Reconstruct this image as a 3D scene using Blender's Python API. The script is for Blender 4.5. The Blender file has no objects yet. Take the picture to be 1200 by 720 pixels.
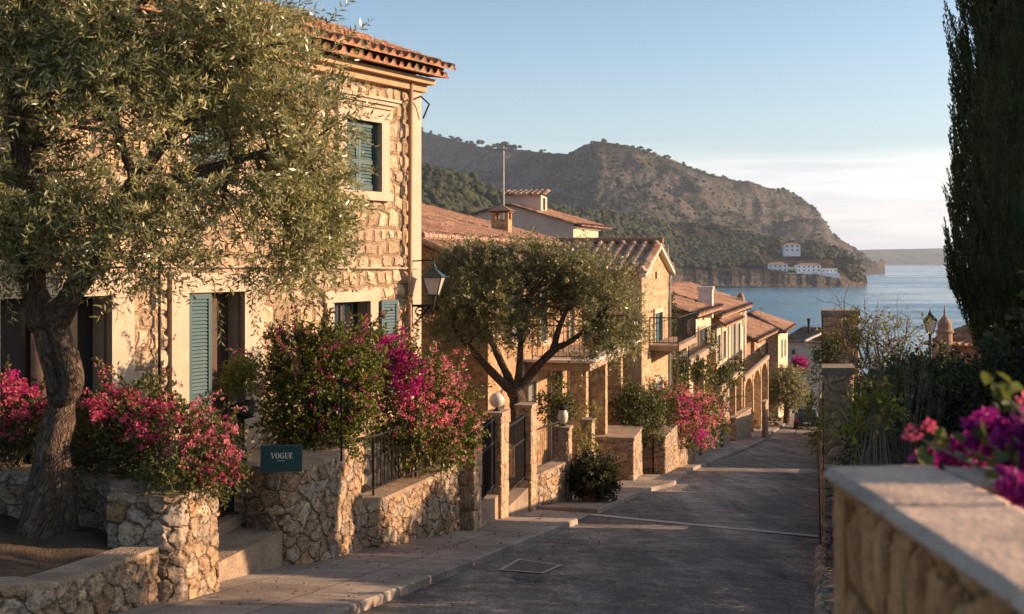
import bpy, bmesh, math, random
import numpy as np
from mathutils import Vector, Matrix
R = math.radians
rng = np.random.default_rng(7)
random.seed(7)
sc = bpy.context.scene
COL = sc.collection

# ------------------------------------------------------------------ camera
F = 1500.0                      # focal length in pixels of the 1200 px wide photograph
cam = bpy.data.cameras.new("camera")
cam.sensor_width = 36.0
cam.lens = 45.0
cam.shift_y = -55.0 / 1200.0
cam.clip_start = 0.05
cam.clip_end = 60000
cam.dof.use_dof = True
cam.dof.focus_distance = 24.0
cam.dof.aperture_fstop = 3.8
co = bpy.data.objects.new("camera", cam)
co.location = (0, 0, 0)
co.rotation_euler = (R(90), 0, 0)
COL.objects.link(co)
sc.camera = co

# ------------------------------------------------------------------ light
SUN_AZ, SUN_EL = 84.0, 14.5     # azimuth clockwise from +Y
sun = bpy.data.lights.new("sun", "SUN")
sun.energy = 5.0
sun.angle = R(0.6)
sun.color = (1.0, 0.67, 0.44)
so = bpy.data.objects.new("sun", sun)
sd = Vector((math.sin(R(SUN_AZ)) * math.cos(R(SUN_EL)), math.cos(R(SUN_AZ)) * math.cos(R(SUN_EL)), math.sin(R(SUN_EL))))
so.rotation_euler = sd.to_track_quat('Z', 'Y').to_euler()
COL.objects.link(so)

world = bpy.data.worlds.new("World")
sc.world = world
world.use_nodes = True
wn = world.node_tree
wn.nodes.clear()
def N(nt, t, **kw):
    n = nt.nodes.new(t)
    for k, v in kw.items():
        setattr(n, k, v)
    return n
sky = N(wn, 'ShaderNodeTexSky', sky_type='NISHITA')
sky.sun_disc = False
sky.sun_elevation = R(SUN_EL)
sky.sun_rotation = R(SUN_AZ)
sky.altitude = 20
sky.air_density = 1.0
sky.dust_density = 0.6
sky.ozone_density = 2.5
bg = N(wn, 'ShaderNodeBackground')
bg.inputs['Strength'].default_value = 0.096
wo = N(wn, 'ShaderNodeOutputWorld')
tc = N(wn, 'ShaderNodeTexCoord')
sep = N(wn, 'ShaderNodeSeparateXYZ')
wn.links.new(tc.outputs['Generated'], sep.inputs[0])
# a low bank of thin cloud above the horizon
mp = N(wn, 'ShaderNodeMapping')
mp.inputs['Scale'].default_value = (2.2, 2.2, 34)
wn.links.new(tc.outputs['Generated'], mp.inputs[0])
nz = N(wn, 'ShaderNodeTexNoise')
nz.inputs['Scale'].default_value = 1.6
nz.inputs['Detail'].default_value = 5
nz.inputs['Roughness'].default_value = 0.55
wn.links.new(mp.outputs[0], nz.inputs['Vector'])
add = N(wn, 'ShaderNodeMath', operation='MULTIPLY_ADD')
add.inputs[1].default_value = 0.045
wn.links.new(nz.outputs['Fac'], add.inputs[0])
wn.links.new(sep.outputs['Z'], add.inputs[2])
mr = N(wn, 'ShaderNodeMapRange', interpolation_type='SMOOTHSTEP')
mr.inputs['From Min'].default_value = 0.118
mr.inputs['From Max'].default_value = 0.085
mr.inputs['To Min'].default_value = 0.0
mr.inputs['To Max'].default_value = 1.0
wn.links.new(add.outputs[0], mr.inputs['Value'])
nz2 = N(wn, 'ShaderNodeTexNoise')
nz2.inputs['Scale'].default_value = 2.6
nz2.inputs['Detail'].default_value = 6
wn.links.new(mp.outputs[0], nz2.inputs['Vector'])
cr = N(wn, 'ShaderNodeValToRGB')
cr.color_ramp.elements[0].position = 0.36
cr.color_ramp.elements[0].color = (0.70, 0.71, 0.74, 1)
cr.color_ramp.elements[1].position = 0.56
cr.color_ramp.elements[1].color = (1.0, 0.95, 0.88, 1)
wn.links.new(nz2.outputs['Fac'], cr.inputs[0])
cm = N(wn, 'ShaderNodeMix', data_type='RGBA', blend_type='MULTIPLY')
cm.inputs['Factor'].default_value = 1.0
cm.inputs[7].default_value = (6.9, 6.95, 7.1, 1)
wn.links.new(cr.outputs[0], cm.inputs[6])
mx = N(wn, 'ShaderNodeMix', data_type='RGBA')
mfac = N(wn, 'ShaderNodeMath', operation='MULTIPLY')
mfac.inputs[1].default_value = 0.85
side = N(wn, 'ShaderNodeMapRange', interpolation_type='SMOOTHSTEP')
side.inputs['From Min'].default_value = -0.05
side.inputs['From Max'].default_value = 0.22
side.inputs['To Min'].default_value = 0.15
wn.links.new(sep.outputs['X'], side.inputs['Value'])
cmul = N(wn, 'ShaderNodeMath', operation='MULTIPLY')
wn.links.new(mr.outputs[0], cmul.inputs[0]); wn.links.new(side.outputs[0], cmul.inputs[1])
wn.links.new(cmul.outputs[0], mfac.inputs[0])
# thin high veil whitening the lower sky
veil = N(wn, 'ShaderNodeMapRange', interpolation_type='SMOOTHSTEP')
veil.inputs['From Min'].default_value = 0.21
veil.inputs['From Max'].default_value = 0.03
veil.inputs['To Max'].default_value = 0.38
wn.links.new(sep.outputs['Z'], veil.inputs['Value'])
vm = N(wn, 'ShaderNodeMix', data_type='RGBA')
wn.links.new(veil.outputs[0], vm.inputs['Factor'])
wn.links.new(sky.outputs[0], vm.inputs[6])
vm.inputs[7].default_value = (3.7, 4.4, 5.1, 1)
wn.links.new(mfac.outputs[0], mx.inputs['Factor'])
wn.links.new(vm.outputs[2], mx.inputs[6])
wn.links.new(cm.outputs[2], mx.inputs[7])
# warm aureole added around the low sun as fill for the shaded faces
dt = N(wn, 'ShaderNodeVectorMath', operation='DOT_PRODUCT')
wn.links.new(tc.outputs['Generated'], dt.inputs[0]); dt.inputs[1].default_value = sd
mxx = N(wn, 'ShaderNodeMath', operation='MAXIMUM'); wn.links.new(dt.outputs['Value'], mxx.inputs[0]); mxx.inputs[1].default_value = 0.0
pw_ = N(wn, 'ShaderNodeMath', operation='POWER'); wn.links.new(mxx.outputs[0], pw_.inputs[0]); pw_.inputs[1].default_value = 4.0
au = N(wn, 'ShaderNodeVectorMath', operation='SCALE'); au.inputs[0].default_value = (5.5, 4.3, 3.1); wn.links.new(pw_.outputs[0], au.inputs['Scale'])
aa = N(wn, 'ShaderNodeVectorMath', operation='ADD'); wn.links.new(mx.outputs[2], aa.inputs[0]); wn.links.new(au.outputs[0], aa.inputs[1])
wn.links.new(aa.outputs[0], bg.inputs[0])
wn.links.new(bg.outputs[0], wo.inputs[0])

sc.view_settings.view_transform = 'Standard'
sc.view_settings.look = 'None'
sc.view_settings.exposure = 1.0
sc.view_settings.gamma = 1.0
sc.view_settings.use_curve_mapping = False
sc.render.engine = 'CYCLES'
sc.cycles.use_denoising = True
sc.cycles.max_bounces = 6
sc.cycles.diffuse_bounces = 3
sc.cycles.glossy_bounces = 2
sc.cycles.transmission_bounces = 4
sc.cycles.transparent_max_bounces = 8
sc.cycles.volume_bounces = 0
sc.cycles.caustics_reflective = False
sc.cycles.caustics_refractive = False

# ------------------------------------------------------------------ helpers
def P(px, py, Y):
    return Vector(((px - 600) / F * Y, Y, (305 - py) / F * Y))

def tag(o, label=None, cat=None, group=None, kind=None):
    if label: o['label'] = label
    if cat: o['category'] = cat
    if group: o['group'] = group
    if kind: o['kind'] = kind
    return o

def empty(name, loc, label=None, cat=None, group=None, rz=0):
    o = bpy.data.objects.new(name, None)
    o.empty_display_size = 0.2
    o.location = loc
    o.rotation_euler = (0, 0, rz)
    COL.objects.link(o)
    return tag(o, label, cat, group)

class MB:
    """collects geometry for ONE mesh object (world coordinates)"""
    def __init__(s):
        s.v = []; s.f = []; s.uv = []; s.mi = []; s.n = 0
    def add(s, verts, faces, uvs=None, mi=0):
        b = s.n
        s.v.extend([tuple(p) for p in verts]); s.n += len(verts)
        for k, fc in enumerate(faces):
            s.f.append(tuple(i + b for i in fc))
            s.mi.append(mi)
            s.uv.append([uvs[i] for i in fc] if uvs is not None else None)
    def quad(s, a, b, c, d, mi=0, uv=None):
        s.add([a, b, c, d], [(0, 1, 2, 3)], uv, mi)
    def box(s, lo, hi, mi=0):
        x0, y0, z0 = lo; x1, y1, z1 = hi
        s.hexa([(x0, y0, z0), (x1, y0, z0), (x1, y1, z0), (x0, y1, z0), (x0, y0, z1), (x1, y0, z1), (x1, y1, z1), (x0, y1, z1)], mi)
    def hexa(s, p, mi=0):
        """8 corners: bottom ring ccw, top ring ccw; box uv in metres"""
        p = [Vector(q) for q in p]
        fs = [(3, 2, 1, 0), (4, 5, 6, 7), (0, 1, 5, 4), (1, 2, 6, 5), (2, 3, 7, 6), (3, 0, 4, 7)]
        off = random.uniform(0, 20)
        for k, fc in enumerate(fs):
            q = [p[i] for i in fc]
            w = (q[1] - q[0]).length; h = (q[3] - q[0]).length
            o2 = off + k * 1.37
            s.add(q, [(0, 1, 2, 3)], [(o2, 0), (o2 + w, 0), (o2 + w, h), (o2, h)], mi)
    def prism(s, plan, z0, z1, mi=0):
        """closed plan polygon (ccw) between heights"""
        n = len(plan)
        u = 0.0
        for i in range(n):
            a = plan[i]; b = plan[(i + 1) % n]
            L = math.hypot(b[0] - a[0], b[1] - a[1])
            s.add([(a[0], a[1], z0), (b[0], b[1], z0), (b[0], b[1], z1), (a[0], a[1], z1)], [(0, 1, 2, 3)],
                  [(u, z0), (u + L, z0), (u + L, z1), (u, z1)], mi)
            u += L
        s.add([(p[0], p[1], z1) for p in plan], [tuple(range(n))], [(p[0], p[1]) for p in plan], mi)
        s.add([(p[0], p[1], z0) for p in plan], [tuple(range(n))[::-1]], [(p[0], p[1]) for p in plan], mi)
    def tube(s, pts, rad, sides=6, mi=0, cap=True):
        pts = [Vector(p) for p in pts]
        if not hasattr(rad, '__len__'): rad = [rad] * len(pts)
        rings = []
        prev = None
        verts = []
        L = 0; uvs = []
        for i, p in enumerate(pts):
            if i: L += (p - pts[i - 1]).length
            d = (pts[min(i + 1, len(pts) - 1)] - pts[max(i - 1, 0)])
            if d.length < 1e-9: d = Vector((0, 0, 1))
            d.normalize()
            if prev is None:
                a = d.cross(Vector((0.31, 0.17, 0.9)))
                if a.length < 0.1: a = d.cross(Vector((1, 0, 0)))
            else:
                a = prev - d * prev.dot(d)
            a.normalize(); prev = a
            b = d.cross(a)
            for k in range(sides):
                t = 2 * math.pi * k / sides
                verts.append(p + (a * math.cos(t) + b * math.sin(t)) * rad[i])
                uvs.append((k / sides * 6.28 * rad[i], L))
        fs = []
        for i in range(len(pts) - 1):
            for k in range(sides):
                k2 = (k + 1) % sides
                fs.append((i * sides + k, i * sides + k2, (i + 1) * sides + k2, (i + 1) * sides + k))
        if cap:
            fs.append(tuple(range(sides))[::-1])
            fs.append(tuple((len(pts) - 1) * sides + k for k in range(sides)))
        s.add(verts, fs, uvs, mi)
    def lathe(s, prof, c, sides=16, mi=0):
        """profile list of (radius, z) about vertical axis at c"""
        verts = []; fs = []; uvs = []
        for (r, z) in prof:
            for k in range(sides):
                t = 2 * math.pi * k / sides
                verts.append((c[0] + r * math.cos(t), c[1] + r * math.sin(t), c[2] + z)); uvs.append((t * r, z))
        for i in range(len(prof) - 1):
            for k in range(sides):
                k2 = (k + 1) % sides
                fs.append((i * sides + k, i * sides + k2, (i + 1) * sides + k2, (i + 1) * sides + k))
        fs.append(tuple(range(sides))[::-1]); fs.append(tuple((len(prof) - 1) * sides + k for k in range(sides)))
        s.add(verts, fs, uvs, mi)
    def build(s, name, mats, parent=None, smooth=False, bevel=0):
        me = bpy.data.meshes.new(name)
        base = parent.matrix_basis.copy() if False else None
        me.from_pydata(s.v, [], s.f)
        if any(u is not None for u in s.uv):
            l = me.uv_layers.new(name="UVMap")
            flat = []
            for fc, u in zip(s.f, s.uv):
                if u is None: u = [(0, 0)] * len(fc)
                for q in u: flat.extend(q[:2])
            l.data.foreach_set('uv', flat)
        if not isinstance(mats, (list, tuple)): mats = [mats]
        for m in mats: me.materials.append(m)
        me.polygons.foreach_set('material_index', s.mi)
        if smooth: me.polygons.foreach_set('use_smooth', [True] * len(s.f))
        me.update()
        return link(name, me, parent, bevel)

def link(name, me, parent=None, bevel=0):
    o = bpy.data.objects.new(name, me)
    COL.objects.link(o)
    if parent is not None:
        o.parent = parent
        g = origin_of(parent)
        o.matrix_parent_inverse = Matrix.Identity(4)
        mw = world_of(parent)
        me.transform(mw.inverted())
    if bevel:
        m = o.modifiers.new('bevel', 'BEVEL'); m.width = bevel; m.segments = 2; m.limit_method = 'ANGLE'
    return o

def origin_of(o): return o.location
def world_of(o):
    m = Matrix.Translation(o.location) @ o.rotation_euler.to_matrix().to_4x4()
    p = o.parent
    while p is not None:
        m = (Matrix.Translation(p.location) @ p.rotation_euler.to_matrix().to_4x4()) @ m
        p = p.parent
    return m

def npmesh(name, V, Fq, mats, parent=None, uv=None, smooth=False, mi=None):
    """numpy mesh: V (n,3), Fq (m,k) constant k"""
    me = bpy.data.meshes.new(name)
    V = np.ascontiguousarray(V, dtype=np.float32); Fq = np.ascontiguousarray(Fq, dtype=np.int32)
    k = Fq.shape[1]; m = len(Fq)
    me.vertices.add(len(V)); me.vertices.foreach_set('co', V.ravel())
    me.loops.add(m * k); me.loops.foreach_set('vertex_index', Fq.ravel())
    me.polygons.add(m)
    me.polygons.foreach_set('loop_start', np.arange(0, m * k, k, dtype=np.int32))
    me.polygons.foreach_set('loop_total', np.full(m, k, dtype=np.int32))
    if uv is not None:
        l = me.uv_layers.new(name="UVMap")
        l.data.foreach_set('uv', np.ascontiguousarray(uv[Fq.ravel()], dtype=np.float32).ravel())
    if not isinstance(mats, (list, tuple)): mats = [mats]
    for q in mats: me.materials.append(q)
    if mi is not None: me.polygons.foreach_set('material_index', np.ascontiguousarray(mi, dtype=np.int32))
    if smooth: me.polygons.foreach_set('use_smooth', np.ones(m, dtype=bool))
    me.update(calc_edges=True)
    me.validate()
    return link(name, me, parent)

def grid_faces(nu, nv):
    i = np.arange(nu - 1)[:, None] * nv + np.arange(nv - 1)[None, :]
    i = i.ravel()
    return np.stack([i, i + nv, i + nv + 1, i + 1], 1)

_lat = np.random.default_rng(3).random((32, 32, 32))
def vnoise(p, seed=0):
    p = np.asarray(p, float) + seed * 7.31
    i = np.floor(p).astype(int); f = p - i
    f = f * f * (3 - 2 * f)
    i &= 31; j = (i + 1) & 31
    x0, y0, z0 = i.T; x1, y1, z1 = j.T; a, b, c = f.T
    L = _lat
    return ((L[x0, y0, z0] * (1 - a) + L[x1, y0, z0] * a) * (1 - b) + (L[x0, y1, z0] * (1 - a) + L[x1, y1, z0] * a) * b) * (1 - c) + \
           ((L[x0, y0, z1] * (1 - a) + L[x1, y0, z1] * a) * (1 - b) + (L[x0, y1, z1] * (1 - a) + L[x1, y1, z1] * a) * b) * c
def fbm(p, octv=5, seed=0, ridged=False):
    p = np.asarray(p, float); s = 0; a = 0.5; t = 0
    for k in range(octv):
        q = vnoise(p, seed + k)
        if ridged: q = 1 - np.abs(2 * q - 1)
        s = s + a * q; t += a; a *= 0.5; p = p * 2.03
    return s / t

# ------------------------------------------------------------------ materials
def newmat(name):
    m = bpy.data.materials.new(name); m.use_nodes = True
    nt = m.node_tree
    b = nt.nodes['Principled BSDF']
    b.inputs['Specular IOR Level'].default_value = 0.3
    return m, nt, b
def ramp(nt, cols, pos=None, interp='LINEAR'):
    r = N(nt, 'ShaderNodeValToRGB'); r.color_ramp.interpolation = interp
    el = r.color_ramp.elements
    n = len(cols)
    while len(el) < n: el.new(0.5)
    for i, c in enumerate(cols):
        el[i].position = pos[i] if pos else i / max(1, n - 1)
    for i, c in enumerate(cols):
        el[i].color = (*c, 1)
    return r
def mixc(nt, a, b, fac, blend='MIX'):
    m = N(nt, 'ShaderNodeMix', data_type='RGBA', blend_type=blend)
    for sock, v in ((m.inputs['Factor'], fac), (m.inputs[6], a), (m.inputs[7], b)):
        if isinstance(v, bpy.types.NodeSocket): nt.links.new(v, sock)
        elif isinstance(v, (int, float)): sock.default_value = v
        else: sock.default_value = (*v, 1)
    return m.outputs[2]
def mth(nt, op, a, b=None, c=None):
    m = N(nt, 'ShaderNodeMath', operation=op)
    for i, v in enumerate((a, b, c)):
        if v is None: continue
        if isinstance(v, bpy.types.NodeSocket): nt.links.new(v, m.inputs[i])
        else: m.inputs[i].default_value = v
    return m.outputs[0]
def noise(nt, vec, scale, detail=4, rough=0.55, dim='3D'):
    n = N(nt, 'ShaderNodeTexNoise'); n.noise_dimensions = dim
    n.inputs['Scale'].default_value = scale; n.inputs['Detail'].default_value = detail; n.inputs['Roughness'].default_value = rough
    if vec is not None: nt.links.new(vec, n.inputs['Vector'])
    return n
def mrange(nt, v, a, b, c=0.0, d=1.0, smooth=True):
    m = N(nt, 'ShaderNodeMapRange', interpolation_type='SMOOTHSTEP' if smooth else 'LINEAR')
    nt.links.new(v, m.inputs['Value'])
    for k, x in zip(('From Min', 'From Max', 'To Min', 'To Max'), (a, b, c, d)): m.inputs[k].default_value = x
    return m.outputs[0]
def bump(nt, b, h, strength=0.5, dist=0.02):
    n = N(nt, 'ShaderNodeBump'); n.inputs['Strength'].default_value = strength; n.inputs['Distance'].default_value = dist
    nt.links.new(h, n.inputs['Height']); nt.links.new(n.outputs[0], b.inputs['Normal'])

def simple(name, col, rough=0.7, var=0.25, scale=3.0, bmp=0.3, bdist=0.01, metal=0.0, spec=0.3, dirt=None):
    m, nt, b = newmat(name)
    t = N(nt, 'ShaderNodeTexCoord')
    g = N(nt, 'ShaderNodeNewGeometry')
    n = noise(nt, g.outputs['Position'], scale, 6)
    n2 = noise(nt, g.outputs['Position'], scale * 9, 4)
    f = mth(nt, 'ADD', mth(nt, 'MULTIPLY', n.outputs['Fac'], 0.65), mth(nt, 'MULTIPLY', n2.outputs['Fac'], 0.35))
    c = ramp(nt, [tuple(x * (1 - var) for x in col), col, tuple(min(1, x * (1 + var)) for x in col)], [0.3, 0.5, 0.7])
    nt.links.new(f, c.inputs[0])
    o = c.outputs[0]
    if dirt:
        n3 = noise(nt, g.outputs['Position'], scale * 0.35, 5)
        o = mixc(nt, o, dirt, mrange(nt, n3.outputs['Fac'], 0.5, 0.72, 0, 0.6))
    nt.links.new(o, b.inputs['Base Color'])
    b.inputs['Roughness'].default_value = rough
    b.inputs['Metallic'].default_value = metal
    b.inputs['Specular IOR Level'].default_value = spec
    if bmp: bump(nt, b, n2.outputs['Fac'], bmp, bdist)
    return m

def stone(name, sx, sy, cols, mortar, disp=0.0, rand=0.8, e0=0.02, e1=0.14, warp=0.22, bumpd=0.03, mw=0.05, dark=None, grain=0.28):
    m, nt, b = newmat(name)
    t = N(nt, 'ShaderNodeTexCoord')
    mp = N(nt, 'ShaderNodeMapping'); mp.inputs['Scale'].default_value = (sx, sy, 1)
    nt.links.new(t.outputs['UV'], mp.inputs[0])
    w = noise(nt, mp.outputs[0], 1.1, 3, 0.5, '2D')
    sub = N(nt, 'ShaderNodeVectorMath', operation='SUBTRACT'); nt.links.new(w.outputs['Color'], sub.inputs[0]); sub.inputs[1].default_value = (.5, .5, .5)
    scl = N(nt, 'ShaderNodeVectorMath', operation='SCALE'); nt.links.new(sub.outputs[0], scl.inputs[0]); scl.inputs['Scale'].default_value = warp * 2.5
    ad = N(nt, 'ShaderNodeVectorMath', operation='ADD'); nt.links.new(mp.outputs[0], ad.inputs[0]); nt.links.new(scl.outputs[0], ad.inputs[1])
    def vor(feat):
        v = N(nt, 'ShaderNodeTexVoronoi'); v.voronoi_dimensions = '2D'; v.feature = feat
        v.inputs['Scale'].default_value = 1.0; v.inputs['Randomness'].default_value = rand
        nt.links.new(ad.outputs[0], v.inputs['Vector']); return v
    vc = vor('F1'); ve = vor('DISTANCE_TO_EDGE')
    sp = N(nt, 'ShaderNodeSeparateColor'); nt.links.new(vc.outputs['Color'], sp.inputs[0])
    cr = ramp(nt, cols); nt.links.new(sp.outputs[0], cr.inputs[0])
    fine = noise(nt, mp.outputs[0], 7, 7, 0.65, '2D')
    med = noise(nt, mp.outputs[0], 2.2, 5, 0.6, '2D')
    mot = mrange(nt, mth(nt, 'ADD', mth(nt, 'MULTIPLY', fine.outputs['Fac'], .5), mth(nt, 'MULTIPLY', med.outputs['Fac'], .5)), .35, .65, 1 - 1.4 * grain, 1 + grain)
    cc = mixc(nt, cr.outputs[0], mot, 1.0, 'MULTIPLY')
    big = noise(nt, t.outputs['UV'], 0.6, 4, 0.6, '2D')
    if dark:
        cc = mixc(nt, cc, dark, mrange(nt, big.outputs['Fac'], .52, .7, 0, .65))
    mm = mrange(nt, ve.outputs['Distance'], mw * 0.4, mw)
    mcol = mixc(nt, mortar, mot, 1.0, 'MULTIPLY')
    nt.links.new(mixc(nt, mcol, cc, mm), b.inputs['Base Color'])
    b.inputs['Roughness'].default_value = 0.85
    b.inputs['Specular IOR Level'].default_value = 0.2
    h = mrange(nt, ve.outputs['Distance'], e0, e1)
    h = mth(nt, 'MULTIPLY', h, mth(nt, 'MULTIPLY_ADD', sp.outputs[1], 0.6, 0.4))
    h = mth(nt, 'ADD', h, mth(nt, 'MULTIPLY', med.outputs['Fac'], 0.45))
    h = mth(nt, 'ADD', h, mth(nt, 'MULTIPLY', fine.outputs['Fac'], 0.22))
    if disp:
        d = N(nt, 'ShaderNodeDisplacement'); d.inputs['Midlevel'].default_value = 0.35; d.inputs['Scale'].default_value = disp
        nt.links.new(h, d.inputs['Height'])
        nt.links.new(d.outputs[0], nt.nodes['Material Output'].inputs['Displacement'])
        m.displacement_method = 'BOTH'
    else:
        bump(nt, b, h, 1.0, bumpd)
    return m

def ashlar(name, bw, rh, c1, c2, mortar, disp):
    m, nt, b = newmat(name)
    t = N(nt, 'ShaderNodeTexCoord')
    def warp(vec, sc_, amp):
        w = noise(nt, vec, sc_, 2, .5, '2D')
        s_ = N(nt, 'ShaderNodeVectorMath', operation='SUBTRACT'); nt.links.new(w.outputs['Color'], s_.inputs[0]); s_.inputs[1].default_value = (.5, .5, .5)
        k = N(nt, 'ShaderNodeVectorMath', operation='SCALE'); nt.links.new(s_.outputs[0], k.inputs[0]); k.inputs['Scale'].default_value = amp
        a_ = N(nt, 'ShaderNodeVectorMath', operation='ADD'); nt.links.new(vec, a_.inputs[0]); nt.links.new(k.outputs[0], a_.inputs[1]); return a_.outputs[0]
    v = warp(warp(t.outputs['UV'], .9, .38), 3.4, .13)
    def brick(sm, ms):
        br = N(nt, 'ShaderNodeTexBrick'); nt.links.new(v, br.inputs['Vector']); br.offset = .5; br.squash = .72; br.squash_frequency = 3
        br.inputs['Scale'].default_value = 1; br.inputs['Brick Width'].default_value = bw; br.inputs['Row Height'].default_value = rh
        br.inputs['Mortar Size'].default_value = ms; br.inputs['Mortar Smooth'].default_value = sm; return br
    b1 = brick(.55, .06); b2 = brick(.5, .03)
    b1.inputs['Color1'].default_value = (0, 0, 0, 1); b1.inputs['Color2'].default_value = (1, 1, 1, 1); b1.inputs['Mortar'].default_value = (.5, .5, .5, 1)
    rnd = N(nt, 'ShaderNodeSeparateColor'); b3 = brick(0.0, .0); b3.inputs['Color1'].default_value = (0, 0, 0, 1); b3.inputs['Color2'].default_value = (1, 1, 1, 1); nt.links.new(b3.outputs['Color'], rnd.inputs[0])
    fine = noise(nt, t.outputs['UV'], 17, 7, .68, '2D'); med = noise(nt, t.outputs['UV'], 5.5, 5, .6, '2D'); big = noise(nt, t.outputs['UV'], .55, 4, .6, '2D')
    cr = ramp(nt, [c1, tuple((x + y) / 2 for x, y in zip(c1, c2)), (c2[0] * 1.05, c2[1] * .93, c2[2] * .82), c2, (c1[0] * .95, c1[1], c1[2] * 1.15)], [0, .3, .55, .8, 1]); nt.links.new(rnd.outputs[0], cr.inputs[0])
    mot = mrange(nt, mth(nt, 'ADD', mth(nt, 'MULTIPLY', fine.outputs['Fac'], .5), mth(nt, 'MULTIPLY', med.outputs['Fac'], .5)), .35, .65, .66, 1.26)
    o = mixc(nt, cr.outputs[0], mot, 1.0, 'MULTIPLY')
    o = mixc(nt, o, (.30, .22, .145), mrange(nt, big.outputs['Fac'], .54, .72, 0, .5))
    o = mixc(nt, o, mixc(nt, mortar, mot, 1.0, 'MULTIPLY'), b2.outputs['Fac'])
    nt.links.new(o, b.inputs['Base Color']); b.inputs['Roughness'].default_value = .88; b.inputs['Specular IOR Level'].default_value = .15
    h = mth(nt, 'SUBTRACT', 1.0, b1.outputs['Fac'])
    h = mth(nt, 'MULTIPLY', h, mth(nt, 'MULTIPLY_ADD', rnd.outputs[0], .45, .55))
    h = mth(nt, 'ADD', h, mth(nt, 'MULTIPLY', med.outputs['Fac'], .55)); h = mth(nt, 'ADD', h, mth(nt, 'MULTIPLY', fine.outputs['Fac'], .30))
    d = N(nt, 'ShaderNodeDisplacement'); d.inputs['Midlevel'].default_value = .4; d.inputs['Scale'].default_value = disp
    nt.links.new(h, d.inputs['Height']); nt.links.new(d.outputs[0], nt.nodes['Material Output'].inputs['Displacement']); m.displacement_method = 'BOTH'
    return m

def tilemat(name, cols, lichen=(0.30, 0.24, 0.14)):
    m, nt, b = newmat(name)
    t = N(nt, 'ShaderNodeTexCoord')
    fl = N(nt, 'ShaderNodeVectorMath', operation='FLOOR'); nt.links.new(t.outputs['UV'], fl.inputs[0])
    wn_ = N(nt, 'ShaderNodeTexWhiteNoise', noise_dimensions='2D'); nt.links.new(fl.outputs[0], wn_.inputs['Vector'])
    c = ramp(nt, cols); nt.links.new(wn_.outputs['Value'], c.inputs[0])
    g = N(nt, 'ShaderNodeNewGeometry')
    n = noise(nt, g.outputs['Position'], 2.0, 6, 0.65); n2 = noise(nt, g.outputs['Position'], 22, 4)
    o = mixc(nt, c.outputs[0], lichen, mrange(nt, n.outputs['Fac'], .5, .7, 0, .7))
    o = mixc(nt, o, mrange(nt, n2.outputs['Fac'], .3, .7, .6, 1.25), 1.0, 'MULTIPLY')
    nt.links.new(o, b.inputs['Base Color'])
    b.inputs['Roughness'].default_value = .8
    bump(nt, b, n2.outputs['Fac'], .4, .01)
    return m

def leafmat(name, cols, trans=0.3, rough=0.5, spec=0.4, tcol=None, vary=0.0):
    m, nt, b = newmat(name)
    g = N(nt, 'ShaderNodeNewGeometry')
    c = ramp(nt, cols); nt.links.new(g.outputs['Random Per Island'], c.inputs[0])
    o = c.outputs[0]
    n = noise(nt, g.outputs['Position'], 1.3, 3)
    o = mixc(nt, o, mrange(nt, n.outputs['Fac'], .3, .7, .75, 1.3), 1.0, 'MULTIPLY')
    nt.links.new(o, b.inputs['Base Color'])
    b.inputs['Roughness'].default_value = rough; b.inputs['Specular IOR Level'].default_value = spec
    tr = N(nt, 'ShaderNodeBsdfTranslucent')
    if tcol: nt.links.new(mixc(nt, o, tcol, 1.0, 'MULTIPLY'), tr.inputs[0])
    else: nt.links.new(o, tr.inputs[0])
    ms = N(nt, 'ShaderNodeMixShader'); ms.inputs[0].default_value = trans
    nt.links.new(b.outputs[0], ms.inputs[1]); nt.links.new(tr.outputs[0], ms.inputs[2])
    nt.links.new(ms.outputs[0], nt.nodes['Material Output'].inputs['Surface'])
    return m

ST = [(.20, .13, .075), (.40, .28, .17), (.30, .20, .115), (.47, .36, .235), (.24, .19, .145), (.40, .25, .13), (.34, .29, .23), (.26, .16, .08)]
M = {}
M['stone_house'] = ashlar('stone_house', .37, .285, (.36, .25, .15), (.56, .43, .29), (.24, .175, .11), .05)
M['stone_rubble'] = stone('stone_rubble', 3.9, 4.9, ST, (.19, .135, .085), disp=.04, rand=.92, e0=.01, e1=.12, mw=.055, warp=.34, grain=.42)
M['stone_block'] = stone('stone_block', 2.1, 3.0, ST, (.25, .17, .10), disp=.04, rand=.45, e0=.0, e1=.10, mw=.04)
M['stone_post'] = stone('stone_post', 2.6, 2.6, [(.33, .23, .14), (.44, .32, .20), (.37, .26, .16), (.40, .28, .17)], (.26, .18, .11), disp=.028, rand=.5, e1=.10, mw=.035)
M['stone_far'] = stone('stone_far', 2.0, 2.6, [(.36, .24, .125), (.48, .34, .19), (.42, .28, .15), (.52, .38, .23)], (.38, .27, .16), rand=.7, bumpd=.05, mw=.06)
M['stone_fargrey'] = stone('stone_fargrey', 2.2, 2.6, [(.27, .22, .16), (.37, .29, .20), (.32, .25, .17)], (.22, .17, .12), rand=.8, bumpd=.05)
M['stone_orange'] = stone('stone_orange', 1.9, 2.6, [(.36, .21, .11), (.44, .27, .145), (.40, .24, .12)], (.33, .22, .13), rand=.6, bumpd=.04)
M['stone_warm'] = stone('stone_warm', 3.6, 5.6, [(.50, .30, .16), (.62, .40, .235), (.54, .33, .18), (.46, .28, .15)], (.36, .23, .13), disp=.022, rand=.6, e1=.10, mw=.04)
M['coping'] = simple('coping', (.33, .245, .165), .9, .36, 3.2, 1.0, .03, dirt=(.17, .125, .085))
M['cap'] = simple('cap', (.50, .365, .26), .8, .34, 6.5, .8, .006, dirt=(.24, .185, .145))
M['plaster_white'] = simple('plaster_white', (.62, .54, .44), .85, .12, 2, .3, .01, dirt=(.45, .36, .26))
M['trim'] = simple('trim', (.50, .39, .275), .85, .12, 3, .3, .008, dirt=(.42, .33, .23))
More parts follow.
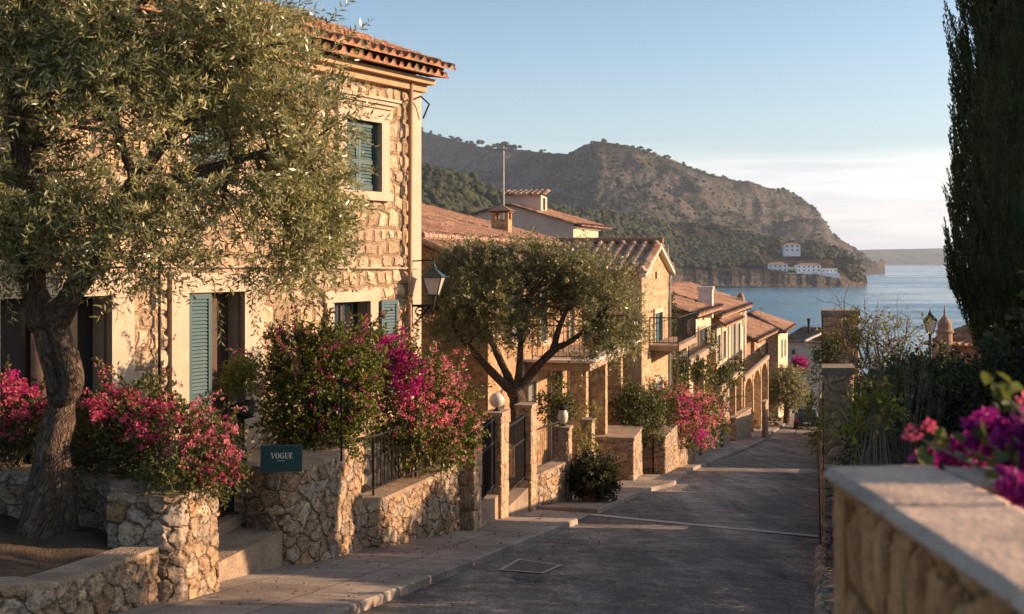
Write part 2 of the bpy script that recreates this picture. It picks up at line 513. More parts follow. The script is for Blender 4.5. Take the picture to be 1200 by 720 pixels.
M['plaster_cream'] = simple('plaster_cream', (.60, .47, .31), .9, .14, 1.2, .3, .02, dirt=(.42, .31, .19))
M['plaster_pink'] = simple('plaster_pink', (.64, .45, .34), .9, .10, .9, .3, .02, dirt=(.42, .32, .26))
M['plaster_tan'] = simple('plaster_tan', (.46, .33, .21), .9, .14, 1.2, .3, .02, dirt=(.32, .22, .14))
M['villa_white'] = simple('villa_white', (.80, .78, .75), .85, .05, .2, 0)
M['tile'] = tilemat('tile', [(.28, .115, .055), (.40, .18, .085), (.34, .14, .065), (.22, .10, .055), (.45, .24, .13)])
M['tile_old'] = tilemat('tile_old', [(.11, .058, .036), (.25, .13, .078), (.17, .088, .052), (.33, .20, .125)], (.15, .115, .08))
M['tile_pale'] = tilemat('tile_pale', [(.34, .16, .09), (.46, .30, .19), (.50, .36, .25), (.26, .12, .07)], (.44, .34, .24))
M['iron'] = simple('iron', (.012, .011, .010), .7, .3, 8, .2, .003, spec=.25)
M['teal'] = simple('teal', (.014, .068, .072), .55, .2, 5, .15, .004, spec=.4)
M['teal_dark'] = simple('teal_dark', (.02, .075, .085), .55, .2, 5, .15, .004, spec=.4)
M['grey_shutter'] = simple('grey_shutter', (.16, .17, .15), .6, .2, 4, .1, .004)
M['lamp_green'] = simple('lamp_green', (.012, .035, .034), .45, .2, 8, .1, .002, spec=.5)
M['wood_dark'] = simple('wood_dark', (.075, .042, .024), .65, .35, 5, .3, .006)
M['wood'] = simple('wood', (.28, .16, .08), .7, .3, 4, .3, .008)
M['dark'] = simple('dark', (.02, .017, .015), .8, .2, 2, 0)
M['bark'] = stone('bark', 13, 4.5, [(.12, .08, .052), (.18, .125, .082), (.10, .066, .043), (.15, .105, .068)], (.085, .058, .04), rand=1, bumpd=.035, warp=.9, mw=.10, e1=.3, grain=.4)
M['twig'] = simple('twig', (.17, .125, .085), .85, .3, 8, .2, .005)
M['terracotta'] = simple('terracotta', (.36, .16, .08), .8, .2, 5, .2, .004)
M['pot_dark'] = simple('pot_dark', (.022, .02, .018), .6, .2, 5, .1, .003)
M['soil'] = simple('soil', (.085, .05, .03), .95, .5, 9, 1.0, .03)
M['litter'] = simple('litter', (.10, .07, .04), .95, .5, 4, 1.0, .05)
M['carblack'] = simple('carblack', (.012, .014, .018), .25, .1, 3, 0, spec=.6)
M['rubber'] = simple('rubber', (.015, .015, .015), .85, .1, 5, 0)
M['chrome'] = simple('chrome', (.55, .55, .55), .3, .05, 5, 0, metal=1)
M['redlamp'] = simple('redlamp', (.45, .02, .015), .3, .05, 5, 0)
M['zinc'] = simple('zinc', (.35, .32, .28), .5, .15, 5, 0, metal=.4)

def glassmat(name, col=(.02, .025, .03), rough=.08):
    m, nt, b = newmat(name)
    b.inputs['Base Color'].default_value = (*col, 1); b.inputs['Roughness'].default_value = rough
    b.inputs['Specular IOR Level'].default_value = .6
    g = N(nt, 'ShaderNodeNewGeometry'); n = noise(nt, g.outputs['Position'], 3, 2); bump(nt, b, n.outputs['Fac'], .05, .01)
    return m
M['glass'] = glassmat('glass')
M['carglass'] = glassmat('carglass', (.05, .06, .07), .05)
m, nt, b = newmat('frosted')
b.inputs['Base Color'].default_value = (.60, .53, .44, 1); b.inputs['Roughness'].default_value = .3
b.inputs['Subsurface Weight'].default_value = .25; b.inputs['Subsurface Radius'].default_value = (.1, .1, .1)
g = N(nt, 'ShaderNodeNewGeometry'); n = noise(nt, g.outputs['Position'], 30, 3); bump(nt, b, n.outputs['Fac'], .2, .004)
M['frosted'] = m
m, nt, b = newmat('lamp_glass')
b.inputs['Base Color'].default_value = (.75, .68, .58, 1); b.inputs['Roughness'].default_value = .2
b.inputs['Transmission Weight'].default_value = .25; b.inputs['Alpha'].default_value = .9
M['lamp_glass'] = m

M['olive'] = leafmat('olive', [(.13, .14, .038), (.23, .235, .072), (.42, .395, .175), (.10, .112, .034), (.60, .55, .31), (.24, .245, .05)], .40, .30, .8)
M['olive2'] = leafmat('olive2', [(.125, .135, .042), (.21, .212, .07), (.33, .31, .14), (.10, .113, .036), (.46, .42, .235)], .40, .36, .7)
M['boug_leaf'] = leafmat('boug_leaf', [(.045, .058, .014), (.085, .10, .02), (.15, .155, .03), (.05, .064, .016), (.25, .23, .05)], .42, .4, .5, (1.2, 1.3, .6))
M['shrub_leaf'] = leafmat('shrub_leaf', [(.065, .078, .02), (.12, .13, .03), (.045, .058, .016), (.20, .19, .045)], .4, .45, .4)
M['yellow_leaf'] = leafmat('yellow_leaf', [(.20, .19, .028), (.30, .26, .04), (.13, .14, .024), (.38, .31, .06)], .4, .4, .4)
M['dark_leaf'] = leafmat('dark_leaf', [(.036, .044, .016), (.062, .07, .024), (.042, .05, .018), (.10, .10, .034)], .3, .5, .3)
M['cypress_leaf'] = leafmat('cypress_leaf', [(.036, .052, .017), (.068, .086, .028), (.048, .064, .02), (.115, .118, .04), (.022, .032, .012)], .28, .6, .25)
M['rosemary'] = leafmat('rosemary', [(.07, .08, .05), (.11, .115, .07), (.05, .06, .035), (.15, .15, .095)], .2, .6, .3)
M['magenta'] = leafmat('magenta', [(.50, .02, .20), (.62, .035, .30), (.42, .015, .16), (.70, .06, .34)], .45, .55, .2)
M['pinkred'] = leafmat('pinkred', [(.60, .08, .18), (.72, .15, .25), (.52, .05, .15), (.78, .28, .27)], .4, .55, .2)
M['coral'] = leafmat('coral', [(.68, .16, .23), (.78, .28, .28), (.62, .11, .22), (.78, .38, .30)], .45, .55, .2)
M['purple'] = leafmat('purple', [(.26, .010, .15), (.36, .016, .21), (.20, .008, .11), (.42, .035, .23)], .35, .55, .2)
M['forest'] = leafmat('forest', [(.020, .027, .012), (.032, .038, .016), (.026, .034, .013), (.05, .052, .022), (.040, .046, .018)], .0, .8, .1)

# asphalt
m, nt, b = newmat('asphalt')
g = N(nt, 'ShaderNodeNewGeometry'); pos = g.outputs['Position']
n1 = noise(nt, pos, .35, 5, .6); n2 = noise(nt, pos, 26, 5, .75); n3 = noise(nt, pos, 2.5, 5, .65)
c = ramp(nt, [(.14, .115, .09), (.195, .161, .125), (.25, .207, .162)], [.34, .5, .66]); nt.links.new(n1.outputs['Fac'], c.inputs[0])
o = mixc(nt, c.outputs[0], mrange(nt, n2.outputs['Fac'], .35, .65, .35, 1.75), 1.0, 'MULTIPLY')
o = mixc(nt, o, mrange(nt, n3.outputs['Fac'], .35, .65, .68, 1.3), 1.0, 'MULTIPLY')
vv = N(nt, 'ShaderNodeTexVoronoi'); vv.feature = 'DISTANCE_TO_EDGE'; vv.inputs['Scale'].default_value = .38
wv = N(nt, 'ShaderNodeVectorMath', operation='ADD'); nt.links.new(pos, wv.inputs[0])
ws = N(nt, 'ShaderNodeVectorMath', operation='SCALE'); ws.inputs['Scale'].default_value = 1.1; nt.links.new(n3.outputs['Color'], ws.inputs[0]); nt.links.new(ws.outputs[0], wv.inputs[1])
nt.links.new(wv.outputs[0], vv.inputs['Vector'])
crk = mrange(nt, vv.outputs['Distance'], .004, .02, 1, 0)
crk = mth(nt, 'MULTIPLY', crk, mrange(nt, noise(nt, pos, .5, 2).outputs['Fac'], .5, .6))
o = mixc(nt, o, (.03, .027, .025), crk)
mpr = N(nt, 'ShaderNodeMapping'); mpr.inputs['Rotation'].default_value = (0, 0, R(13.4)); mpr.inputs['Scale'].default_value = (1.1, .09, 1); nt.links.new(pos, mpr.inputs[0])
n4 = noise(nt, mpr.outputs[0], 1.0, 4, .6); o = mixc(nt, o, mrange(nt, n4.outputs['Fac'], .38, .62, .70, 1.25), 1.0, 'MULTIPLY')
vp = N(nt, 'ShaderNodeTexVoronoi'); vp.distance = 'CHEBYCHEV'; vp.inputs['Scale'].default_value = .17; nt.links.new(mpr.outputs[0], vp.inputs['Vector'])
vp.inputs['Scale'].default_value = .8
sep_ = N(nt, 'ShaderNodeSeparateColor'); nt.links.new(vp.outputs['Color'], sep_.inputs[0]); o = mixc(nt, o, mrange(nt, sep_.outputs[0], .55, .75, 1.0, .78), 1.0, 'MULTIPLY')
nt.links.new(o, b.inputs['Base Color']); b.inputs['Roughness'].default_value = .78; b.inputs['Specular IOR Level'].default_value = .35
bump(nt, b, mth(nt, 'ADD', n2.outputs['Fac'], mth(nt, 'MULTIPLY', n3.outputs['Fac'], .6)), .7, .012)
M['asphalt'] = m
# pavement concrete with slab joints
def slabmat(name, col, bw, rh, off=0.5):
    m, nt, b = newmat(name)
    t = N(nt, 'ShaderNodeTexCoord')
    br = N(nt, 'ShaderNodeTexBrick'); br.offset = off
    nt.links.new(t.outputs['UV'], br.inputs['Vector'])
    br.inputs['Color1'].default_value = (*[x * .85 for x in col], 1); br.inputs['Color2'].default_value = (*[min(1, x * 1.12) for x in col], 1)
    br.inputs['Mortar'].default_value = (*[x * .45 for x in col], 1)
    br.inputs['Scale'].default_value = 1; br.inputs['Mortar Size'].default_value = .012; br.inputs['Brick Width'].default_value = bw; br.inputs['Row Height'].default_value = rh
    g = N(nt, 'ShaderNodeNewGeometry')
    n1 = noise(nt, g.outputs['Position'], .8, 6, .65); n2 = noise(nt, g.outputs['Position'], 25, 4, .6)
    o = mixc(nt, br.outputs['Color'], mrange(nt, n1.outputs['Fac'], .3, .7, .6, 1.3), 1.0, 'MULTIPLY')
    o = mixc(nt, o, mrange(nt, n2.outputs['Fac'], .3, .7, .8, 1.2), 1.0, 'MULTIPLY')
    nt.links.new(o, b.inputs['Base Color']); b.inputs['Roughness'].default_value = .85
    bump(nt, b, mth(nt, 'ADD', mth(nt, 'MULTIPLY', br.outputs['Fac'], -.8), mth(nt, 'MULTIPLY', n2.outputs['Fac'], .5)), .6, .01)
    return m
M['pale_concrete'] = simple('pale_concrete', (.46, .40, .33), .85, .25, 5, .4, .006)
M['slabs'] = slabmat('slabs', (.275, .225, .175), 1.3, .9)
M['kerb'] = slabmat('kerb', (.29, .24, .19), .62, 5.0, 0)
M['chan'] = slabmat('chan', (.42, .37, .31), .5, 1.0, 0)
# ------------------------------------------------------------------ the street's own frame
SX, SY = .2317, .9728           # street direction; w = metres to the left of the right road edge
RY = [-20, 0, 10, 20, 27, 34, 40, 50, 60, 75, 90, 120, 160, 250, 330, 500]
RZ = [.5, -2.1, -3.4, -4.7, -5.63, -6.42, -7.02, -8.07, -9.1, -10.55, -11.9, -14.3, -17.3, -23, -28, -40]
_fy = np.linspace(-20, 500, 1041); _fz = np.interp(_fy, RY, RZ)
_k = np.ones(9) / 9; _fz[4:-4] = np.convolve(_fz, _k, 'valid')
def zrY(y): return np.interp(y, _fy, _fz)
def zroad(x, y): return float(zrY((x * SX + y * SY) / 1.0282))
def zs(s): return zrY(np.asarray(s) / 1.0282)
def pt(s, w, z=None):
    x = s * SX - w * SY; y = s * SY + w * SX
    return Vector((x, y, float(zs(s)) if z is None else z))
def sw(p): return (p[0] * SX + p[1] * SY, -p[0] * SY + p[1] * SX)
def G(px, py, dz=0.12):
    y0 = 2.0
    while y0 < 320:
        y = y0 + .02
        if (305 - py) / F * y - zroad((px - 600) / F * y, y) - dz < 0:
            return Vector(((px - 600) / F * y, y, (305 - py) / F * y))
        y0 = y
    return P(px, py, 300)

# ---- ground sheet
S = np.concatenate([np.linspace(-15, 130, 146), np.linspace(135, 420, 58)]); W = np.concatenate([np.linspace(-170, -3, 40), np.linspace(-2, 12, 15), np.linspace(14, 260, 60)])
ss, ww = np.meshgrid(S, W, indexing='ij')
X = ss * SX - ww * SY; Y = ss * SY + ww * SX
hill = np.clip((ww - 10) / 60, 0, 1) * np.clip((ss - 10) / 120, 0, 1) * 1.5
Z = zs(ss) - .07 + hill
V = np.stack([X, Y, Z], -1).reshape(-1, 3)
m, nt, b = newmat('earth')
g = N(nt, 'ShaderNodeNewGeometry')
n1 = noise(nt, g.outputs['Position'], .4, 6); c = ramp(nt, [(.05, .055, .02), (.10, .075, .04), (.15, .11, .06)], [.35, .5, .68]); nt.links.new(n1.outputs['Fac'], c.inputs[0]); nt.links.new(c.outputs[0], b.inputs['Base Color'])
b.inputs['Roughness'].default_value = .95; bump(nt, b, noise(nt, g.outputs['Position'], 6, 5).outputs['Fac'], .8, .05)
M['earth'] = m
tag(npmesh('ground', V, grid_faces(len(S), len(W)), m, smooth=True), kind='structure')

# ---- road: kerb line on the left from the photograph, right edge at w = 0
kpix = [(255, 790), (420, 720), (560, 664), (677, 615)]
kp1 = [sw(G(px, py, 0)) for px, py in kpix]
kpix2 = [(700, 603), (757, 578), (790, 570), (808, 554), (834, 543), (878, 526), (897, 517), (906, 508), (921, 497)]
kp2 = [sw(G(px, py, 0)) for px, py in kpix2]
kall = [(kp1[0][0] - 14, kp1[0][1] + .3)] + kp1 + kp2 + [(kp2[-1][0] + 60, kp2[-1][1])]
ks = np.array([k[0] for k in kall]); kw = np.array([k[1] for k in kall])
def kerb_w(s): return np.interp(s, ks, kw)
S = np.linspace(-12, 170, 365); T_ = np.linspace(0, 1, 15)
ss, tt = np.meshgrid(S, T_, indexing='ij')
ww = -0.05 + tt * (kerb_w(ss) + 1.2)
X = ss * SX - ww * SY; Y = ss * SY + ww * SX
crown = .03 * (1 - (2 * tt - 1) ** 2)
V = np.stack([X, Y, zs(ss) + crown * .5], -1).reshape(-1, 3)
tag(npmesh('road', V, grid_faces(len(S), len(T_))[:, ::-1].copy(), M['asphalt'], smooth=True), kind='structure')

# pavement and kerb
def pave(name, pts, depth, h=.12, kw_=.16):
    """pts: list of (s,w) along the kerb"""
    dense = []
    for a, b2 in zip(pts[:-1], pts[1:]):
        n = max(1, int(math.hypot(b2[0] - a[0], b2[1] - a[1]) / .5))
        for i in range(n): dense.append((a[0] + (b2[0] - a[0]) * i / n, a[1] + (b2[1] - a[1]) * i / n))
    dense.append(pts[-1])
    mk = MB(); mpv = MB(); u = 0
    for i in range(len(dense) - 1):
        (s0, w0), (s1, w1) = dense[i], dense[i + 1]
        L = math.hypot(s1 - s0, w1 - w0)
        a0 = pt(s0, w0); a1 = pt(s1, w1); b0 = pt(s0, w0 + kw_); b1 = pt(s1, w1 + kw_)
        up = Vector((0, 0, h)); dn = Vector((0, 0, -.08)); ro = Vector((0, 0, h - .02))
        c0 = pt(s0, w0 + .025); c1 = pt(s1, w1 + .025)
        mk.quad(a1 + dn, a0 + dn, a0 + ro, a1 + ro, uv=[(u + L, 0), (u, 0), (u, h), (u + L, h)])
        mk.quad(a1 + ro, a0 + ro, c0 + up, c1 + up, uv=[(u + L, .1), (u, .1), (u, .13), (u + L, .13)])
        mk.quad(c1 + up, c0 + up, b0 + up, b1 + up, uv=[(u + L, .2), (u, .2), (u, .35), (u + L, .35)])
        d0 = pt(s0, w0 + depth); d1 = pt(s1, w1 + depth)
        up2 = Vector((0, 0, h - .004))
        mpv.quad(b1 + up2, b0 + up2, d0 + up2, d1 + up2, uv=[(s1, w1 + kw_), (s0, w0 + kw_), (s0, w0 + depth), (s1, w1 + depth)])
        u += L
    # end faces
    for (s0, w0), flip in ((dense[0], 0), (dense[-1], 1)):
        a = pt(s0, w0); b2 = pt(s0, w0 + depth)
        q = [a + dn, a + up, b2 + up, b2 + dn]
        if flip: q = q[::-1]
        mk.add(q, [(0, 1, 2, 3)], [(0, 0), (0, h), (depth, h), (depth, 0)])
    tag(mk.build('kerb', M['kerb']), kind='structure')
    tag(mpv.build('pavement', M['slabs']), kind='structure')
pave('near', [kall[0]] + kp1, 3.6)
# flush ramp between the two pavements
mr_ = MB()
sa, sb = kp1[-1][0], kp2[0][0]
for i in range(6):
    s0 = sa + (sb - sa) * i / 6; s1 = sa + (sb - sa) * (i + 1) / 6
    a = [pt(s0, float(kerb_w(s0)) + .1), pt(s1, float(kerb_w(s1)) + .1), pt(s1, float(kerb_w(s1)) + 3.6), pt(s0, float(kerb_w(s0)) + 3.6)]
    for q, d in zip(a, (.025, .025, .1, .1)): q.z += d
    mr_.add(a[::-1], [(0, 1, 2, 3)], [(s0, 3.6), (s1, 3.6), (s1, 0), (s0, 0)])
tag(mr_.build('driveway', M['slabs']), kind='structure')
pave('far', kp2[:1] + kp2[1:] + [kall[-1]], 3.0)
# drainage channel across the road
mc = MB()
c0 = sw(G(690, 604, 0)); c1 = sw(G(958, 630, 0))
for i in range(12):
    f0, f1 = i / 12, (i + 1) / 12
    a = [c0[0] + (c1[0] - c0[0]) * f0, c0[1] + (c1[1] - c0[1]) * f0]; b_ = [c0[0] + (c1[0] - c0[0]) * f1, c0[1] + (c1[1] - c0[1]) * f1]
    q = [pt(a[0] - .22, a[1]), pt(b_[0] - .22, b_[1]), pt(b_[0] + .22, b_[1]), pt(a[0] + .22, a[1])]
    for k in q: k.z += .024
    mc.add(q[::-1], [(0, 1, 2, 3)], [(f0 * 5, .3), (f1 * 5, .3), (f1 * 5, 0), (f0 * 5, 0)])
tag(mc.build('drain_channel', M['pale_concrete']), 'pale stone drainage strip laid straight across the dark asphalt street', 'drain channel')
# manhole with its pale concrete surround
mc = MB(); q = [G(*p_, .03) for p_ in ((584, 668), (637, 672), (660, 662), (607, 655))]
mc.quad(q[0], q[1], q[2], q[3])
mh = tag(mc.build('manhole_surround', M['pale_concrete']), 'square inspection cover in a pale concrete frame on the road near the kerb', 'manhole cover')
mc = MB(); cen = sum((Vector(k) for k in q), Vector()) / 4
q2 = [cen + (k - cen) * .84 + Vector((0, 0, .005)) for k in q]
mc.quad(*q2); mc.build('cover_plate', simple('castplate', (.10, .075, .062), .6, .3, 6, .5, .01), mh)
# ------------------------------------------------------------------ walls: strips with running uv, panels with openings
def strip_wall(name, plan, ztop, zbot, mat, parent=None, res=.035, closed=False, inward=None):
    """faces a polyline (outside is on its right hand when walking along it)"""
    pts = [Vector((p[0], p[1])) for p in plan]
    if closed: pts.append(pts[0])
    L = [0]
    for a, b2 in zip(pts[:-1], pts[1:]): L.append(L[-1] + (b2 - a).length)
    tot = L[-1]; nu = max(2, int(tot / res) + 1)
    us = np.unique(np.concatenate([np.linspace(0, tot, nu), L]))
    px = np.interp(us, L, [p[0] for p in pts]); py = np.interp(us, L, [p[1] for p in pts])
    zt = np.array([ztop(x, y) if callable(ztop) else ztop for x, y in zip(px, py)])
    zb = np.array([zbot(x, y) if callable(zbot) else zbot for x, y in zip(px, py)])
    nv = max(2, int((zt - zb).max() / res) + 1)
    t = np.linspace(0, 1, nv)
    Z = zb[:, None] + (zt - zb)[:, None] * t[None]
    V = np.stack([np.repeat(px[:, None], nv, 1), np.repeat(py[:, None], nv, 1), Z], -1).reshape(-1, 3)
    o = random.uniform(0, 30)
    uv = np.stack([np.repeat(us[:, None], nv, 1) + o, Z + o], -1).reshape(-1, 2)
    return npmesh(name, V, grid_faces(len(us), nv), mat, parent, uv=uv, smooth=True)

def offset_plan(plan, d):
    """shift a polyline to its left by d (mitred)"""
    out = []
    n = len(plan)
    for i in range(n):
        p = Vector(plan[i][:2])
        e1 = (Vector(plan[i][:2]) - Vector(plan[i - 1][:2])).normalized() if i > 0 else None
        e2 = (Vector(plan[i + 1][:2]) - Vector(plan[i][:2])).normalized() if i < n - 1 else None
        e = e1 or e2
        n1 = Vector((-(e1 or e2).y, (e1 or e2).x)); n2 = Vector((-(e2 or e1).y, (e2 or e1).x))
        nn = (n1 + n2).normalized(); k = max(.5, nn.dot(n1))
        out.append(p + nn * d / k)
    return out

def coping(name, plan, thick, z, h, mat, parent, over=.04, ztopf=None, bev=.015):
    a = offset_plan(plan, -over); b2 = offset_plan(plan, thick + over)
    mb = MB(); u = 0
    for i in range(len(plan) - 1):
        z0 = z(*plan[i][:2]) if callable(z) else z; z1 = z(*plan[i + 1][:2]) if callable(z) else z
        mb.hexa([(a[i].x, a[i].y, z0), (a[i + 1].x, a[i + 1].y, z1), (b2[i + 1].x, b2[i + 1].y, z1), (b2[i].x, b2[i].y, z0),
                 (a[i].x, a[i].y, z0 + h), (a[i + 1].x, a[i + 1].y, z1 + h), (b2[i + 1].x, b2[i + 1].y, z1 + h), (b2[i].x, b2[i].y, z0 + h)])
    return mb.build(name, mat, parent, bevel=bev)

class Panel:
    def __init__(s, A, B):
        s.A = Vector((A[0], A[1])); s.B = Vector((B[0], B[1])); d = s.B - s.A; s.L = d.length; s.e = d / s.L; s.n = Vector((s.e.y, -s.e.x))
    def at(s, u, z, o=0.0):
        p = s.A + s.e * u + s.n * o
        return Vector((p.x, p.y, z))
    def pix(s, px, py):
        """the point of the wall plane seen at a pixel: (u, z)"""
        k = (px - 600) / F
        # A + e u : x = k y
        u = (k * s.A.y - s.A.x) / (s.e.x - k * s.e.y)
        y = s.A.y + s.e.y * u
        return u, (305 - py) / F * y
    def box(s, mb, u0, u1, z0, z1, o0, o1, mi=0):
        mb.hexa([s.at(u0, z0, o1), s.at(u1, z0, o1), s.at(u1, z0, o0), s.at(u0, z0, o0), s.at(u0, z1, o1), s.at(u1, z1, o1), s.at(u1, z1, o0), s.at(u0, z1, o0)], mi)

def wall_panel(name, pan, z0, z1, holes, mats, parent, res=.5, depth=.3, top=None):
    """mats = [face, reveal]; holes (u0,u1,za,zb); top(u) raises the wall above z1 (a gable)"""
    us = {0.0, pan.L}; vs = {z0, z1}
    for h in holes: us.update(h[:2]); vs.update(h[2:])
    def refine(a):
        a = sorted(a); out = [a[0]]
        for p, q in zip(a[:-1], a[1:]):
            n = max(1, int(round((q - p) / res)))
            out += [p + (q - p) * (i + 1) / n for i in range(n)]
        return np.array(out)
    U = refine(us); Vv = refine(vs)
    nu, nv = len(U), len(Vv)
    V = [pan.at(u, z) for u in U for z in Vv]
    o = random.uniform(0, 20)
    uv = [(u + o, z + o) for u in U for z in Vv]
    Fc = []; mi = []
    for i in range(nu - 1):
        uc = (U[i] + U[i + 1]) / 2
        for j in range(nv - 1):
            zc = (Vv[j] + Vv[j + 1]) / 2
            if any(h[0] < uc < h[1] and h[2] < zc < h[3] for h in holes): continue
            Fc.append((i * nv + j, (i + 1) * nv + j, (i + 1) * nv + j + 1, i * nv + j + 1)); mi.append(0)
    def addq(q, uvq, k):
        b0 = len(V); V.extend(q); uv.extend(uvq); Fc.append((b0, b0 + 1, b0 + 2, b0 + 3)); mi.append(k)
    if top is not None:
        n = max(2, int(pan.L / min(res, .25)))
        for i in range(n):
            ua, ub = pan.L * i / n, pan.L * (i + 1) / n
            rows = max(1, int((max(top(ua), top(ub)) - z1) / min(res, .25)))
            for r_ in range(rows):
                f0, f1 = r_ / rows, (r_ + 1) / rows
                q = [(ua, z1 + (top(ua) - z1) * f0), (ub, z1 + (top(ub) - z1) * f0), (ub, z1 + (top(ub) - z1) * f1), (ua, z1 + (top(ua) - z1) * f1)]
                addq([pan.at(*k) for k in q], [(k[0] + o, k[1] + o) for k in q], 0)
    d = -depth
    for (a, b2, za, zb) in holes:
        e = .012
        for q in ([(a, za, e), (a, zb, e), (a, zb, d), (a, za, d)], [(b2, zb, e), (b2, za, e), (b2, za, d), (b2, zb, d)],
                  [(a, zb, e), (b2, zb, e), (b2, zb, d), (a, zb, d)], [(b2, za, e), (a, za, e), (a, za, d), (b2, za, d)]):
            addq([pan.at(*k) for k in q], [(k[0] + k[2], k[1] + k[2]) for k in q], 1)
    return npmesh(name, np.array([tuple(v) for v in V]), np.array(Fc), mats, parent, uv=np.array(uv), mi=np.array(mi), smooth=False)

def tile_roof(name, e0, e1, r1, r0, mat, parent, tw=.24, tl=.42, amp=.05, nsub=6, lift=.03, noise_amp=.012):
    """barrel tiles on the quad eave e0->e1, ridge r0->r1 (outside = up)"""
    e0, e1, r0, r1 = map(lambda q: np.array(q, float), (e0, e1, r0, r1))
    Lu = np.linalg.norm(e1 - e0); Lv = max(np.linalg.norm(r0 - e0), np.linalg.norm(r1 - e1))
    nc = max(2, int(round(max(Lu, np.linalg.norm(r1 - r0)) / tw))); nr = max(1, int(round(Lv / tl)))
    us = np.linspace(0, nc, nc * nsub + 1)
    vs = []
    for i in range(nr): vs += [i + .0, i + .985]
    vs = np.array(vs + [nr]); lip = np.array([1.0, 0.0] * nr + [0.0])
    vs[-2] = nr - .015
    nrm = np.cross(e1 - e0, r0 - e0); nrm /= np.linalg.norm(nrm)
    if nrm[2] < 0: nrm = -nrm
    uu, vv = np.meshgrid(us, vs, indexing='ij')
    a = (uu / nc)[..., None]; b2 = (vv / nr)[..., None]
    base = (e0 * (1 - a) + e1 * a) * (1 - b2) + (r0 * (1 - a) + r1 * a) * b2
    ph = uu % 1.0
    conv = np.sqrt(np.clip(1 - ((ph - .5) / .32) ** 2, 0, 1))        # the cover tile
    pan_ = -.45 * np.sqrt(np.clip(1 - ((np.minimum(ph, 1 - ph)) / .20) ** 2, 0, 1))
    h = amp * (conv + pan_) + lift * lip[None, :] * 1.0
    jit = (vnoise(np.stack([np.floor(uu) * 1.7, np.floor(np.minimum(vv, nr - .01)) * 2.3, uu * 0 + 3.3], -1).reshape(-1, 3)).reshape(uu.shape) - .5) * noise_amp * 4
    sag = (fbm(base.reshape(-1, 3) * .5, 2).reshape(uu.shape) - .5) * .06
    V = base + nrm * (h + jit + sag + amp * .5)[..., None]
    uv = np.stack([uu + .001, np.minimum(vv, nr - .01)], -1).reshape(-1, 2)
    nu, nv = len(us), len(vs)
    Vf = V.reshape(-1, 3); Fq = grid_faces(nu, nv)
    # underside sheet and the closed front edge
    U2 = (base - nrm * .015).reshape(-1, 3)
    fr = []
    for i in range(nu - 1):
        k = len(Vf)
        fr.append((i * nv, k + i * nv, k + (i + 1) * nv, (i + 1) * nv))
    und = grid_faces(nu, nv)[:, ::-1] + len(Vf)
    sd_ = []
    for j in range(nv - 1):
        k = len(Vf)
        sd_.append((j, j + 1, k + j + 1, k + j)); q = (nu - 1) * nv
        sd_.append((q + j + 1, q + j, k + q + j, k + q + j + 1))
    Vall = np.concatenate([Vf, U2]); Fa = np.concatenate([Fq, np.array(fr)[:, ::-1], und, np.array(sd_)])
    return npmesh(name, Vall, Fa, mat, parent, uv=np.concatenate([uv, uv]))

def slab(mb, q, t, mi=0):
    """a sloping slab: top quad q (ccw seen from above), thickness t downward"""
    q = [Vector(k) for k in q]; d = Vector((0, 0, -t))
    mb.hexa([k + d for k in q] + q, mi)

def ridge_tiles(name, a, b2, mat, parent, r=.10, tl=.4):
    a = Vector(a); b2 = Vector(b2); n = max(1, int((b2 - a).length / tl)); mb = MB()
    for i in range(n):
        mb.tube([a + (b2 - a) * (i / n), a + (b2 - a) * ((i + 1.08) / n)], [r * 1.08, r * .92], 8)
    return mb.build(name, mat, parent, smooth=False)

# ---- windows
def shutter(parent, pan, u0, u1, z0, z1, o, mat, name='shutter', slats=True, nsl=None):
    mb = MB(); fw = min(.07, (u1 - u0) * .2)
    pan.box(mb, u0, u0 + fw, z0, z1, o, o + .045); pan.box(mb, u1 - fw, u1, z0, z1, o, o + .045)
    mid = z0 + (z1 - z0) * .42
    for a, b2 in ((z0, z0 + .10), (mid - .04, mid + .04), (z1 - .08, z1)): pan.box(mb, u0 + fw, u1 - fw, a, b2, o + .002, o + .043)
    pan.box(mb, u0 + fw, u1 - fw, z0 + .05, z1 - .05, o + .001, o + .008)
    if slats:
        for a, b2 in ((z0 + .10, mid - .04), (mid + .04, z1 - .08)):
            n = nsl or max(2, int((b2 - a) / .055))
            for i in range(n):
                zc = a + (b2 - a) * (i + .5) / n; hh = (b2 - a) / n * .42
                # tilted slat
                mb.hexa([pan.at(u0 + fw, zc - hh, o + .036), pan.at(u1 - fw, zc - hh, o + .036), pan.at(u1 - fw, zc - hh + .004, o + .030), pan.at(u0 + fw, zc - hh + .004, o + .030),
                         pan.at(u0 + fw, zc + hh - .004, o + .018), pan.at(u1 - fw, zc + hh - .004, o + .018), pan.at(u1 - fw, zc + hh, o + .012), pan.at(u0 + fw, zc + hh, o + .012)])
    return mb.build(name, mat, parent)

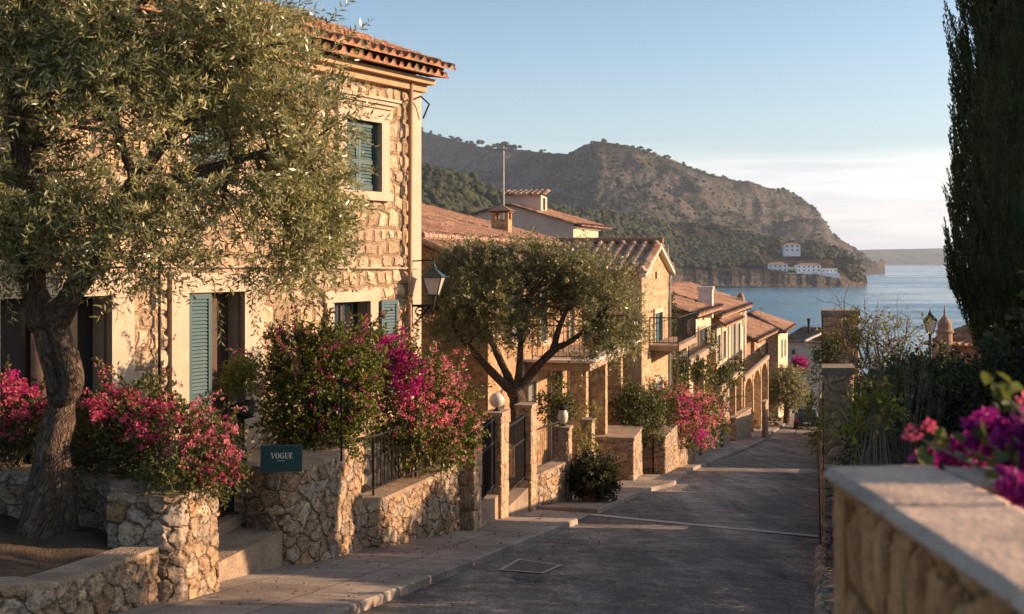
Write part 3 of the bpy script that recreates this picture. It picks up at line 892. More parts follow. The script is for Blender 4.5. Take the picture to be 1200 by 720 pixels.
def window(parent, pan, u0, u1, z0, z1, frame_mat, depth=.14, bars=2, shut=None, surround=None, open_shut=False, sill=True, sw_=.16, name='window'):
    mb = MB(); f_ = .05
    for a, b2 in ((u0, u0 + f_), (u1 - f_, u1)): pan.box(mb, a, b2, z0, z1, -depth - .05, -depth)
    for a, b2 in ((z0, z0 + f_), (z1 - f_, z1)): pan.box(mb, u0 + f_, u1 - f_, a, b2, -depth - .048, -depth - .002)
    if bars:
        um = (u0 + u1) / 2; pan.box(mb, um - .025, um + .025, z0 + f_, z1 - f_, -depth - .046, -depth - .004)
        for k in range(1, bars + 1):
            zc = z0 + (z1 - z0) * k / (bars + 1)
            pan.box(mb, u0 + f_, um - .025, zc - .012, zc + .012, -depth - .04, -depth - .01); pan.box(mb, um + .025, u1 - f_, zc - .012, zc + .012, -depth - .04, -depth - .01)
    w = mb.build(name, frame_mat, parent)
    g_ = MB(); pan.box(g_, u0 + .01, u1 - .01, z0 + .01, z1 - .01, -depth - .036, -depth - .026)
    g_.build('pane', M['glass'], w)
    if surround:
        s_ = MB(); t = sw_
        pan.box(s_, u0 - t, u0, z0 - .02, z1 + .002, -.02, .07); pan.box(s_, u1, u1 + t, z0 - .02, z1 + .002, -.02, .07)
        pan.box(s_, u0 - t, u1 + t, z1, z1 + t * 1.1, -.02, .072)
        s_.build('surround', surround, parent, bevel=.008)
        if sill:
            s_ = MB(); pan.box(s_, u0 - t - .05, u1 + t + .05, z0 - .14, z0, -.02, .13); s_.build('sill', surround, parent, bevel=.01)
    if shut:
        um = (u0 + u1) / 2
        if open_shut:
            hw = (u1 - u0) / 2
            shutter(parent, pan, u0 - hw - .02, u0 - .02, z0, z1, .08, shut); shutter(parent, pan, u1 + .02, u1 + hw + .02, z0, z1, .08, shut)
        else:
            shutter(parent, pan, u0 + .01, um - .004, z0 + .01, z1 - .01, -.07, shut); shutter(parent, pan, um + .004, u1 - .01, z0 + .01, z1 - .01, -.07, shut)

def railing(name, pts, h, parent=None, step=.12, mat=None, r=.009, posts=True):
    """iron railing along points (x,y,z of its foot)"""
    mat = mat or M['iron']; mb = MB(); mr2 = MB()
    pts = [Vector(p) for p in pts]; H = Vector((0, 0, h)); B0 = Vector((0, 0, .09))
    for a, b2 in zip(pts[:-1], pts[1:]):
        L = (b2 - a).length; n = max(1, int(L / step))
        for i in range(n + 1):
            p = a + (b2 - a) * i / n
            if posts and (i == 0 or i == n): mb.tube([p, p + H + Vector((0, 0, .03))], r * 1.9, 6)
            else: mb.tube([p + B0, p + H], r, 4)
        mr2.tube([a + H, b2 + H], r * 2.1, 6); mr2.tube([a + B0, b2 + B0], r * 1.5, 4)
    return mb, mr2
# ------------------------------------------------------------------ HOUSE 1 (big stone house, left)
u1_ = Vector((.492, .870)); C1 = Vector((-1.88, 25.0)); A1 = C1 - u1_ * 13.0
pf = Panel(A1, C1); LF = pf.L
ZE = 3.36
h1 = empty('stone_house', (A1.x, A1.y, -4.8), 'tall golden stone house with tiled eaves and teal shutters behind the first olive tree', 'house')
def tu(t): return LF - t
def hole(t0, t1, z0, z1): return (tu(t1), tu(t0), z0, z1)
win_up = hole(1.27, 2.35, 1.27, 2.55)
win_lo = hole(1.63, 2.72, -2.5, -.75)
door_h = hole(5.06, 6.32, -3.25, -.5)
left_h = hole(7.87, 9.75, -3.2, -.5)
win_up2 = hole(5.2, 6.3, 1.2, 2.5)
holes = [win_up, win_lo, door_h, left_h, win_up2]
wall_panel('wall', pf, -5.6, ZE, holes, [M['stone_house'], M['trim']], h1, res=.045, depth=.30)
mb = MB(); pf.box(mb, -.2, LF + .04, ZE + .01, ZE + .62, -.28, -.02); mb.build('wall_head', M['trim'], h1)
D1 = C1 - pf.n * 8; D0 = A1 - pf.n * 8
mb = MB()
for a, b2 in ((C1, D1), (D1, D0), (D0, A1)):
    L = (b2 - a).length
    mb.add([(a.x, a.y, -5.6), (b2.x, b2.y, -5.6), (b2.x, b2.y, ZE), (a.x, a.y, ZE)], [(0, 1, 2, 3)], [(0, 0), (L, 0), (L, 9), (0, 9)])
mb.build('side_wall', M['stone_far'], h1)
# corner pilaster and downpipe
mb = MB(); pf.box(mb, LF - .27, LF + .06, -5.6, ZE + .01, -.3, .09); mb.build('corner_pilaster', M['trim'], h1, bevel=.01)
mb = MB(); uu_ = LF - .40
mb.tube([pf.at(uu_, ZE + .05, .16), pf.at(uu_, -1.0, .13), pf.at(uu_, -5, .13)], .045, 8)
pf_clip = [pf.at(uu_, z, .13) for z in (2.2, .2, -1.8)]
mb.build('downpipe', simple('pipe', (.36, .22, .12), .6, .15, 4, .1, .003), h1, smooth=True)
mb = MB(); mb.tube([pf.at(LF - .4, ZE - .3, .14), pf.at(LF - .2, ZE - .2, .25), pf.at(LF + .02, ZE - .33, .30), pf.at(LF + .03, ZE - .6, .15)], .018, 6); mb.build('cable', M['iron'], h1)
# cornice: two boxes and a row of barrel tiles
mb = MB(); pf.box(mb, -.2, LF + .16, ZE - .08, ZE + .06, -.3, .16); pf.box(mb, -.2, LF + .22, ZE + .06, ZE + .17, -.3, .32); mb.build('cornice', simple('cornice', (.46, .29, .16), .85, .2, 3, .4, .01), h1, bevel=.01)
tile_roof('under_tiles', pf.at(-.2, ZE + .20, .56), pf.at(LF + .32, ZE + .20, .56), pf.at(LF + .32, ZE + .27, .05), pf.at(-.2, ZE + .27, .05), M['tile'], h1, tw=.25, amp=.065)
tile_roof('roof', pf.at(-.4, ZE + .36, .66), pf.at(LF + .42, ZE + .36, .66), pf.at(LF + .42, ZE + 2.1, -4.2), pf.at(-.4, ZE + 2.1, -4.2), M['tile'], h1, tw=.25, amp=.065)
mb = MB(); slab(mb, [pf.at(-.35, ZE + .40, .42), pf.at(LF + .38, ZE + .40, .42), pf.at(LF + .38, ZE + 2.05, -4.2), pf.at(-.35, ZE + 2.05, -4.2)], .10); mb.build('eaves_board', M['wood'], h1)
# upper windows: surround with moulded cornice, closed shutters
def big_window(h, shut_mat):
    u0, u1, z0, z1 = h
    mb = MB(); t = .25
    pf.box(mb, u0 - t, u0, z0 - .01, z1, -.05, .10); pf.box(mb, u1, u1 + t, z0 - .01, z1, -.05, .10)
    pf.box(mb, u0 - t, u1 + t, z1, z1 + .26, -.05, .102)
    pf.box(mb, u0 - t - .06, u1 + t + .06, z1 + .26, z1 + .33, -.05, .15); pf.box(mb, u0 - t - .12, u1 + t + .12, z1 + .33, z1 + .40, -.05, .21); pf.box(mb, u0 - t - .17, u1 + t + .17, z1 + .40, z1 + .45, -.05, .26)
    s_ = mb.build('surround', M['trim'], h1, bevel=.008)
    mb = MB(); pf.box(mb, u0 - t - .03, u1 + t + .03, z0 - .17, z0 - .01, -.05, .16); mb.build('sill', M['trim'], h1, bevel=.01)
    um = (u0 + u1) / 2
    window(h1, pf, u0 + .01, u1 - .01, z0 + .01, z1 - .01, M['teal_dark'], depth=.2)
    shutter(h1, pf, u0 + .02, um - .004, z0 + .02, z1 - .02, -.09, shut_mat); shutter(h1, pf, um + .004, u1 - .02, z0 + .02, z1 - .02, -.09, shut_mat)
big_window(win_up, M['teal']); big_window(win_up2, M['teal'])
# lower window
u0, u1, z0, z1 = win_lo
mb = MB(); pf.box(mb, u0 - .2, u0, z0, z1, -.05, .10); pf.box(mb, u1, u1 + .24, z0, z1, -.05, .10); pf.box(mb, u0 - .26, u1 + .32, z1, z1 + .2, -.05, .105); mb.build('surround', M['trim'], h1, bevel=.01)
window(h1, pf, u0 + .01, u1 - .01, z0 + .01, z1 - .01, M['wood_dark'], depth=.16, bars=3)
mb = MB()
for k in range(6): mb.tube([pf.at(u0 + (u1 - u0) * (k + .5) / 6, z0, .01), pf.at(u0 + (u1 - u0) * (k + .5) / 6, z1, .01)], .012, 5)
mb.build('window_grille', M['iron'], h1)
shutter(h1, pf, u1 + .30, u1 + .84, z0, z1, .09, M['teal_dark'])
# door
u0, u1, z0, z1 = door_h
mb = MB(); pf.box(mb, u0 - .36, u0, z0, z1, -.05, .10); pf.box(mb, u1, u1 + .46, z0, z1, -.05, .10); pf.box(mb, u0 - .36, u1 + .46, z1, z1 + .3, -.05, .105); mb.build('door_surround', M['trim'], h1, bevel=.012)
mb = MB(); pf.box(mb, u0, u1, z0, z1, -.285, -.26); pf.box(mb, u0 + .55, u1 - .35, z0 + .9, z1 - .2, -.26, -.245); door = mb.build('door', M['wood_dark'], h1)
mb = MB(); mb.tube([pf.at(u1 - .2, z0 + 1.05, -.255), pf.at(u1 - .2, z0 + 1.05, -.20), pf.at(u1 - .30, z0 + 1.05, -.20)], .014, 6); mb.build('handle', M['chrome'], door)
shutter(h1, pf, u0 + .02, u0 + .52, z0 + .02, z1 - .02, .03, M['teal'])
# left opening: wide dark window with timber frame
u0, u1, z0, z1 = left_h
mb = MB(); pf.box(mb, u1, u1 + .42, z0, z1, -.05, .12); pf.box(mb, u0 - .4, u0, z0, z1, -.05, .12); pf.box(mb, u0 - .4, u1 + .42, z1, z1 + .32, -.05, .125); mb.build('door_surround', M['trim'], h1, bevel=.012)
mb = MB(); pf.box(mb, u0, u1, z0, z1, -.295, -.27); mb.build('door', M['dark'], h1)
mb = MB(); pf.box(mb, u0 + .75, u0 + 1.25, z0, z1 - .25, -.26, -.21); mb.build('door_leaf', M['wood_dark'], h1)
# cable line and rod on the wall
mb = MB(); mb.tube([pf.at(LF - 12.5, -.05, .12), pf.at(LF - 6, -.10, .11), pf.at(LF - .05, -.16, .12)], .013, 5); mb.build('wall_cable', simple('cablepale', (.5, .42, .34), .6, .1, 4, 0), h1)
ur, _ = pf.pix(181, 400)
mb = MB(); mb.tube([pf.at(ur, 1.2, .10), pf.at(ur, -3.0, .10)], .022, 6); mb.build('conduit', M['iron'], h1)

# ---- wall lantern on the corner
ul = LF - .12
lan = empty('wall_lantern', pf.at(ul, -.95, .12), 'dark green street lantern on a scrolled iron bracket at the tall stone house corner', 'lantern')
Q = P(505, 325, 25.0 - .42 + .0)
# lantern hangs about 0.55 m out from the wall corner
oo = .50
lc = pf.at(LF - .12, 0, oo)
mb = MB()
zb_ = -.88
mb.tube([pf.at(LF - .30, zb_, .12), pf.at(LF - .1, zb_, .4), (lc.x, lc.y, zb_)], .026, 6)
mb.tube([pf.at(LF - .30, zb_ + .12, .10), pf.at(LF - .30, zb_ - .42, .10)], .03, 6)
def scroll(c, r0, turns, e, n_=22, flip=1):
    pts = []
    for i in range(n_):
        t = i / (n_ - 1); a = t * turns * 2 * math.pi; r = r0 * (1 - .8 * t)
        pts.append(Vector((c.x, c.y, c.z)) + Vector((e.x, e.y, 0)) * (r * math.cos(a)) + Vector((0, 0, r * math.sin(a) * flip)))
    return pts
od = (Vector((lc.x, lc.y)) - pf.at(LF - .30, 0, .10).to_2d()).normalized()
for k, (d_, r_) in enumerate(((.16, .11), (.36, .08), (.50, .05))):
    c_ = pf.at(LF - .30, zb_ - r_ - .01, .10) + Vector((od.x, od.y, 0)) * d_
    mb.tube(scroll(c_, r_, 1.4, od, flip=(-1) ** k), .016, 5)
mb.tube([pf.at(LF - .30, zb_ - .4, .10), pf.at(LF - .22, zb_ - .22, .28), (lc.x - od.x * .1, lc.y - od.y * .1, zb_ - .02)], .016, 5)
mb.tube([pf.at(LF - .30, -.02, .12), (lc.x, lc.y, -.0)], .014, 5); mb.tube([pf.at(LF - .30, -.02, .12), pf.at(LF - .30, zb_ + .1, .10)], .009, 5)
mb.build('bracket', M['iron'], lan)
def lantern_head(root, c, z0, s=1.0, roof_mat='lamp_green', wide=1.0):
    """four-sided lantern: foot at z0"""
    mb = MB(); r0, r1, hh = .095 * s * wide, .20 * s * wide, .36 * s
    def sq(r, z): return [Vector((c.x + r * math.cos(a), c.y + r * math.sin(a), z)) for a in (R(35), R(125), R(215), R(305))]
    a = sq(r0, z0); b2 = sq(r1, z0 + hh)
    for k in range(4):
        mb.tube([a[k], b2[k]], .012 * s, 5); mb.tube([a[k], a[(k + 1) % 4]], .012 * s, 5); mb.tube([b2[k], b2[(k + 1) % 4]], .014 * s, 5)
    mb.tube([(c.x, c.y, z0 - .14 * s), (c.x, c.y, z0)], [.03 * s, .06 * s], 8)
    mb.build('frame', M['lamp_green'], root)
    mb = MB(); g0 = sq(r0 * .95, z0 + .01); g1 = sq(r1 * .96, z0 + hh)
    for k in range(4): mb.quad(g0[k], g0[(k + 1) % 4], g1[(k + 1) % 4], g1[k])
    mb.build('glass_panes', M['lamp_glass'], root)
    mb = MB(); mb.lathe([(.045 * s, 0), (.05 * s, .1 * s), (.03 * s, .16 * s)], (c.x, c.y, z0 + .05 * s), 10); mb.build('bulb', M['frosted'], root, smooth=True)
    mb = MB(); e = sq(r1 * 1.18, z0 + hh); t = sq(.055 * s, z0 + hh + .17 * s)
    for k in range(4): mb.quad(e[k], e[(k + 1) % 4], t[(k + 1) % 4], t[k])
    mb.quad(*e[::-1])
    zt = z0 + hh + .17 * s
    mb.lathe([(.055 * s, 0), (.06 * s, .05 * s), (.035 * s, .06 * s), (.03 * s, .10 * s), (.012 * s, .12 * s), (.012 * s, .17 * s), (.001, .20 * s)], (c.x, c.y, zt - .01), 10)
    mb.build('lantern_roof', M[roof_mat], root)
lantern_head(lan, lc, -.67, .95, wide=1.38)
mb = MB(); mb.tube([(lc.x, lc.y, zb_), (lc.x, lc.y, -.78)], .016, 6); mb.build('stem', M['iron'], lan)

# ------------------------------------------------------------------ HOUSE 2 (brown tiled roofs behind the second olive)
h2 = empty('low_tiled_house', pt(32, 8, -6), 'low stone house with broad brown tile roofs and columned porch behind the second olive tree', 'house')
def fr(s, w, z): return pt(s, w, z)
zA = .55
# roof A (upper) slopes down towards the street; roof B carries on lower and further out
vF = .40
near_s, far_s = 30.5, 50.2
tile_roof('roof', fr(near_s, 9.45, zA), fr(far_s, 9.45, zA), fr(far_s, 17.2, zA + 2.0), fr(near_s, 17.2, zA + 2.0), M['tile_old'], h2, tw=.30, amp=.08)
tile_roof('roof', fr(near_s - .3, 7.45, zA - .98), fr(44.6, 7.45, zA - .98), fr(44.6, 9.55, zA - .12), fr(near_s - .3, 9.55, zA - .12), M['tile_old'], h2, tw=.30, amp=.08)
ridge_tiles('ridge_tiles', fr(near_s - .3, 9.5, zA + .06), fr(far_s, 9.5, zA + .06), M['tile_pale'], h2, .10)
ridge_tiles('ridge_tiles', fr(far_s, 9.4, zA + .05), fr(far_s, 17.2, zA + 2.05), M['tile_pale'], h2, .10)
ridge_tiles('ridge_tiles', fr(near_s - .3, 7.4, zA - .92), fr(near_s - .3, 9.5, zA - .06), M['tile_pale'], h2, .09)
mb = MB(); slab(mb, [fr(near_s - .2, 7.55, zA - 1.02), fr(44.6, 7.55, zA - 1.02), fr(44.6, 9.5, zA - .2), fr(near_s - .2, 9.5, zA - .2)], .12); slab(mb, [fr(near_s, 9.5, zA - .06), fr(far_s, 9.5, zA - .06), fr(far_s, 17.2, zA + 1.93), fr(near_s, 17.2, zA + 1.93)], .12); mb.build('eaves_board', M['wood'], h2)
# walls
pn = Panel(fr(31, 14, 0), fr(31, 8.0, 0))            # near end wall facing the camera
nearwall = wall_panel('wall', pn, -6.6, zA - .95, [], [M['stone_orange'], M['trim']], h2, res=.6, top=lambda u: zA - .95 + np.interp(u, [0, 4.5, 6.0], [1.9, .75, .02]))
ps = Panel(fr(31, 8.0, 0), fr(45.5, 8.0, 0))
def H2(px0, px1, z0, z1):
    a, _ = ps.pix(px0, 400); b2, _ = ps.pix(px1, 400); return (a, b2, z0, z1)
w_a = (4.4, 5.4, -5.1, -3.5); d_b = (7.6, 9.2, -6.1, -3.4); w_c = (10.6, 11.5, -5.6, -3.6)
uw = [(2.5, 3.4, -2.2, -.9), (6.0, 6.9, -2.4, -.9), (10.5, 11.4, -2.6, -.9)]
wall_panel('wall', ps, -7.6, zA - .98, [w_a, d_b, w_c] + uw, [M['stone_orange'], M['trim']], h2, res=.6)
for h in uw + [w_a]: window(h2, ps, *h, M['grey_shutter'], shut=M['grey_shutter'], surround=M['trim'])
window(h2, ps, *w_c, M['grey_shutter'], surround=M['trim'])
u0, u1, z0, z1 = d_b; mb = MB(); ps.box(mb, u0, u1, z0, z1, -.29, -.25); mb.build('door', M['dark'], h2)
mb = MB(); ps.box(mb, u0 - .2, u0, z0, z1, -.02, .09); ps.box(mb, u1, u1 + .2, z0, z1, -.02, .09); ps.box(mb, u0 - .2, u1 + .2, z1, z1 + .22, -.02, .095); mb.build('door_surround', M['trim'], h2, bevel=.01)
mb = MB()
for a, b2 in ((fr(45.5, 8, 0), fr(45.5, 14, 0)), (fr(45.5, 14, 0), fr(31, 14, 0))): mb.add([(a.x, a.y, -7.6), (b2.x, b2.y, -7.6), (b2.x, b2.y, zA - .5), (a.x, a.y, zA - .5)], [(0, 1, 2, 3)], [(0, 0), (6, 0), (6, 7), (0, 7)])
mb.build('side_wall', M['stone_orange'], h2)
# porch: slab, columns, awning edge with railing above
zp = -3.08
mb = MB(); slab(mb, [fr(35.2, 6.15, zp + .22), fr(45.4, 6.15, zp + .22), fr(45.4, 8.0, zp + .22), fr(35.2, 8.0, zp + .22)], .24)
slab(mb, [fr(34.6, 8.05, zp + .22), fr(35.2, 8.05, zp + .22), fr(35.2, 8.9, zp + .22), fr(34.6, 8.9, zp + .22)], .24)
mb.build('porch_slab', M['coping'], h2, bevel=.02)
mb = MB(); slab(mb, [fr(35.0, 6.0, zp + .29), fr(45.4, 6.0, zp + .29), fr(45.4, 6.4, zp + .29), fr(35.0, 6.4, zp + .29)], .07); slab(mb, [fr(35.0, 6.4, zp + .29), fr(35.5, 6.4, zp + .29), fr(35.5, 7.99, zp + .29), fr(35.0, 7.99, zp + .29)], .07); mb.build('porch_edge', M['plaster_white'], h2, bevel=.01)
for s_ in (35.6, 39.0, 42.2, 45.0):
    mb = MB(); mb.prism([tuple(fr(s_ - .2, 6.3, 0)[:2]), tuple(fr(s_ + .2, 6.3, 0)[:2]), tuple(fr(s_ + .2, 6.72, 0)[:2]), tuple(fr(s_ - .2, 6.72, 0)[:2])], float(zs(s_)) - .2, zp - .02); mb.build('porch_column', M['stone_far'], h2, bevel=.015)
a_, b_ = railing('r', [fr(35.2, 7.8, zp + .29), fr(35.2, 6.15, zp + .29), fr(45.2, 6.15, zp + .29)], .95, step=.14)
b_.build('railing', M['iron'], h2); a_.build('railing_bars', M['iron'], h2)
# chimney
cb = empty('brick_chimney', fr(47.3, 11.0, zA + .4), 'square orange brick chimney with vent openings under a small tiled cap', 'chimney')
cp = P(588, 262, 45.5); cc_ = Vector((cp.x, cp.y))
def sqp(c, a, b2=None, ang=13.4):
    b2 = b2 or a; e = Vector((SX, SY)); n_ = Vector((SY, -SX))
    return [tuple(c - e * b2 - n_ * a), tuple(c - e * b2 + n_ * a), tuple(c + e * b2 + n_ * a), tuple(c + e * b2 - n_ * a)]
mb = MB(); mb.prism(sqp(cc_, .30, .30), .3, 1.45); mb.build('shaft', M['stone_orange'], cb, bevel=.01)
for dx, dy in ((-1, -1), (1, -1), (1, 1), (-1, 1)):
    mb = MB(); q = cc_ + Vector((SX, SY)) * dx * .23 + Vector((SY, -SX)) * dy * .23
    mb.prism(sqp(q, .07), 1.45, 1.68); mb.build('vent_post', M['stone_orange'], cb)
mb = MB(); mb.prism(sqp(cc_, .36), 1.68, 1.74); q0 = sqp(cc_, .44); 
mb.add([(p[0], p[1], 1.74) for p in q0] + [(cc_.x, cc_.y, 1.98)], [(0, 1, 4), (1, 2, 4), (2, 3, 4), (3, 0, 4), (3, 2, 1, 0)]); mb.build('chimney_cap', M['tile_old'], cb)

# ------------------------------------------------------------------ HOUSE 3 (gable wing facing the street)
h3 = empty('gabled_house', pt(47, 6, -7.8), 'narrow stone house whose gable end with pale tile verge faces the street', 'house')
a3 = Vector((4.56, 45.0)); b3 = Vector((6.3, 51.6))
pg = Panel(a3, b3); mid = pg.L / 2
zE3, zP3 = -.42, .52
def gz(u): return zE3 + (zP3 - zE3) * (1 - abs(u - mid) / mid)
w_g = (pg.L * .42, pg.L * .70, -3.55, -2.0); d_g = (pg.L * .42, pg.L * .70, -6.3, -4.6); niche = (mid - .22, mid + .22, -.72, -.44)
wall_panel('wall', pg, -9, zE3, [w_g, d_g, niche], [M['stone_far'], M['trim']], h3, res=.5, top=gz)
window(h3, pg, *w_g, M['grey_shutter'], shut=M['teal'], surround=M['trim'], open_shut=False)
window(h3, pg, *d_g, M['grey_shutter'], shut=M['teal'], surround=M['trim'])
mb = MB(); pg.box(mb, niche[0], niche[1], niche[2], niche[3], -.28, -.25); mb.build('vent', M['dark'], h3)
nn3 = pg.n
ca, cb_, cc3 = a3 - nn3 * 9, b3 - nn3 * 9, None
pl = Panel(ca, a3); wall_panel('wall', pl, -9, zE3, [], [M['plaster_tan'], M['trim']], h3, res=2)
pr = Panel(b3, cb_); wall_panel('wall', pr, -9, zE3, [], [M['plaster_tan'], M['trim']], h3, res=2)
def g3(u, z, o): return pg.at(u, z, o)
rs = (zP3 - zE3) / mid
tile_roof('roof', g3(-.45, zE3 - .45 * rs + .1, .25), g3(-.45, zE3 - .45 * rs + .1, -9), g3(mid, zP3 + .1, -9), g3(mid, zP3 + .1, .25), M['tile_pale'], h3, tw=.42, tl=.5, amp=.10, lift=.05)
tile_roof('roof', g3(pg.L + .45, zE3 - .45 * rs + .1, -9), g3(pg.L + .45, zE3 - .45 * rs + .1, .25), g3(mid, zP3 + .1, .25), g3(mid, zP3 + .1, -9), M['tile_pale'], h3, tw=.42, tl=.5, amp=.10, lift=.05)
ridge_tiles('ridge_tiles', g3(mid, zP3 + .22, .27), g3(mid, zP3 + .22, -9), M['tile'], h3, .13, .45)
mb = MB()
for s_ in (-1, 1):
    ue = mid + s_ * (mid + .45); ze = zE3 - .45 * rs
    q = [g3(mid, zP3 + .08, .22), g3(ue, ze + .08, .22), g3(ue, ze + .08, -.02), g3(mid, zP3 + .08, -.02)]
    if s_ > 0: q = q[::-1]
    slab(mb, q[::-1] if s_ < 0 else q[::-1], .14)
mb.build('verge', M['plaster_white'], h3)
mb = MB(); mb.tube([g3(pg.L + .1, zE3 - .2, .1), g3(pg.L + .02, -.8, .07), g3(pg.L + .02, -8, .07)], .05, 6); mb.build('downpipe', M['zinc'], h3)
# balcony
zb3 = (305 - 399) / F * 49.5
mb = MB(); slab(mb, [pg.at(pg.L * .25, zb3, 1.1), pg.at(pg.L * 1.06, zb3, 1.1), pg.at(pg.L * 1.06, zb3, -.0), pg.at(pg.L * .25, zb3, 0)], .2); bal = mb.build('balcony_slab', M['coping'], h3, bevel=.02)
for u_ in (.35, .65, .95):
    mb = MB(); mb.hexa([pg.at(pg.L * u_ - .1, zb3 - .7, .02), pg.at(pg.L * u_ + .1, zb3 - .7, .02), pg.at(pg.L * u_ + .1, zb3 - .7, 0), pg.at(pg.L * u_ - .1, zb3 - .7, 0), pg.at(pg.L * u_ - .1, zb3 - .2, .8), pg.at(pg.L * u_ + .1, zb3 - .2, .8), pg.at(pg.L * u_ + .1, zb3 - .2, 0), pg.at(pg.L * u_ - .1, zb3 - .2, 0)])
    mb.build('corbel', M['coping'], h3)
a_, b_ = railing('r', [pg.at(pg.L * .26, zb3, .02), pg.at(pg.L * .26, zb3, 1.05), pg.at(pg.L * 1.05, zb3, 1.05), pg.at(pg.L * 1.05, zb3, .02)], 1.0, step=.15, r=.011)
b_.build('balcony_railing', M['iron'], h3); a_.build('railing_bars', M['iron'], h3)
# aerial by the gable
an = empty('roof_aerial', pg.at(pg.L + .3, zE3, -1), 'thin metal aerial pole rising beside the gable of the narrow stone house', 'aerial')
q = P(783, 330, 52.5)
mb = MB(); mb.tube([(q.x, q.y, -1.5), (q.x, q.y, .65)], .025, 5); mb.build('pole', M['zinc'], an)
mb = MB(); mb.tube([(q.x - .25, q.y, .55), (q.x + .25, q.y, .55)], .015, 4); mb.tube([(q.x, q.y - .3, .62), (q.x, q.y + .3, .62)], .012, 4); mb.build('cross_arms', M['zinc'], an)

# ------------------------------------------------------------------ pale house on the rise (left of the ridge)
hw = empty('pale_plaster_house', P(660, 300, 70), 'pinkish plastered house with a small rooftop room standing above the brown roofs', 'house')
Yw = 66.0
wa = P(560, 0, Yw + 1.5); wb = P(672, 0, Yw); wc = P(701, 0, Yw + 5.5)
def zpx(py, Y): return (305 - py) / F * Y
pf1 = Panel(wa, wb); pf2 = Panel(wb, wc)
zl = zpx(262, Yw)
wall_panel('wall', pf1, -6, zl - .05, [], [M['plaster_pink'], M['trim']], hw, res=2, top=lambda u: np.interp(u, [0, pf1.L * .35, pf1.L], [zpx(243, Yw), zpx(240, Yw), zl]))
wall_panel('wall', pf2, -6, zl, [], [M['plaster_cream'], M['trim']], hw, res=2)
mb = MB(); 
n2 = pf1.n
mb.add([pf1.at(0, -6, -9), pf1.at(0, -6, 0), pf1.at(0, zpx(243, Yw), 0), pf1.at(0, zpx(243, Yw), -9)], [(0, 1, 2, 3)]); mb.build('side_wall', M['plaster_pink'], hw)
zr_ = lambda u: np.interp(u, [0, pf1.L * .35, pf1.L], [zpx(243, Yw), zpx(240, Yw), zl])
tile_roof('roof', pf1.at(pf1.L + .5, zl - .12, .25), pf1.at(pf1.L + .5, zl - .12, -7.0), pf1.at(pf1.L * .35, zr_(pf1.L * .35) + .05, -7), pf1.at(pf1.L * .35, zr_(pf1.L * .35) + .05, .25), M['tile_old'], hw, tw=.3, tl=.5)
tile_roof('roof', pf1.at(-.3, zr_(0) - .3, -7), pf1.at(-.3, zr_(0) - .3, .25), pf1.at(pf1.L * .35, zr_(pf1.L * .35) + .05, .25), pf1.at(pf1.L * .35, zr_(pf1.L * .35) + .05, -7), M['tile_old'], hw, tw=.3, tl=.5)
mb = MB(); pf2.box(mb, -.05, pf2.L + .1, zl - .25, zl - .12, -.1, .14); mb.build('cornice', M['plaster_white'], hw)
# rooftop room
ra = P(591, 0, Yw + 1.8); rb = P(634, 0, Yw + 1.4); rc = P(641, 0, Yw + 4.4)
pr1 = Panel(ra, rb); pr2 = Panel(rb, rc)
zt0, zt1 = zpx(243, Yw), zpx(228, Yw + 1)
wall_panel('room_wall', pr1, zt0 - 1, zt1, [], [M['plaster_pink'], M['trim']], hw, res=2)
wall_panel('room_wall', pr2, zt0 - 1, zt1, [(pr2.L * .3, pr2.L * .7, zt1 - .75, zt1 - .1)], [M['plaster_pink'], M['trim']], hw, res=2)
pr3 = Panel(pr1.at(0, 0, -3).to_2d(), ra); wall_panel('room_wall', pr3, zt0 - 1, zt1, [], [M['plaster_pink'], M['trim']], hw, res=3)
tile_roof('room_roof', pr1.at(-.2, zt1 + .0, .25), pr1.at(pr1.L + .25, zt1 - .02, .25), pr1.at(pr1.L + .25, zt1 + .30, -1.5), pr1.at(-.2, zt1 + .30, -1.5), M['tile_pale'], hw, tw=.3, tl=.5)
an = empty('aerial_mast', P(591, 250, 67), 'tall thin television mast with crossbars beside the rooftop room of the pinkish house', 'mast')
q = P(590, 250, 65); zt = zpx(172, 65)
mb = MB(); mb.tube([(q.x, q.y, -2), (q.x, q.y, zt)], [.05, .035], 6); mb.build('pole', M['zinc'], an)
mb = MB(); mb.tube([(q.x - .45, q.y, zt - .15), (q.x + .4, q.y, zt - .1)], .022, 4)
for k in range(5): mb.tube([(q.x - .4 + k * .18, q.y - .25, zt - .13), (q.x - .4 + k * .18, q.y + .25, zt - .13)], .014, 4)
mb.tube([(q.x - .2, q.y, zt - .5), (q.x + .2, q.y, zt - .45)], .016, 4); mb.build('cross_arms', M['zinc'], an)
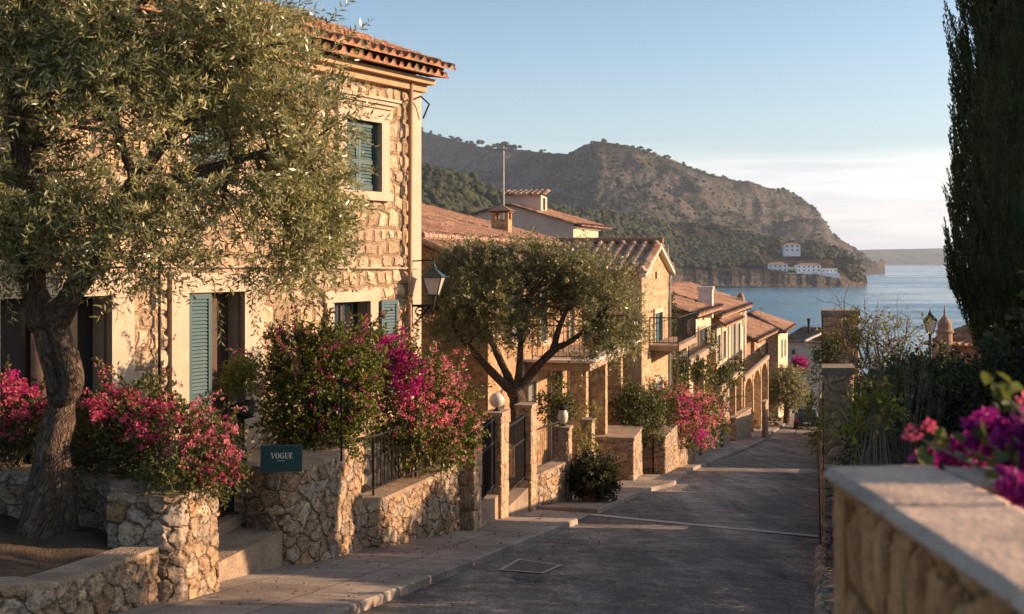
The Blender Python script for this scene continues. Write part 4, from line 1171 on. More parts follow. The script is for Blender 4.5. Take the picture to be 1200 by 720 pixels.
# ------------------------------------------------------------------ houses further down the street
def house(nm, loc, label):
    return empty(nm, loc, label, 'house')
def xy(px, Y): return Vector(((px - 600) / F * Y, Y))
def body(h, a, b2, depth, z0, z1, mats, side_mat, holes=[], res=3, back=True, side_holes=[]):
    p = Panel(a, b2); n = p.n
    wall_panel('wall', p, z0, z1, holes, mats, h, res=res)
    d = Panel(a - n * depth, a); wall_panel('wall', d, z0, z1, side_holes, [side_mat, M['trim']], h, res=res)
    e = Panel(b2, b2 - n * depth); wall_panel('wall', e, z0, z1, [], [side_mat, M['trim']], h, res=res)
    return p, d
def mono_roof(h, p, depth, z, rise, mat, over=.5, endover=.35, tw=.36, gable=True, rafters=True):
    """roof whose eave runs along the facade, ridge in the middle of the depth"""
    L = p.L; r = rise / (depth / 2)
    md = -depth / 2
    ze = z - over * r
    tile_roof('roof', p.at(-endover, ze + .1, over), p.at(L + endover, ze + .1, over), p.at(L + endover, z + rise + .1, md), p.at(-endover, z + rise + .1, md), mat, h, tw=tw, tl=.55, amp=.10, lift=.06)
    tile_roof('roof', p.at(L + endover, ze + .1, -depth - over), p.at(-endover, ze + .1, -depth - over), p.at(-endover, z + rise + .1, md), p.at(L + endover, z + rise + .1, md), mat, h, tw=tw, tl=.55, amp=.10, lift=.06)
    ridge_tiles('ridge_tiles', p.at(-endover, z + rise + .15, md), p.at(L + endover, z + rise + .15, md), mat, h, .12, .45)
    mb = MB()
    slab(mb, [p.at(-endover + .03, ze + .08, over - .04), p.at(L + endover - .03, ze + .08, over - .04), p.at(L + endover - .03, z + rise + .08, md), p.at(-endover + .03, z + rise + .08, md)], .08)
    slab(mb, [p.at(L + endover - .03, ze + .08, -depth - over + .04), p.at(-endover + .03, ze + .08, -depth - over + .04), p.at(-endover + .03, z + rise + .08, md), p.at(L + endover - .03, z + rise + .08, md)], .08)
    mb.build('eaves_board', M['wood'], h)
    # gable triangles
    mb = MB()
    for u in (0, L):
        mb.add([p.at(u, z, 0), p.at(u, z, -depth), p.at(u, z + rise, md)], [(0, 1, 2)] if u else [(0, 2, 1)], [(0, 0), (depth, 0), (depth / 2, rise)])
    mb.build('gable', M['stone_orange'], h)
    if rafters:
        n = int(L / .75)
        for i in range(n + 1):
            u = L * i / max(1, n); mb = MB()
            mb.hexa([p.at(u - .05, ze - .12, over - .06), p.at(u + .05, ze - .12, over - .06), p.at(u + .05, z - .12, -.02), p.at(u - .05, z - .12, -.02), p.at(u - .05, ze - .01, over - .06), p.at(u + .05, ze - .01, over - .06), p.at(u + .05, z - .01, -.02), p.at(u - .05, z - .01, -.02)])
            mb.build('rafter', M['wood_dark'], h)
def hp(p, px0, px1, py0, py1):
    ua, za = p.pix(px0, py0); ub, zb = p.pix(px1, py1)
    um = (ua + ub) / 2
    y = p.A.y + p.e.y * um
    return (ua, ub, (305 - py1) / F * y, (305 - py0) / F * y)

# house 4
h4 = house('cream_house', P(805, 470, 60), 'low cream house with brown shaded side wall between the gabled house and the tall windows')
a, b_ = xy(805, 60), xy(833, 69); p4 = Panel(a, b_)
z4 = zpx(367, 60)
w4 = hp(p4, 818, 827, 385, 416)
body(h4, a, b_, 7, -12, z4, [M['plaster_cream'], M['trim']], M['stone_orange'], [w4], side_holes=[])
window(h4, p4, *w4, M['grey_shutter'], shut=M['grey_shutter'], surround=M['trim'])
mono_roof(h4, p4, 7, z4, 1.1, M['tile_old'], over=.6)
ch = empty('white_chimney', P(826, 345, 64), 'broad pale plastered chimney block on the brown roof in front of the sea', 'chimney')
q = xy(827, 66); zc0 = zpx(336, 66)
mb = MB(); mb.prism(sqp(q, .36, .42), zc0 - 1.6, zc0 - .16); mb.build('shaft', M['plaster_white'], ch, bevel=.02)
mb = MB(); mb.prism(sqp(q, .41, .47), zc0 - .16, zc0); mb.build('chimney_cap', M['plaster_white'], ch, bevel=.02)
# house 5
h5 = house('long_window_house', P(850, 470, 75), 'pale two-storey house with a row of tall shuttered windows under stepped tile roofs')
a, b_ = xy(835, 70), xy(872, 87); p5 = Panel(a, b_)
z5 = zpx(363, 78)
ws = [hp(p5, 838.5, 843, 393, 424), hp(p5, 845.5, 849.5, 388, 420), hp(p5, 857, 861, 380, 416), hp(p5, 862.5, 866.5, 379, 415)]
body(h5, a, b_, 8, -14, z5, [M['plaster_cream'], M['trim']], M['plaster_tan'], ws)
for w_ in ws: window(h5, p5, *w_, M['grey_shutter'], shut=M['grey_shutter'], surround=M['trim'], sw_=.25)
mono_roof(h5, p5, 8, z5, 1.3, M['tile_old'], over=.55)
mb = MB(); pu0 = p5.pix(853, 380)[0]
p5.box(mb, pu0 - .2, pu0 + .25, -13, z5 - .02, -.1, .12); mb.build('pilaster', M['plaster_white'], h5)
mb = MB(); p5.box(mb, p5.L - .5, p5.L + .05, -13, z5 - .02, -.1, .14); mb.build('pilaster', M['plaster_white'], h5)
zl_ = zpx(375, 72)
tile_roof('porch_roof', p5.at(-.3, zl_ - .2, .8), p5.at(p5.L * .52, zl_ - .2, .8), p5.at(p5.L * .52, zl_ + .35, .02), p5.at(-.3, zl_ + .35, .02), M['tile_old'], h5, tw=.3, tl=.5)
mb = MB(); slab(mb, [p5.at(-.25, zl_ - .22, .75), p5.at(p5.L * .52, zl_ - .22, .75), p5.at(p5.L * .52, zl_ + .28, .02), p5.at(-.25, zl_ + .28, .02)], .1); mb.build('eaves_board', M['wood'], h5)
ch = empty('slim_chimney', P(868, 350, 86), 'slim plastered chimney with a small cap at the seaward roof end', 'chimney')
q = xy(868, 86); zc0 = zpx(344, 86)
mb = MB(); mb.prism(sqp(q, .22), zc0 - 2.2, zc0 - .3); mb.build('shaft', M['plaster_white'], ch); mb = MB(); mb.lathe([(.2, 0), (.24, .1), (.16, .28), (.02, .34)], (q.x, q.y, zc0 - .3), 10); mb.build('chimney_pot', M['terracotta'], ch)
# house 6 (open loggia with rafters)
h6 = house('loggia_house', P(885, 470, 92), 'orange house with an open rafter loggia beyond the tall shuttered windows')
a, b_ = xy(873, 90), xy(897, 102); p6 = Panel(a, b_)
z6 = zpx(390, 94)
ws = [hp(p6, 887, 890, 407, 420)]
lg = hp(p6, 874, 884, 392, 432)
body(h6, a, b_, 8, -16, z6, [M['stone_orange'], M['stone_orange']], M['stone_orange'], [lg] + ws)
mb = MB(); p6.box(mb, lg[0], lg[1], lg[2], lg[3], -.29, -.26); mb.build('loggia_wall', M['wood'], h6)
window(h6, p6, *ws[0], M['grey_shutter'], surround=M['trim'])
mono_roof(h6, p6, 8, z6, 1.6, M['tile_old'], over=1.0)
# house 7
h7 = house('end_house', P(905, 470, 104), 'small grey-sided house with a hipped tile roof nearest the sea above the far olive')
a, b_ = xy(912, 104), xy(923, 114); p7 = Panel(a, b_)
z7 = zpx(388, 104)
n7 = p7.n
ws = [hp(p7, 915, 917.5, 398, 420), hp(p7, 919, 921, 398, 418)]
sideP = Panel(a - n7 * 5.2, a)
sw7 = hp(sideP, 893, 900, 408, 420)
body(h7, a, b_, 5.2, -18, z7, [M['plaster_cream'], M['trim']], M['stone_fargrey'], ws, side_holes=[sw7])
for w_ in ws: window(h7, p7, *w_, M['grey_shutter'], shut=M['grey_shutter'])
window(h7, sideP, *sw7, M['grey_shutter'])
mb = MB()
L7 = p7.L; o_ = .7; rz_ = 1.3
ce = [p7.at(-o_, z7, o_), p7.at(L7 + o_, z7, o_), p7.at(L7 + o_, z7, -5.2 - o_), p7.at(-o_, z7, -5.2 - o_)]
r0, r1 = p7.at(2.5, z7 + rz_, -2.6), p7.at(L7 - 2.5, z7 + rz_, -2.6)
tile_roof('roof', ce[0], ce[1], r1, r0, M['tile_old'], h7, tw=.3, tl=.5); tile_roof('roof', ce[3], ce[0], r0, r0 + Vector((.01, 0, 0)), M['tile_old'], h7, tw=.3, tl=.5)
tile_roof('roof', ce[2], ce[3], r0, r1, M['tile_old'], h7, tw=.3, tl=.5); tile_roof('roof', ce[1], ce[2], r1, r1 + Vector((.01, 0, 0)), M['tile_old'], h7, tw=.3, tl=.5)
mb = MB(); mb.prism([tuple(k[:2]) for k in ce], z7 - .16, z7 - .03); mb.build('eaves_board', M['wood_dark'], h7)
# house 8 across the street end
h8 = house('far_pale_house', P(945, 440, 128), 'pale house with two gables closing the street end below the sea')
a, b_ = xy(920, 132), xy(948, 130); p8 = Panel(a, b_); z8 = zpx(400, 130)
ws = [hp(p8, 928, 932, 410, 416)]
wall_panel('wall', p8, -24, z8, ws, [M['plaster_pink'], M['trim']], h8, res=3)
window(h8, p8, *ws[0], M['grey_shutter'], surround=M['trim'])
p8b = Panel(b_, xy(985, 127)); ws = [hp(p8b, 953, 958, 412, 424)]
wall_panel('wall', p8b, -24, z8, ws, [M['plaster_pink'], M['trim']], h8, res=3)
window(h8, p8b, *ws[0], M['grey_shutter'], shut=M['grey_shutter'], surround=M['trim'])
tile_roof('roof', p8.at(-.4, z8 - .1, .5), p8.at(p8.L, z8 - .1, .5), p8.at(p8.L, z8 + 1.2, -4), p8.at(-.4, z8 + 1.2, -4), M['tile_old'], h8, tw=.35, tl=.6)
tile_roof('roof', p8b.at(0.1, z8 - .1, .5), p8b.at(p8b.L, z8 - .1, .5), p8b.at(p8b.L, z8 + 1.1, -4), p8b.at(0.1, z8 + 1.1, -4), M['tile_old'], h8, tw=.35, tl=.6)
mb = MB(); slab(mb, [p8b.at(-.15, z8 + .15, .6), p8b.at(.12, z8 + .15, .6), p8b.at(.12, z8 + 1.3, -4), p8b.at(-.15, z8 + 1.3, -4)], .3); mb.build('verge', M['plaster_white'], h8)
mb = MB(); mb.tube([p8.at(p8.L * .55, z8, -2), p8.at(p8.L * .55, z8 + 1.9, -2)], .12, 6); mb.tube([p8.at(p8.L * .55, z8 + 1.9, -2), p8.at(p8.L * .55, z8 + 2.2, -2)], .18, 6); mb.build('flue', M['iron'], h8)
an = empty('thin_aerial', P(892, 385, 98), 'thin aerial rising against the sea over the loggia roof', 'aerial')
q = P(892, 385, 98); mb = MB(); mb.tube([(q.x, q.y, q.z - 1.2), (q.x, q.y, zpx(361, 98))], .03, 4); mb.build('pole', M['zinc'], an); mb = MB(); mb.tube([(q.x - .3, q.y, zpx(362, 98)), (q.x + .3, q.y, zpx(362, 98))], .02, 4); mb.build('cross_arms', M['zinc'], an)
# arcaded terraces along the pavement
def terrace(nm, label, px0, Y0, px1, Y1, pyslab0, pyslab1, depth, ncol, arch=True):
    t = empty(nm, (xy(px0, Y0).x, Y0, zroad(xy(px0, Y0).x, Y0)), label, 'terrace')
    a, b_ = xy(px0, Y0), xy(px1, Y1); p = Panel(a, b_); zt = (zpx(pyslab0, Y0) + zpx(pyslab1, Y1)) / 2
    mb = MB(); slab(mb, [p.at(-.2, zt, .15), p.at(p.L + .2, zt, .15), p.at(p.L + .2, zt, -depth), p.at(-.2, zt, -depth)], .28); mb.build('terrace_slab', M['coping'], t, bevel=.02)
    zc = zt - .28
    for i in range(ncol):
        u = p.L * i / (ncol - 1); zb = float(zroad(*p.at(u, 0)[:2])) - .2
        mb = MB(); mb.hexa([p.at(u - .24, zb, .08), p.at(u + .24, zb, .08), p.at(u + .24, zb, -.42), p.at(u - .24, zb, -.42), p.at(u - .24, zc - .02, .08), p.at(u + .24, zc - .02, .08), p.at(u + .24, zc - .02, -.42), p.at(u - .24, zc - .02, -.42)]); mb.build('column', M['stone_far'], t, bevel=.02)
    if arch:
        mb = MB()
        for i in range(ncol - 1):
            ua, ub = p.L * i / (ncol - 1) + .24, p.L * (i + 1) / (ncol - 1) - .24; um = (ua + ub) / 2; hw = (ub - ua) / 2; n = 10
            za = zc - min(1.0, hw) - .1
            for k in range(n):
                t0, t1 = k / n * math.pi, (k + 1) / n * math.pi
                xa, xb = um - hw * math.cos(t0), um - hw * math.cos(t1); sa_, sb_ = za + min(1.0, hw) * math.sin(t0), za + min(1.0, hw) * math.sin(t1)
                mb.hexa([p.at(xa, sa_, .03), p.at(xb, sb_, .03), p.at(xb, sb_, -.38), p.at(xa, sa_, -.38), p.at(xa, zc - .01, .03), p.at(xb, zc - .01, .03), p.at(xb, zc - .01, -.38), p.at(xa, zc - .01, -.38)])
        mb.build('arches', M['stone_far'], t)
    zb = float(zroad(*b_)) - .5
    bp = Panel(p.at(0, 0, -depth).to_2d(), p.at(p.L, 0, -depth).to_2d())
    mb = MB(); bp.box(mb, -.2, bp.L + .2, zb - 1, zc, -.25, 0); mb.build('back_wall', M['stone_orange'], t)
    a_, b2 = railing('r', [p.at(-.15, zt, -depth + .1), p.at(-.15, zt, .05), p.at(p.L + .15, zt, .05)], 1.0, step=.24, r=.012)
    b2.build('railing', M['iron'], t); a_.build('railing_bars', M['iron'], t)
    return p, zt
pt1, zt1_ = terrace('arcade_terrace', 'first railed stone terrace on square columns below the row of tall windows', 843, 63, 868, 74, 446, 436, 3.0, 4, arch=False)
pt2, zt2_ = terrace('arcade_terrace', 'second arched terrace farther down, beside the far olive tree', 871, 76, 899, 93, 434, 422, 3.0, 4)
pt0, zt0_ = terrace('railed_terrace', 'sloping-edged balcony terrace between the gabled house and the cream house', 806, 55, 838, 66, 416, 406, 2.6, 3, arch=False)

# ------------------------------------------------------------------ NEAR WALLS ON THE LEFT
bot = lambda x, y: zroad(x, y) - .12
# front planter wall, curving into the tall gate pier
ga = G(205, 706); gb = G(247, 692)
zPA = -2.43
pierA = empty('gate_pier', (ga.x, ga.y, ga.z), 'sunlit rubble stone pier with bush spilling over it beside the shadowed gateway', 'stone pier')
e_ = Vector((SX, SY)); n_ = Vector((-SY, SX))
A0 = Vector((ga.x, ga.y)); A1_ = Vector((gb.x, gb.y))
A1_ = A0 + e_ * (A1_ - A0).length
pa = [A0 + n_ * .75 , A0 + n_ * .12, A0 + e_ * .10, A1_ , A1_ + n_ * .75]
strip_wall('pier_face', pa, zPA, bot, M['stone_rubble'], pierA, res=.022)
mb = MB(); mb.prism([tuple(k) for k in offset_plan(pa, -.015)], zPA - .05, zPA + .015); mb.build('pier_cap', M['coping'], pierA, bevel=.02)
# low wall
lw = [(-5.6, 10.6), tuple(G(40, 742)[:2]), tuple(G(100, 727)[:2]), tuple(G(150, 714)[:2]), tuple((A0 + n_ * .18)[:2])]
zlow = lambda x, y: float(np.interp(x, [-5.6, -4.2, -3.4], [-2.74, -2.86, -3.0]))
# round the plan with a spline-like subdivision
def smooth_plan(pl, it=2):
    pl = [Vector(p[:2]) for p in pl]
    for _ in range(it):
        o = [pl[0]]
        for a, b2 in zip(pl[:-1], pl[1:]): o += [a * .75 + b2 * .25, a * .25 + b2 * .75]
        o.append(pl[-1]); pl = o
    return pl
lw = smooth_plan(lw)
lowW = empty('low_planter_wall', (lw[4].x, lw[4].y, -3.7), 'low shadowed rubble stone planter wall in the lower left corner under the olive trunk', 'stone wall')
strip_wall('wall_face', lw, zlow, bot, M['stone_rubble'], lowW, res=.022)
coping('wall_coping', lw, .34, lambda x, y: zlow(x, y) - .01, .05, M['coping'], lowW, over=.015)
# planter bed back wall
bw = [(-8.2, 15.35), (-6.2, 14.75), (-4.6, 14.15), tuple((A0 + n_ * .7 + e_ * .3)[:2])]
bw = smooth_plan(bw, 1)
backW = empty('planter_back_wall', (-5, 14.3, -3.2), 'dark shaded stone wall behind the olive trunk carrying the pink flowering bushes', 'stone wall')
strip_wall('wall_face', bw, -2.42, -3.5, M['stone_rubble'], backW, res=.03)
coping('wall_coping', bw, .35, -2.43, .05, M['coping'], backW, over=.03)
# soil bed
mb = MB(); q = [Vector(k) for k in offset_plan(lw, .1)] + [Vector(k) for k in bw[::-1]] 
N_ = 28
us_ = np.linspace(0, 1, N_)
def along(pl, t):
    L = [0]
    for a, b2 in zip(pl[:-1], pl[1:]): L.append(L[-1] + (Vector(b2) - Vector(a)).length)
    return np.interp(t * L[-1], L, [p[0] for p in pl]), np.interp(t * L[-1], L, [p[1] for p in pl])
Vv = []
for i in range(N_):
    f = offset_plan(lw, .12); x0, y0 = along(f, us_[i]); x1, y1 = along(bw, us_[i])
    for j in range(14):
        t = j / 13; x, y = x0 + (x1 - x0) * t, y0 + (y1 - y0) * t
        z = zlow(x0, y0) - .06 + .05 * math.sin(t * 3.1) + .10 * (float(vnoise([[x * 2.2, y * 2.2, 0]])[0]) - .5)
        Vv.append((x, y, z))
tag(npmesh('soil_bed', np.array(Vv), grid_faces(N_, 14)[:, ::-1].copy(), M['litter'], smooth=True), kind='structure')
# gateway: step and dark iron gate
gs = [G(250, 676), G(297, 660)]
st = empty('gateway_step', tuple(gs[0]), 'worn concrete steps in the gateway between sunlit pier and sign pier', 'steps')
s0 = sw(A1_)[0]; w0 = sw(A1_)[1]
vs_ = sw(G(300, 660))
mb = MB(); s1 = vs_[0] + .25
zst = -3.70
mb.prism([tuple(pt(s0 - .1, w0 + .30)[:2]), tuple(pt(s0 - .1, w0 + 1.4)[:2]), tuple(pt(s1 + .3, w0 + 1.4)[:2]), tuple(pt(s1 + .3, w0 + .30)[:2])][::-1], zst - .7, zst + .24)
mb.build('lower_step', M['coping'], st, bevel=.015)
mb = MB(); mb.prism([tuple(pt(s0 - .1, w0 + .9)[:2]), tuple(pt(s0 - .1, w0 + 2.4)[:2]), tuple(pt(s1 + .3, w0 + 2.4)[:2]), tuple(pt(s1 + .3, w0 + .9)[:2])][::-1], zst - .4, zst + .40); mb.build('upper_step', M['coping'], st, bevel=.015)
def iron_gate(nm, label, a, b2, zb, zt, zt2=None, step=.15, solid=False):
    g_ = empty(nm, (a.x, a.y, zb), label, 'gate'); a = Vector(a[:2]); b2 = Vector(b2[:2]); L = (b2 - a).length; zt2 = zt if zt2 is None else zt2
    fr_ = MB()
    def q(t, z): p = a + (b2 - a) * t; return Vector((p.x, p.y, z))
    fr_.tube([q(0, zb), q(0, zt)], .025, 6); fr_.tube([q(1, zb), q(1, zt2)], .025, 6)
    for z in (zb + .05, zb + .9): fr_.tube([q(0, z), q(1, z)], .02, 5)
    fr_.tube([q(0, zt), q(1, zt2)], .02, 5); fr_.build('gate_frame', M['iron'], g_)
    bars = MB(); n = max(2, int(L / step))
    for i in range(1, n): bars.tube([q(i / n, zb + .05), q(i / n, zt + (zt2 - zt) * i / n + .08)], .014, 5)
    bars.build('gate_bars', M['iron'], g_)
    if solid:
        pl_ = MB(); d = (b2 - a).normalized(); nn = Vector((d.y, -d.x)) * .01
        pl_.hexa([(*(a + nn), zb + .04), (*(b2 + nn), zb + .04), (*(b2 - nn), zb + .04), (*(a - nn), zb + .04), (*(a + nn), zt - .04), (*(b2 + nn), zt2 - .04), (*(b2 - nn), zt2 - .04), (*(a - nn), zt - .04)]); pl_.build('gate_plate', M['iron'], g_)
    return g_
iron_gate('iron_gate', 'dark iron gate half hidden between the sunlit pier and the sign pier', pt(s0 + .02, w0 + 1.0), pt(s1 + .05, w0 + 1.0), zst + .40, -2.5, solid=True)
# sign pier: rounded corner, running on as the long lower wall
zSP = -2.70
bp_ = [G(px, py) for px, py in ((297, 660), (322, 663), (350, 662), (375, 658), (398, 651), (418, 645))]
sp = [Vector(bp_[0][:2]) + n_ * .9 + e_ * .1, Vector(bp_[0][:2]) + n_ * .12] + [Vector(k[:2]) for k in bp_[1:]] 
spE = sp[-1] + e_ * .15
sp = sp + [spE, spE + n_ * 1.1]
sp = [sp[0]] + smooth_plan(sp[1:-2], 2) + sp[-2:]
signP = empty('sign_pier', (bp_[2].x, bp_[2].y, bp_[2].z), 'rounded rubble stone pier carrying the small teal sign', 'stone pier')
strip_wall('pier_face', sp, zSP, bot, M['stone_rubble'], signP, res=.022)
mb = MB(); mb.prism([tuple(k) for k in offset_plan(sp, -.02)], zSP - .03, zSP + .045); mb.build('pier_cap', M['coping'], signP, bevel=.02)
# sign
sgc = P(330, 541, 16.05)
sg = empty('sign_board', (sgc.x, sgc.y, zSP + .05), 'small dark teal sign with white serif lettering standing on the rounded stone pier', 'sign')
hw_, hh_ = 24 / F * 16.05, 15.3 / F * 16.05
zb0 = zSP + .052
def sgp(u, v, o): return Vector((sgc.x + u * .998 - o * .03, sgc.y + u * .06 + o + v * .04 - .0, zb0 + hh_ + v))
mb = MB(); mb.hexa([sgp(-hw_, -hh_, -.03), sgp(hw_, -hh_, -.03), sgp(hw_, -hh_, .03), sgp(-hw_, -hh_, .03), sgp(-hw_, hh_, -.03), sgp(hw_, hh_, -.03), sgp(hw_, hh_, .03), sgp(-hw_, hh_, .03)])
m = simple('signteal', (.012, .072, .075), .45, .06, 3, .05, .002, spec=.4); mb.build('board', m, sg, bevel=.004)
mb = MB()
def sq_(pts): 
    mb.add([sgp(x, y, -.0335) for x, y in pts], [tuple(range(len(pts)))])
LH = .072; LW = .046
def letters():
    x = -.128; h = LH; t = .015; s = .0045
    # V
    sq_([(x, h), (x + t, h), (x + .029, 0), (x + .022, 0)]); sq_([(x + .0265, .0), (x + .030, 0), (x + .049, h), (x + .044, h)]); sq_([(x - .005, h), (x - .005, h - s), (x + t + .006, h - s), (x + t + .006, h)]); sq_([(x + .037, h), (x + .037, h - s), (x + .055, h - s), (x + .055, h)])
    def ring(cx, a0, a1, rx=.026, n=20):
        for k in range(n):
            p, q = a0 + (a1 - a0) * k / n, a0 + (a1 - a0) * (k + 1) / n
            def rr(a): th = s + (t - s) * abs(math.cos(a)) ** 1.5; return (cx + rx * math.cos(a), h / 2 + (h / 2 + .001) * math.sin(a)), (cx + (rx - th) * math.cos(a), h / 2 + (h / 2 - s * .8) * math.sin(a))
            o0, i0 = rr(p); o1, i1 = rr(q); sq_([i0, o0, o1, i1] if a1 > a0 else [o0, i0, i1, o1])
    ring(x + .080, 0, 2 * math.pi)
    ring(x + .137, R(50), R(310)); sq_([(x + .147, .002), (x + .160, .002), (x + .160, h * .45), (x + .147, h * .45)]); sq_([(x + .141, h * .45), (x + .166, h * .45), (x + .166, h * .45 + s), (x + .141, h * .45 + s)]); sq_([(x + .152, h * .68), (x + .157, h * .68), (x + .157, h), (x + .152, h)])
    # U
    xu = x + .172; sq_([(xu + .004, h * .28), (xu + .004 + t, h * .28), (xu + .004 + t, h), (xu + .004, h)]); sq_([(xu + .040, h * .28), (xu + .0445, h * .28), (xu + .0445, h), (xu + .040, h)])
    n = 10
    for k in range(n):
        p, q = math.pi + math.pi * k / n, math.pi + math.pi * (k + 1) / n
        def rr(a): th = s + (t - s) * max(0, -math.cos(a)); return (xu + .02425 + .0203 * math.cos(a), h * .28 + h * .28 * math.sin(a)), (xu + .02425 + (.0203 - th) * math.cos(a), h * .28 + (h * .28 - s * 1.2) * math.sin(a))
        o0, i0 = rr(p); o1, i1 = rr(q); sq_([i0, o0, o1, i1])
    sq_([(xu - .002, h - s), (xu + .025, h - s), (xu + .025, h), (xu - .002, h)]); sq_([(xu + .034, h - s), (xu + .051, h - s), (xu + .051, h), (xu + .034, h)])
    # E
    xe = x + .230; sq_([(xe + .004, 0), (xe + .004 + t, 0), (xe + .004 + t, h), (xe + .004, h)])
    for y0, w_ in ((0, .042), (h - s, .040), (h * .48, .030)): sq_([(xe - .002, y0), (xe + w_, y0), (xe + w_, y0 + s), (xe - .002, y0 + s)])
    sq_([(xe + .0375, 0), (xe + .042, 0), (xe + .042, h * .28), (xe + .0375, h * .28)]); sq_([(xe + .0355, h * .74), (xe + .040, h * .74), (xe + .040, h), (xe + .0355, h)])
    sq_([(-.045, -.030), (.045, -.030), (.045, -.025), (-.045, -.025)])
letters()
m, nt, b = newmat('sign_white'); b.inputs['Base Color'].default_value = (.8, .8, .78, 1); b.inputs['Roughness'].default_value = .5
M['sign_white'] = m
mb.build('lettering', m, sg)
# long lower wall with railing
lb = [G(px, py) for px, py in ((418, 645), (450, 641), (500, 630), (552, 618))]
lwl = [Vector(k[:2]) for k in lb]
lwl[0] = lwl[0] + n_ * .12
zLW = -3.56
lowL = empty('street_wall', tuple(lb[1]), 'long level rubble wall under the iron railing and magenta bougainvillea', 'stone wall')
strip_wall('wall_face', lwl, zLW, bot, M['stone_rubble'], lowL, res=.028)
coping('wall_coping', lwl, .38, zLW - .02, .06, M['coping'], lowL, over=.03)
rl = empty('iron_railing', (lwl[0].x, lwl[0].y, zLW), 'black iron railing on the level stone wall below the bougainvillea', 'railing')
ro_ = offset_plan(lwl, .19)
a_, b_ = railing('r', [(k.x, k.y, zLW + .04) for k in ro_], .88, step=.14)
a_.build('rails_bars', M['iron'], rl); b_.build('top_rail', M['iron'], rl)
ip = empty('iron_post', (ro_[0].x - .15, ro_[0].y - .3, zSP), 'slim black iron post standing on the sign pier by the railing end', 'post')
q = P(400, 500, 17.0); mb = MB(); mb.tube([(q.x, q.y, zSP + .03), (q.x, q.y, zSP + 1.1)], .014, 6); mb.lathe([(.03, 0), (.035, .03), (.012, .06), (.02, .08), (.001, .1)], (q.x, q.y, zSP + 1.08), 8); mb.build('shaft', M['iron'], ip)

# gate posts and gates
def post(px, py, ptop, la, lb_, label, cap=True, mat='stone_post', group='stone gate posts', name='gate_post'):
    c = G(px, py); Y = c.y; zt = zpx(ptop, Y)
    r_ = empty(name, tuple(c), label, 'gate post', group)
    c0 = Vector(c[:2])
    pl_ = [c0 + n_ * la, c0, c0 + e_ * lb_, c0 + e_ * lb_ + n_ * la]
    strip_wall('post_face', pl_, zt - .06, float(zs(sw(c0)[0])) - .2, M[mat], r_, res=.03, closed=True)
    q = [c0 + n_ * (la + .035) - e_ * .035, c0 - n_ * .035 - e_ * .035, c0 - n_ * .035 + e_ * (lb_ + .035), c0 + n_ * (la + .035) + e_ * (lb_ + .035)]
    mb = MB(); mb.prism([tuple(k) for k in q], zt - .07, zt); mb.build('post_cap', M['coping'], r_, bevel=.012)
    ctr = c0 + n_ * la / 2 + e_ * lb_ / 2
    return r_, c0, ctr, zt
P1 = post(555, 622, 492, .30, .50, 'first narrow stone gate post where the bougainvillea ends')
P2 = post(587, 608, 484, .32, .62, 'stone gate post with a round globe lamp beside the iron gates')
P3 = post(622, 596, 475, .34, .55, 'tallest stone gate post in front of the second olive trunk')
P4 = post(666, 587, 501, .34, .42, 'stone post with a capped jar lamp at the railing end')
P5 = post(693, 577, 492, .28, .50, 'slim sunlit stone post just behind the leafy potted shrub')
def gate_between(a, b2, label, ztop, off=.14):
    s0, w0 = sw(a[1]); s1, w1 = sw(b2[1])
    zb = float(zs(s0)) + .35
    return iron_gate('iron_gate', label, pt(s0 + .55, w0 + off), pt(s1 - .02, w1 + off), zb, ztop, solid=False), (s0, w0, s1, w1)
gate_between(P1, P2, 'narrow black iron gate left of the globe lamp post', P2[3] - .12)
gate_between(P2, P3, 'wide black iron gate right of the globe lamp post', P3[3] - .25)
def step_block(a, b2, label, h):
    s0, w0 = sw(a[1]); s1, w1 = sw(b2[1])
    o = empty('gate_step', tuple(pt(s0, w0)), label, 'step')
    mb = MB(); zz = float(zs(s0)) + .1
    mb.prism([tuple(pt(s0 + .4, w0 + .05)[:2]), tuple(pt(s1 - .01, w1 + .05)[:2]), tuple(pt(s1 - .01, w1 + 1.4)[:2]), tuple(pt(s0 + .4, w0 + 1.4)[:2])], zz - .9, zz + h); mb.build('step_slab', M['coping'], o, bevel=.015)
step_block(P1, P2, 'pale threshold step under the narrow iron gate', .12)
step_block(P2, P3, 'pale ramped threshold under the wide iron gate', .08)
def globe(pp, r, label, jar=False):
    c = pp[2]; z = pp[3]
    o = empty('globe_lamp', (c.x, c.y, z), label, 'lamp', 'white lamps on the gate posts')
    mb = MB(); mb.lathe([(.07, 0), (.07, .02), (.03, .04), (.03, .07), (.055, .09)], (c.x, c.y, z), 12); mb.build('lamp_base', M['iron'], o)
    pr_ = [(r * math.sin(t), r * 1.0 - r * math.cos(t)) for t in np.linspace(.45, math.pi - .02, 12)] if not jar else [(.05, 0), (r * .8, .04), (r, .14), (r, .22), (r * .7, .32), (.06, .34)]
    mb = MB(); mb.lathe(pr_, (c.x, c.y, z + .06), 20); mb.build('globe', M['frosted'], o, smooth=True)
    if jar:
        mb = MB(); mb.lathe([(.10, .0), (.11, .03), (.06, .08), (.03, .10), (.02, .14), (.001, .15)], (c.x, c.y, z + .395), 12); mb.build('lamp_cap', M['iron'], o)
globe(P2, .15, 'round white globe lamp on the gate post between the two iron gates')
globe(P4, .12, 'white jar lamp with a dark cap on the post at the railing end', jar=True)
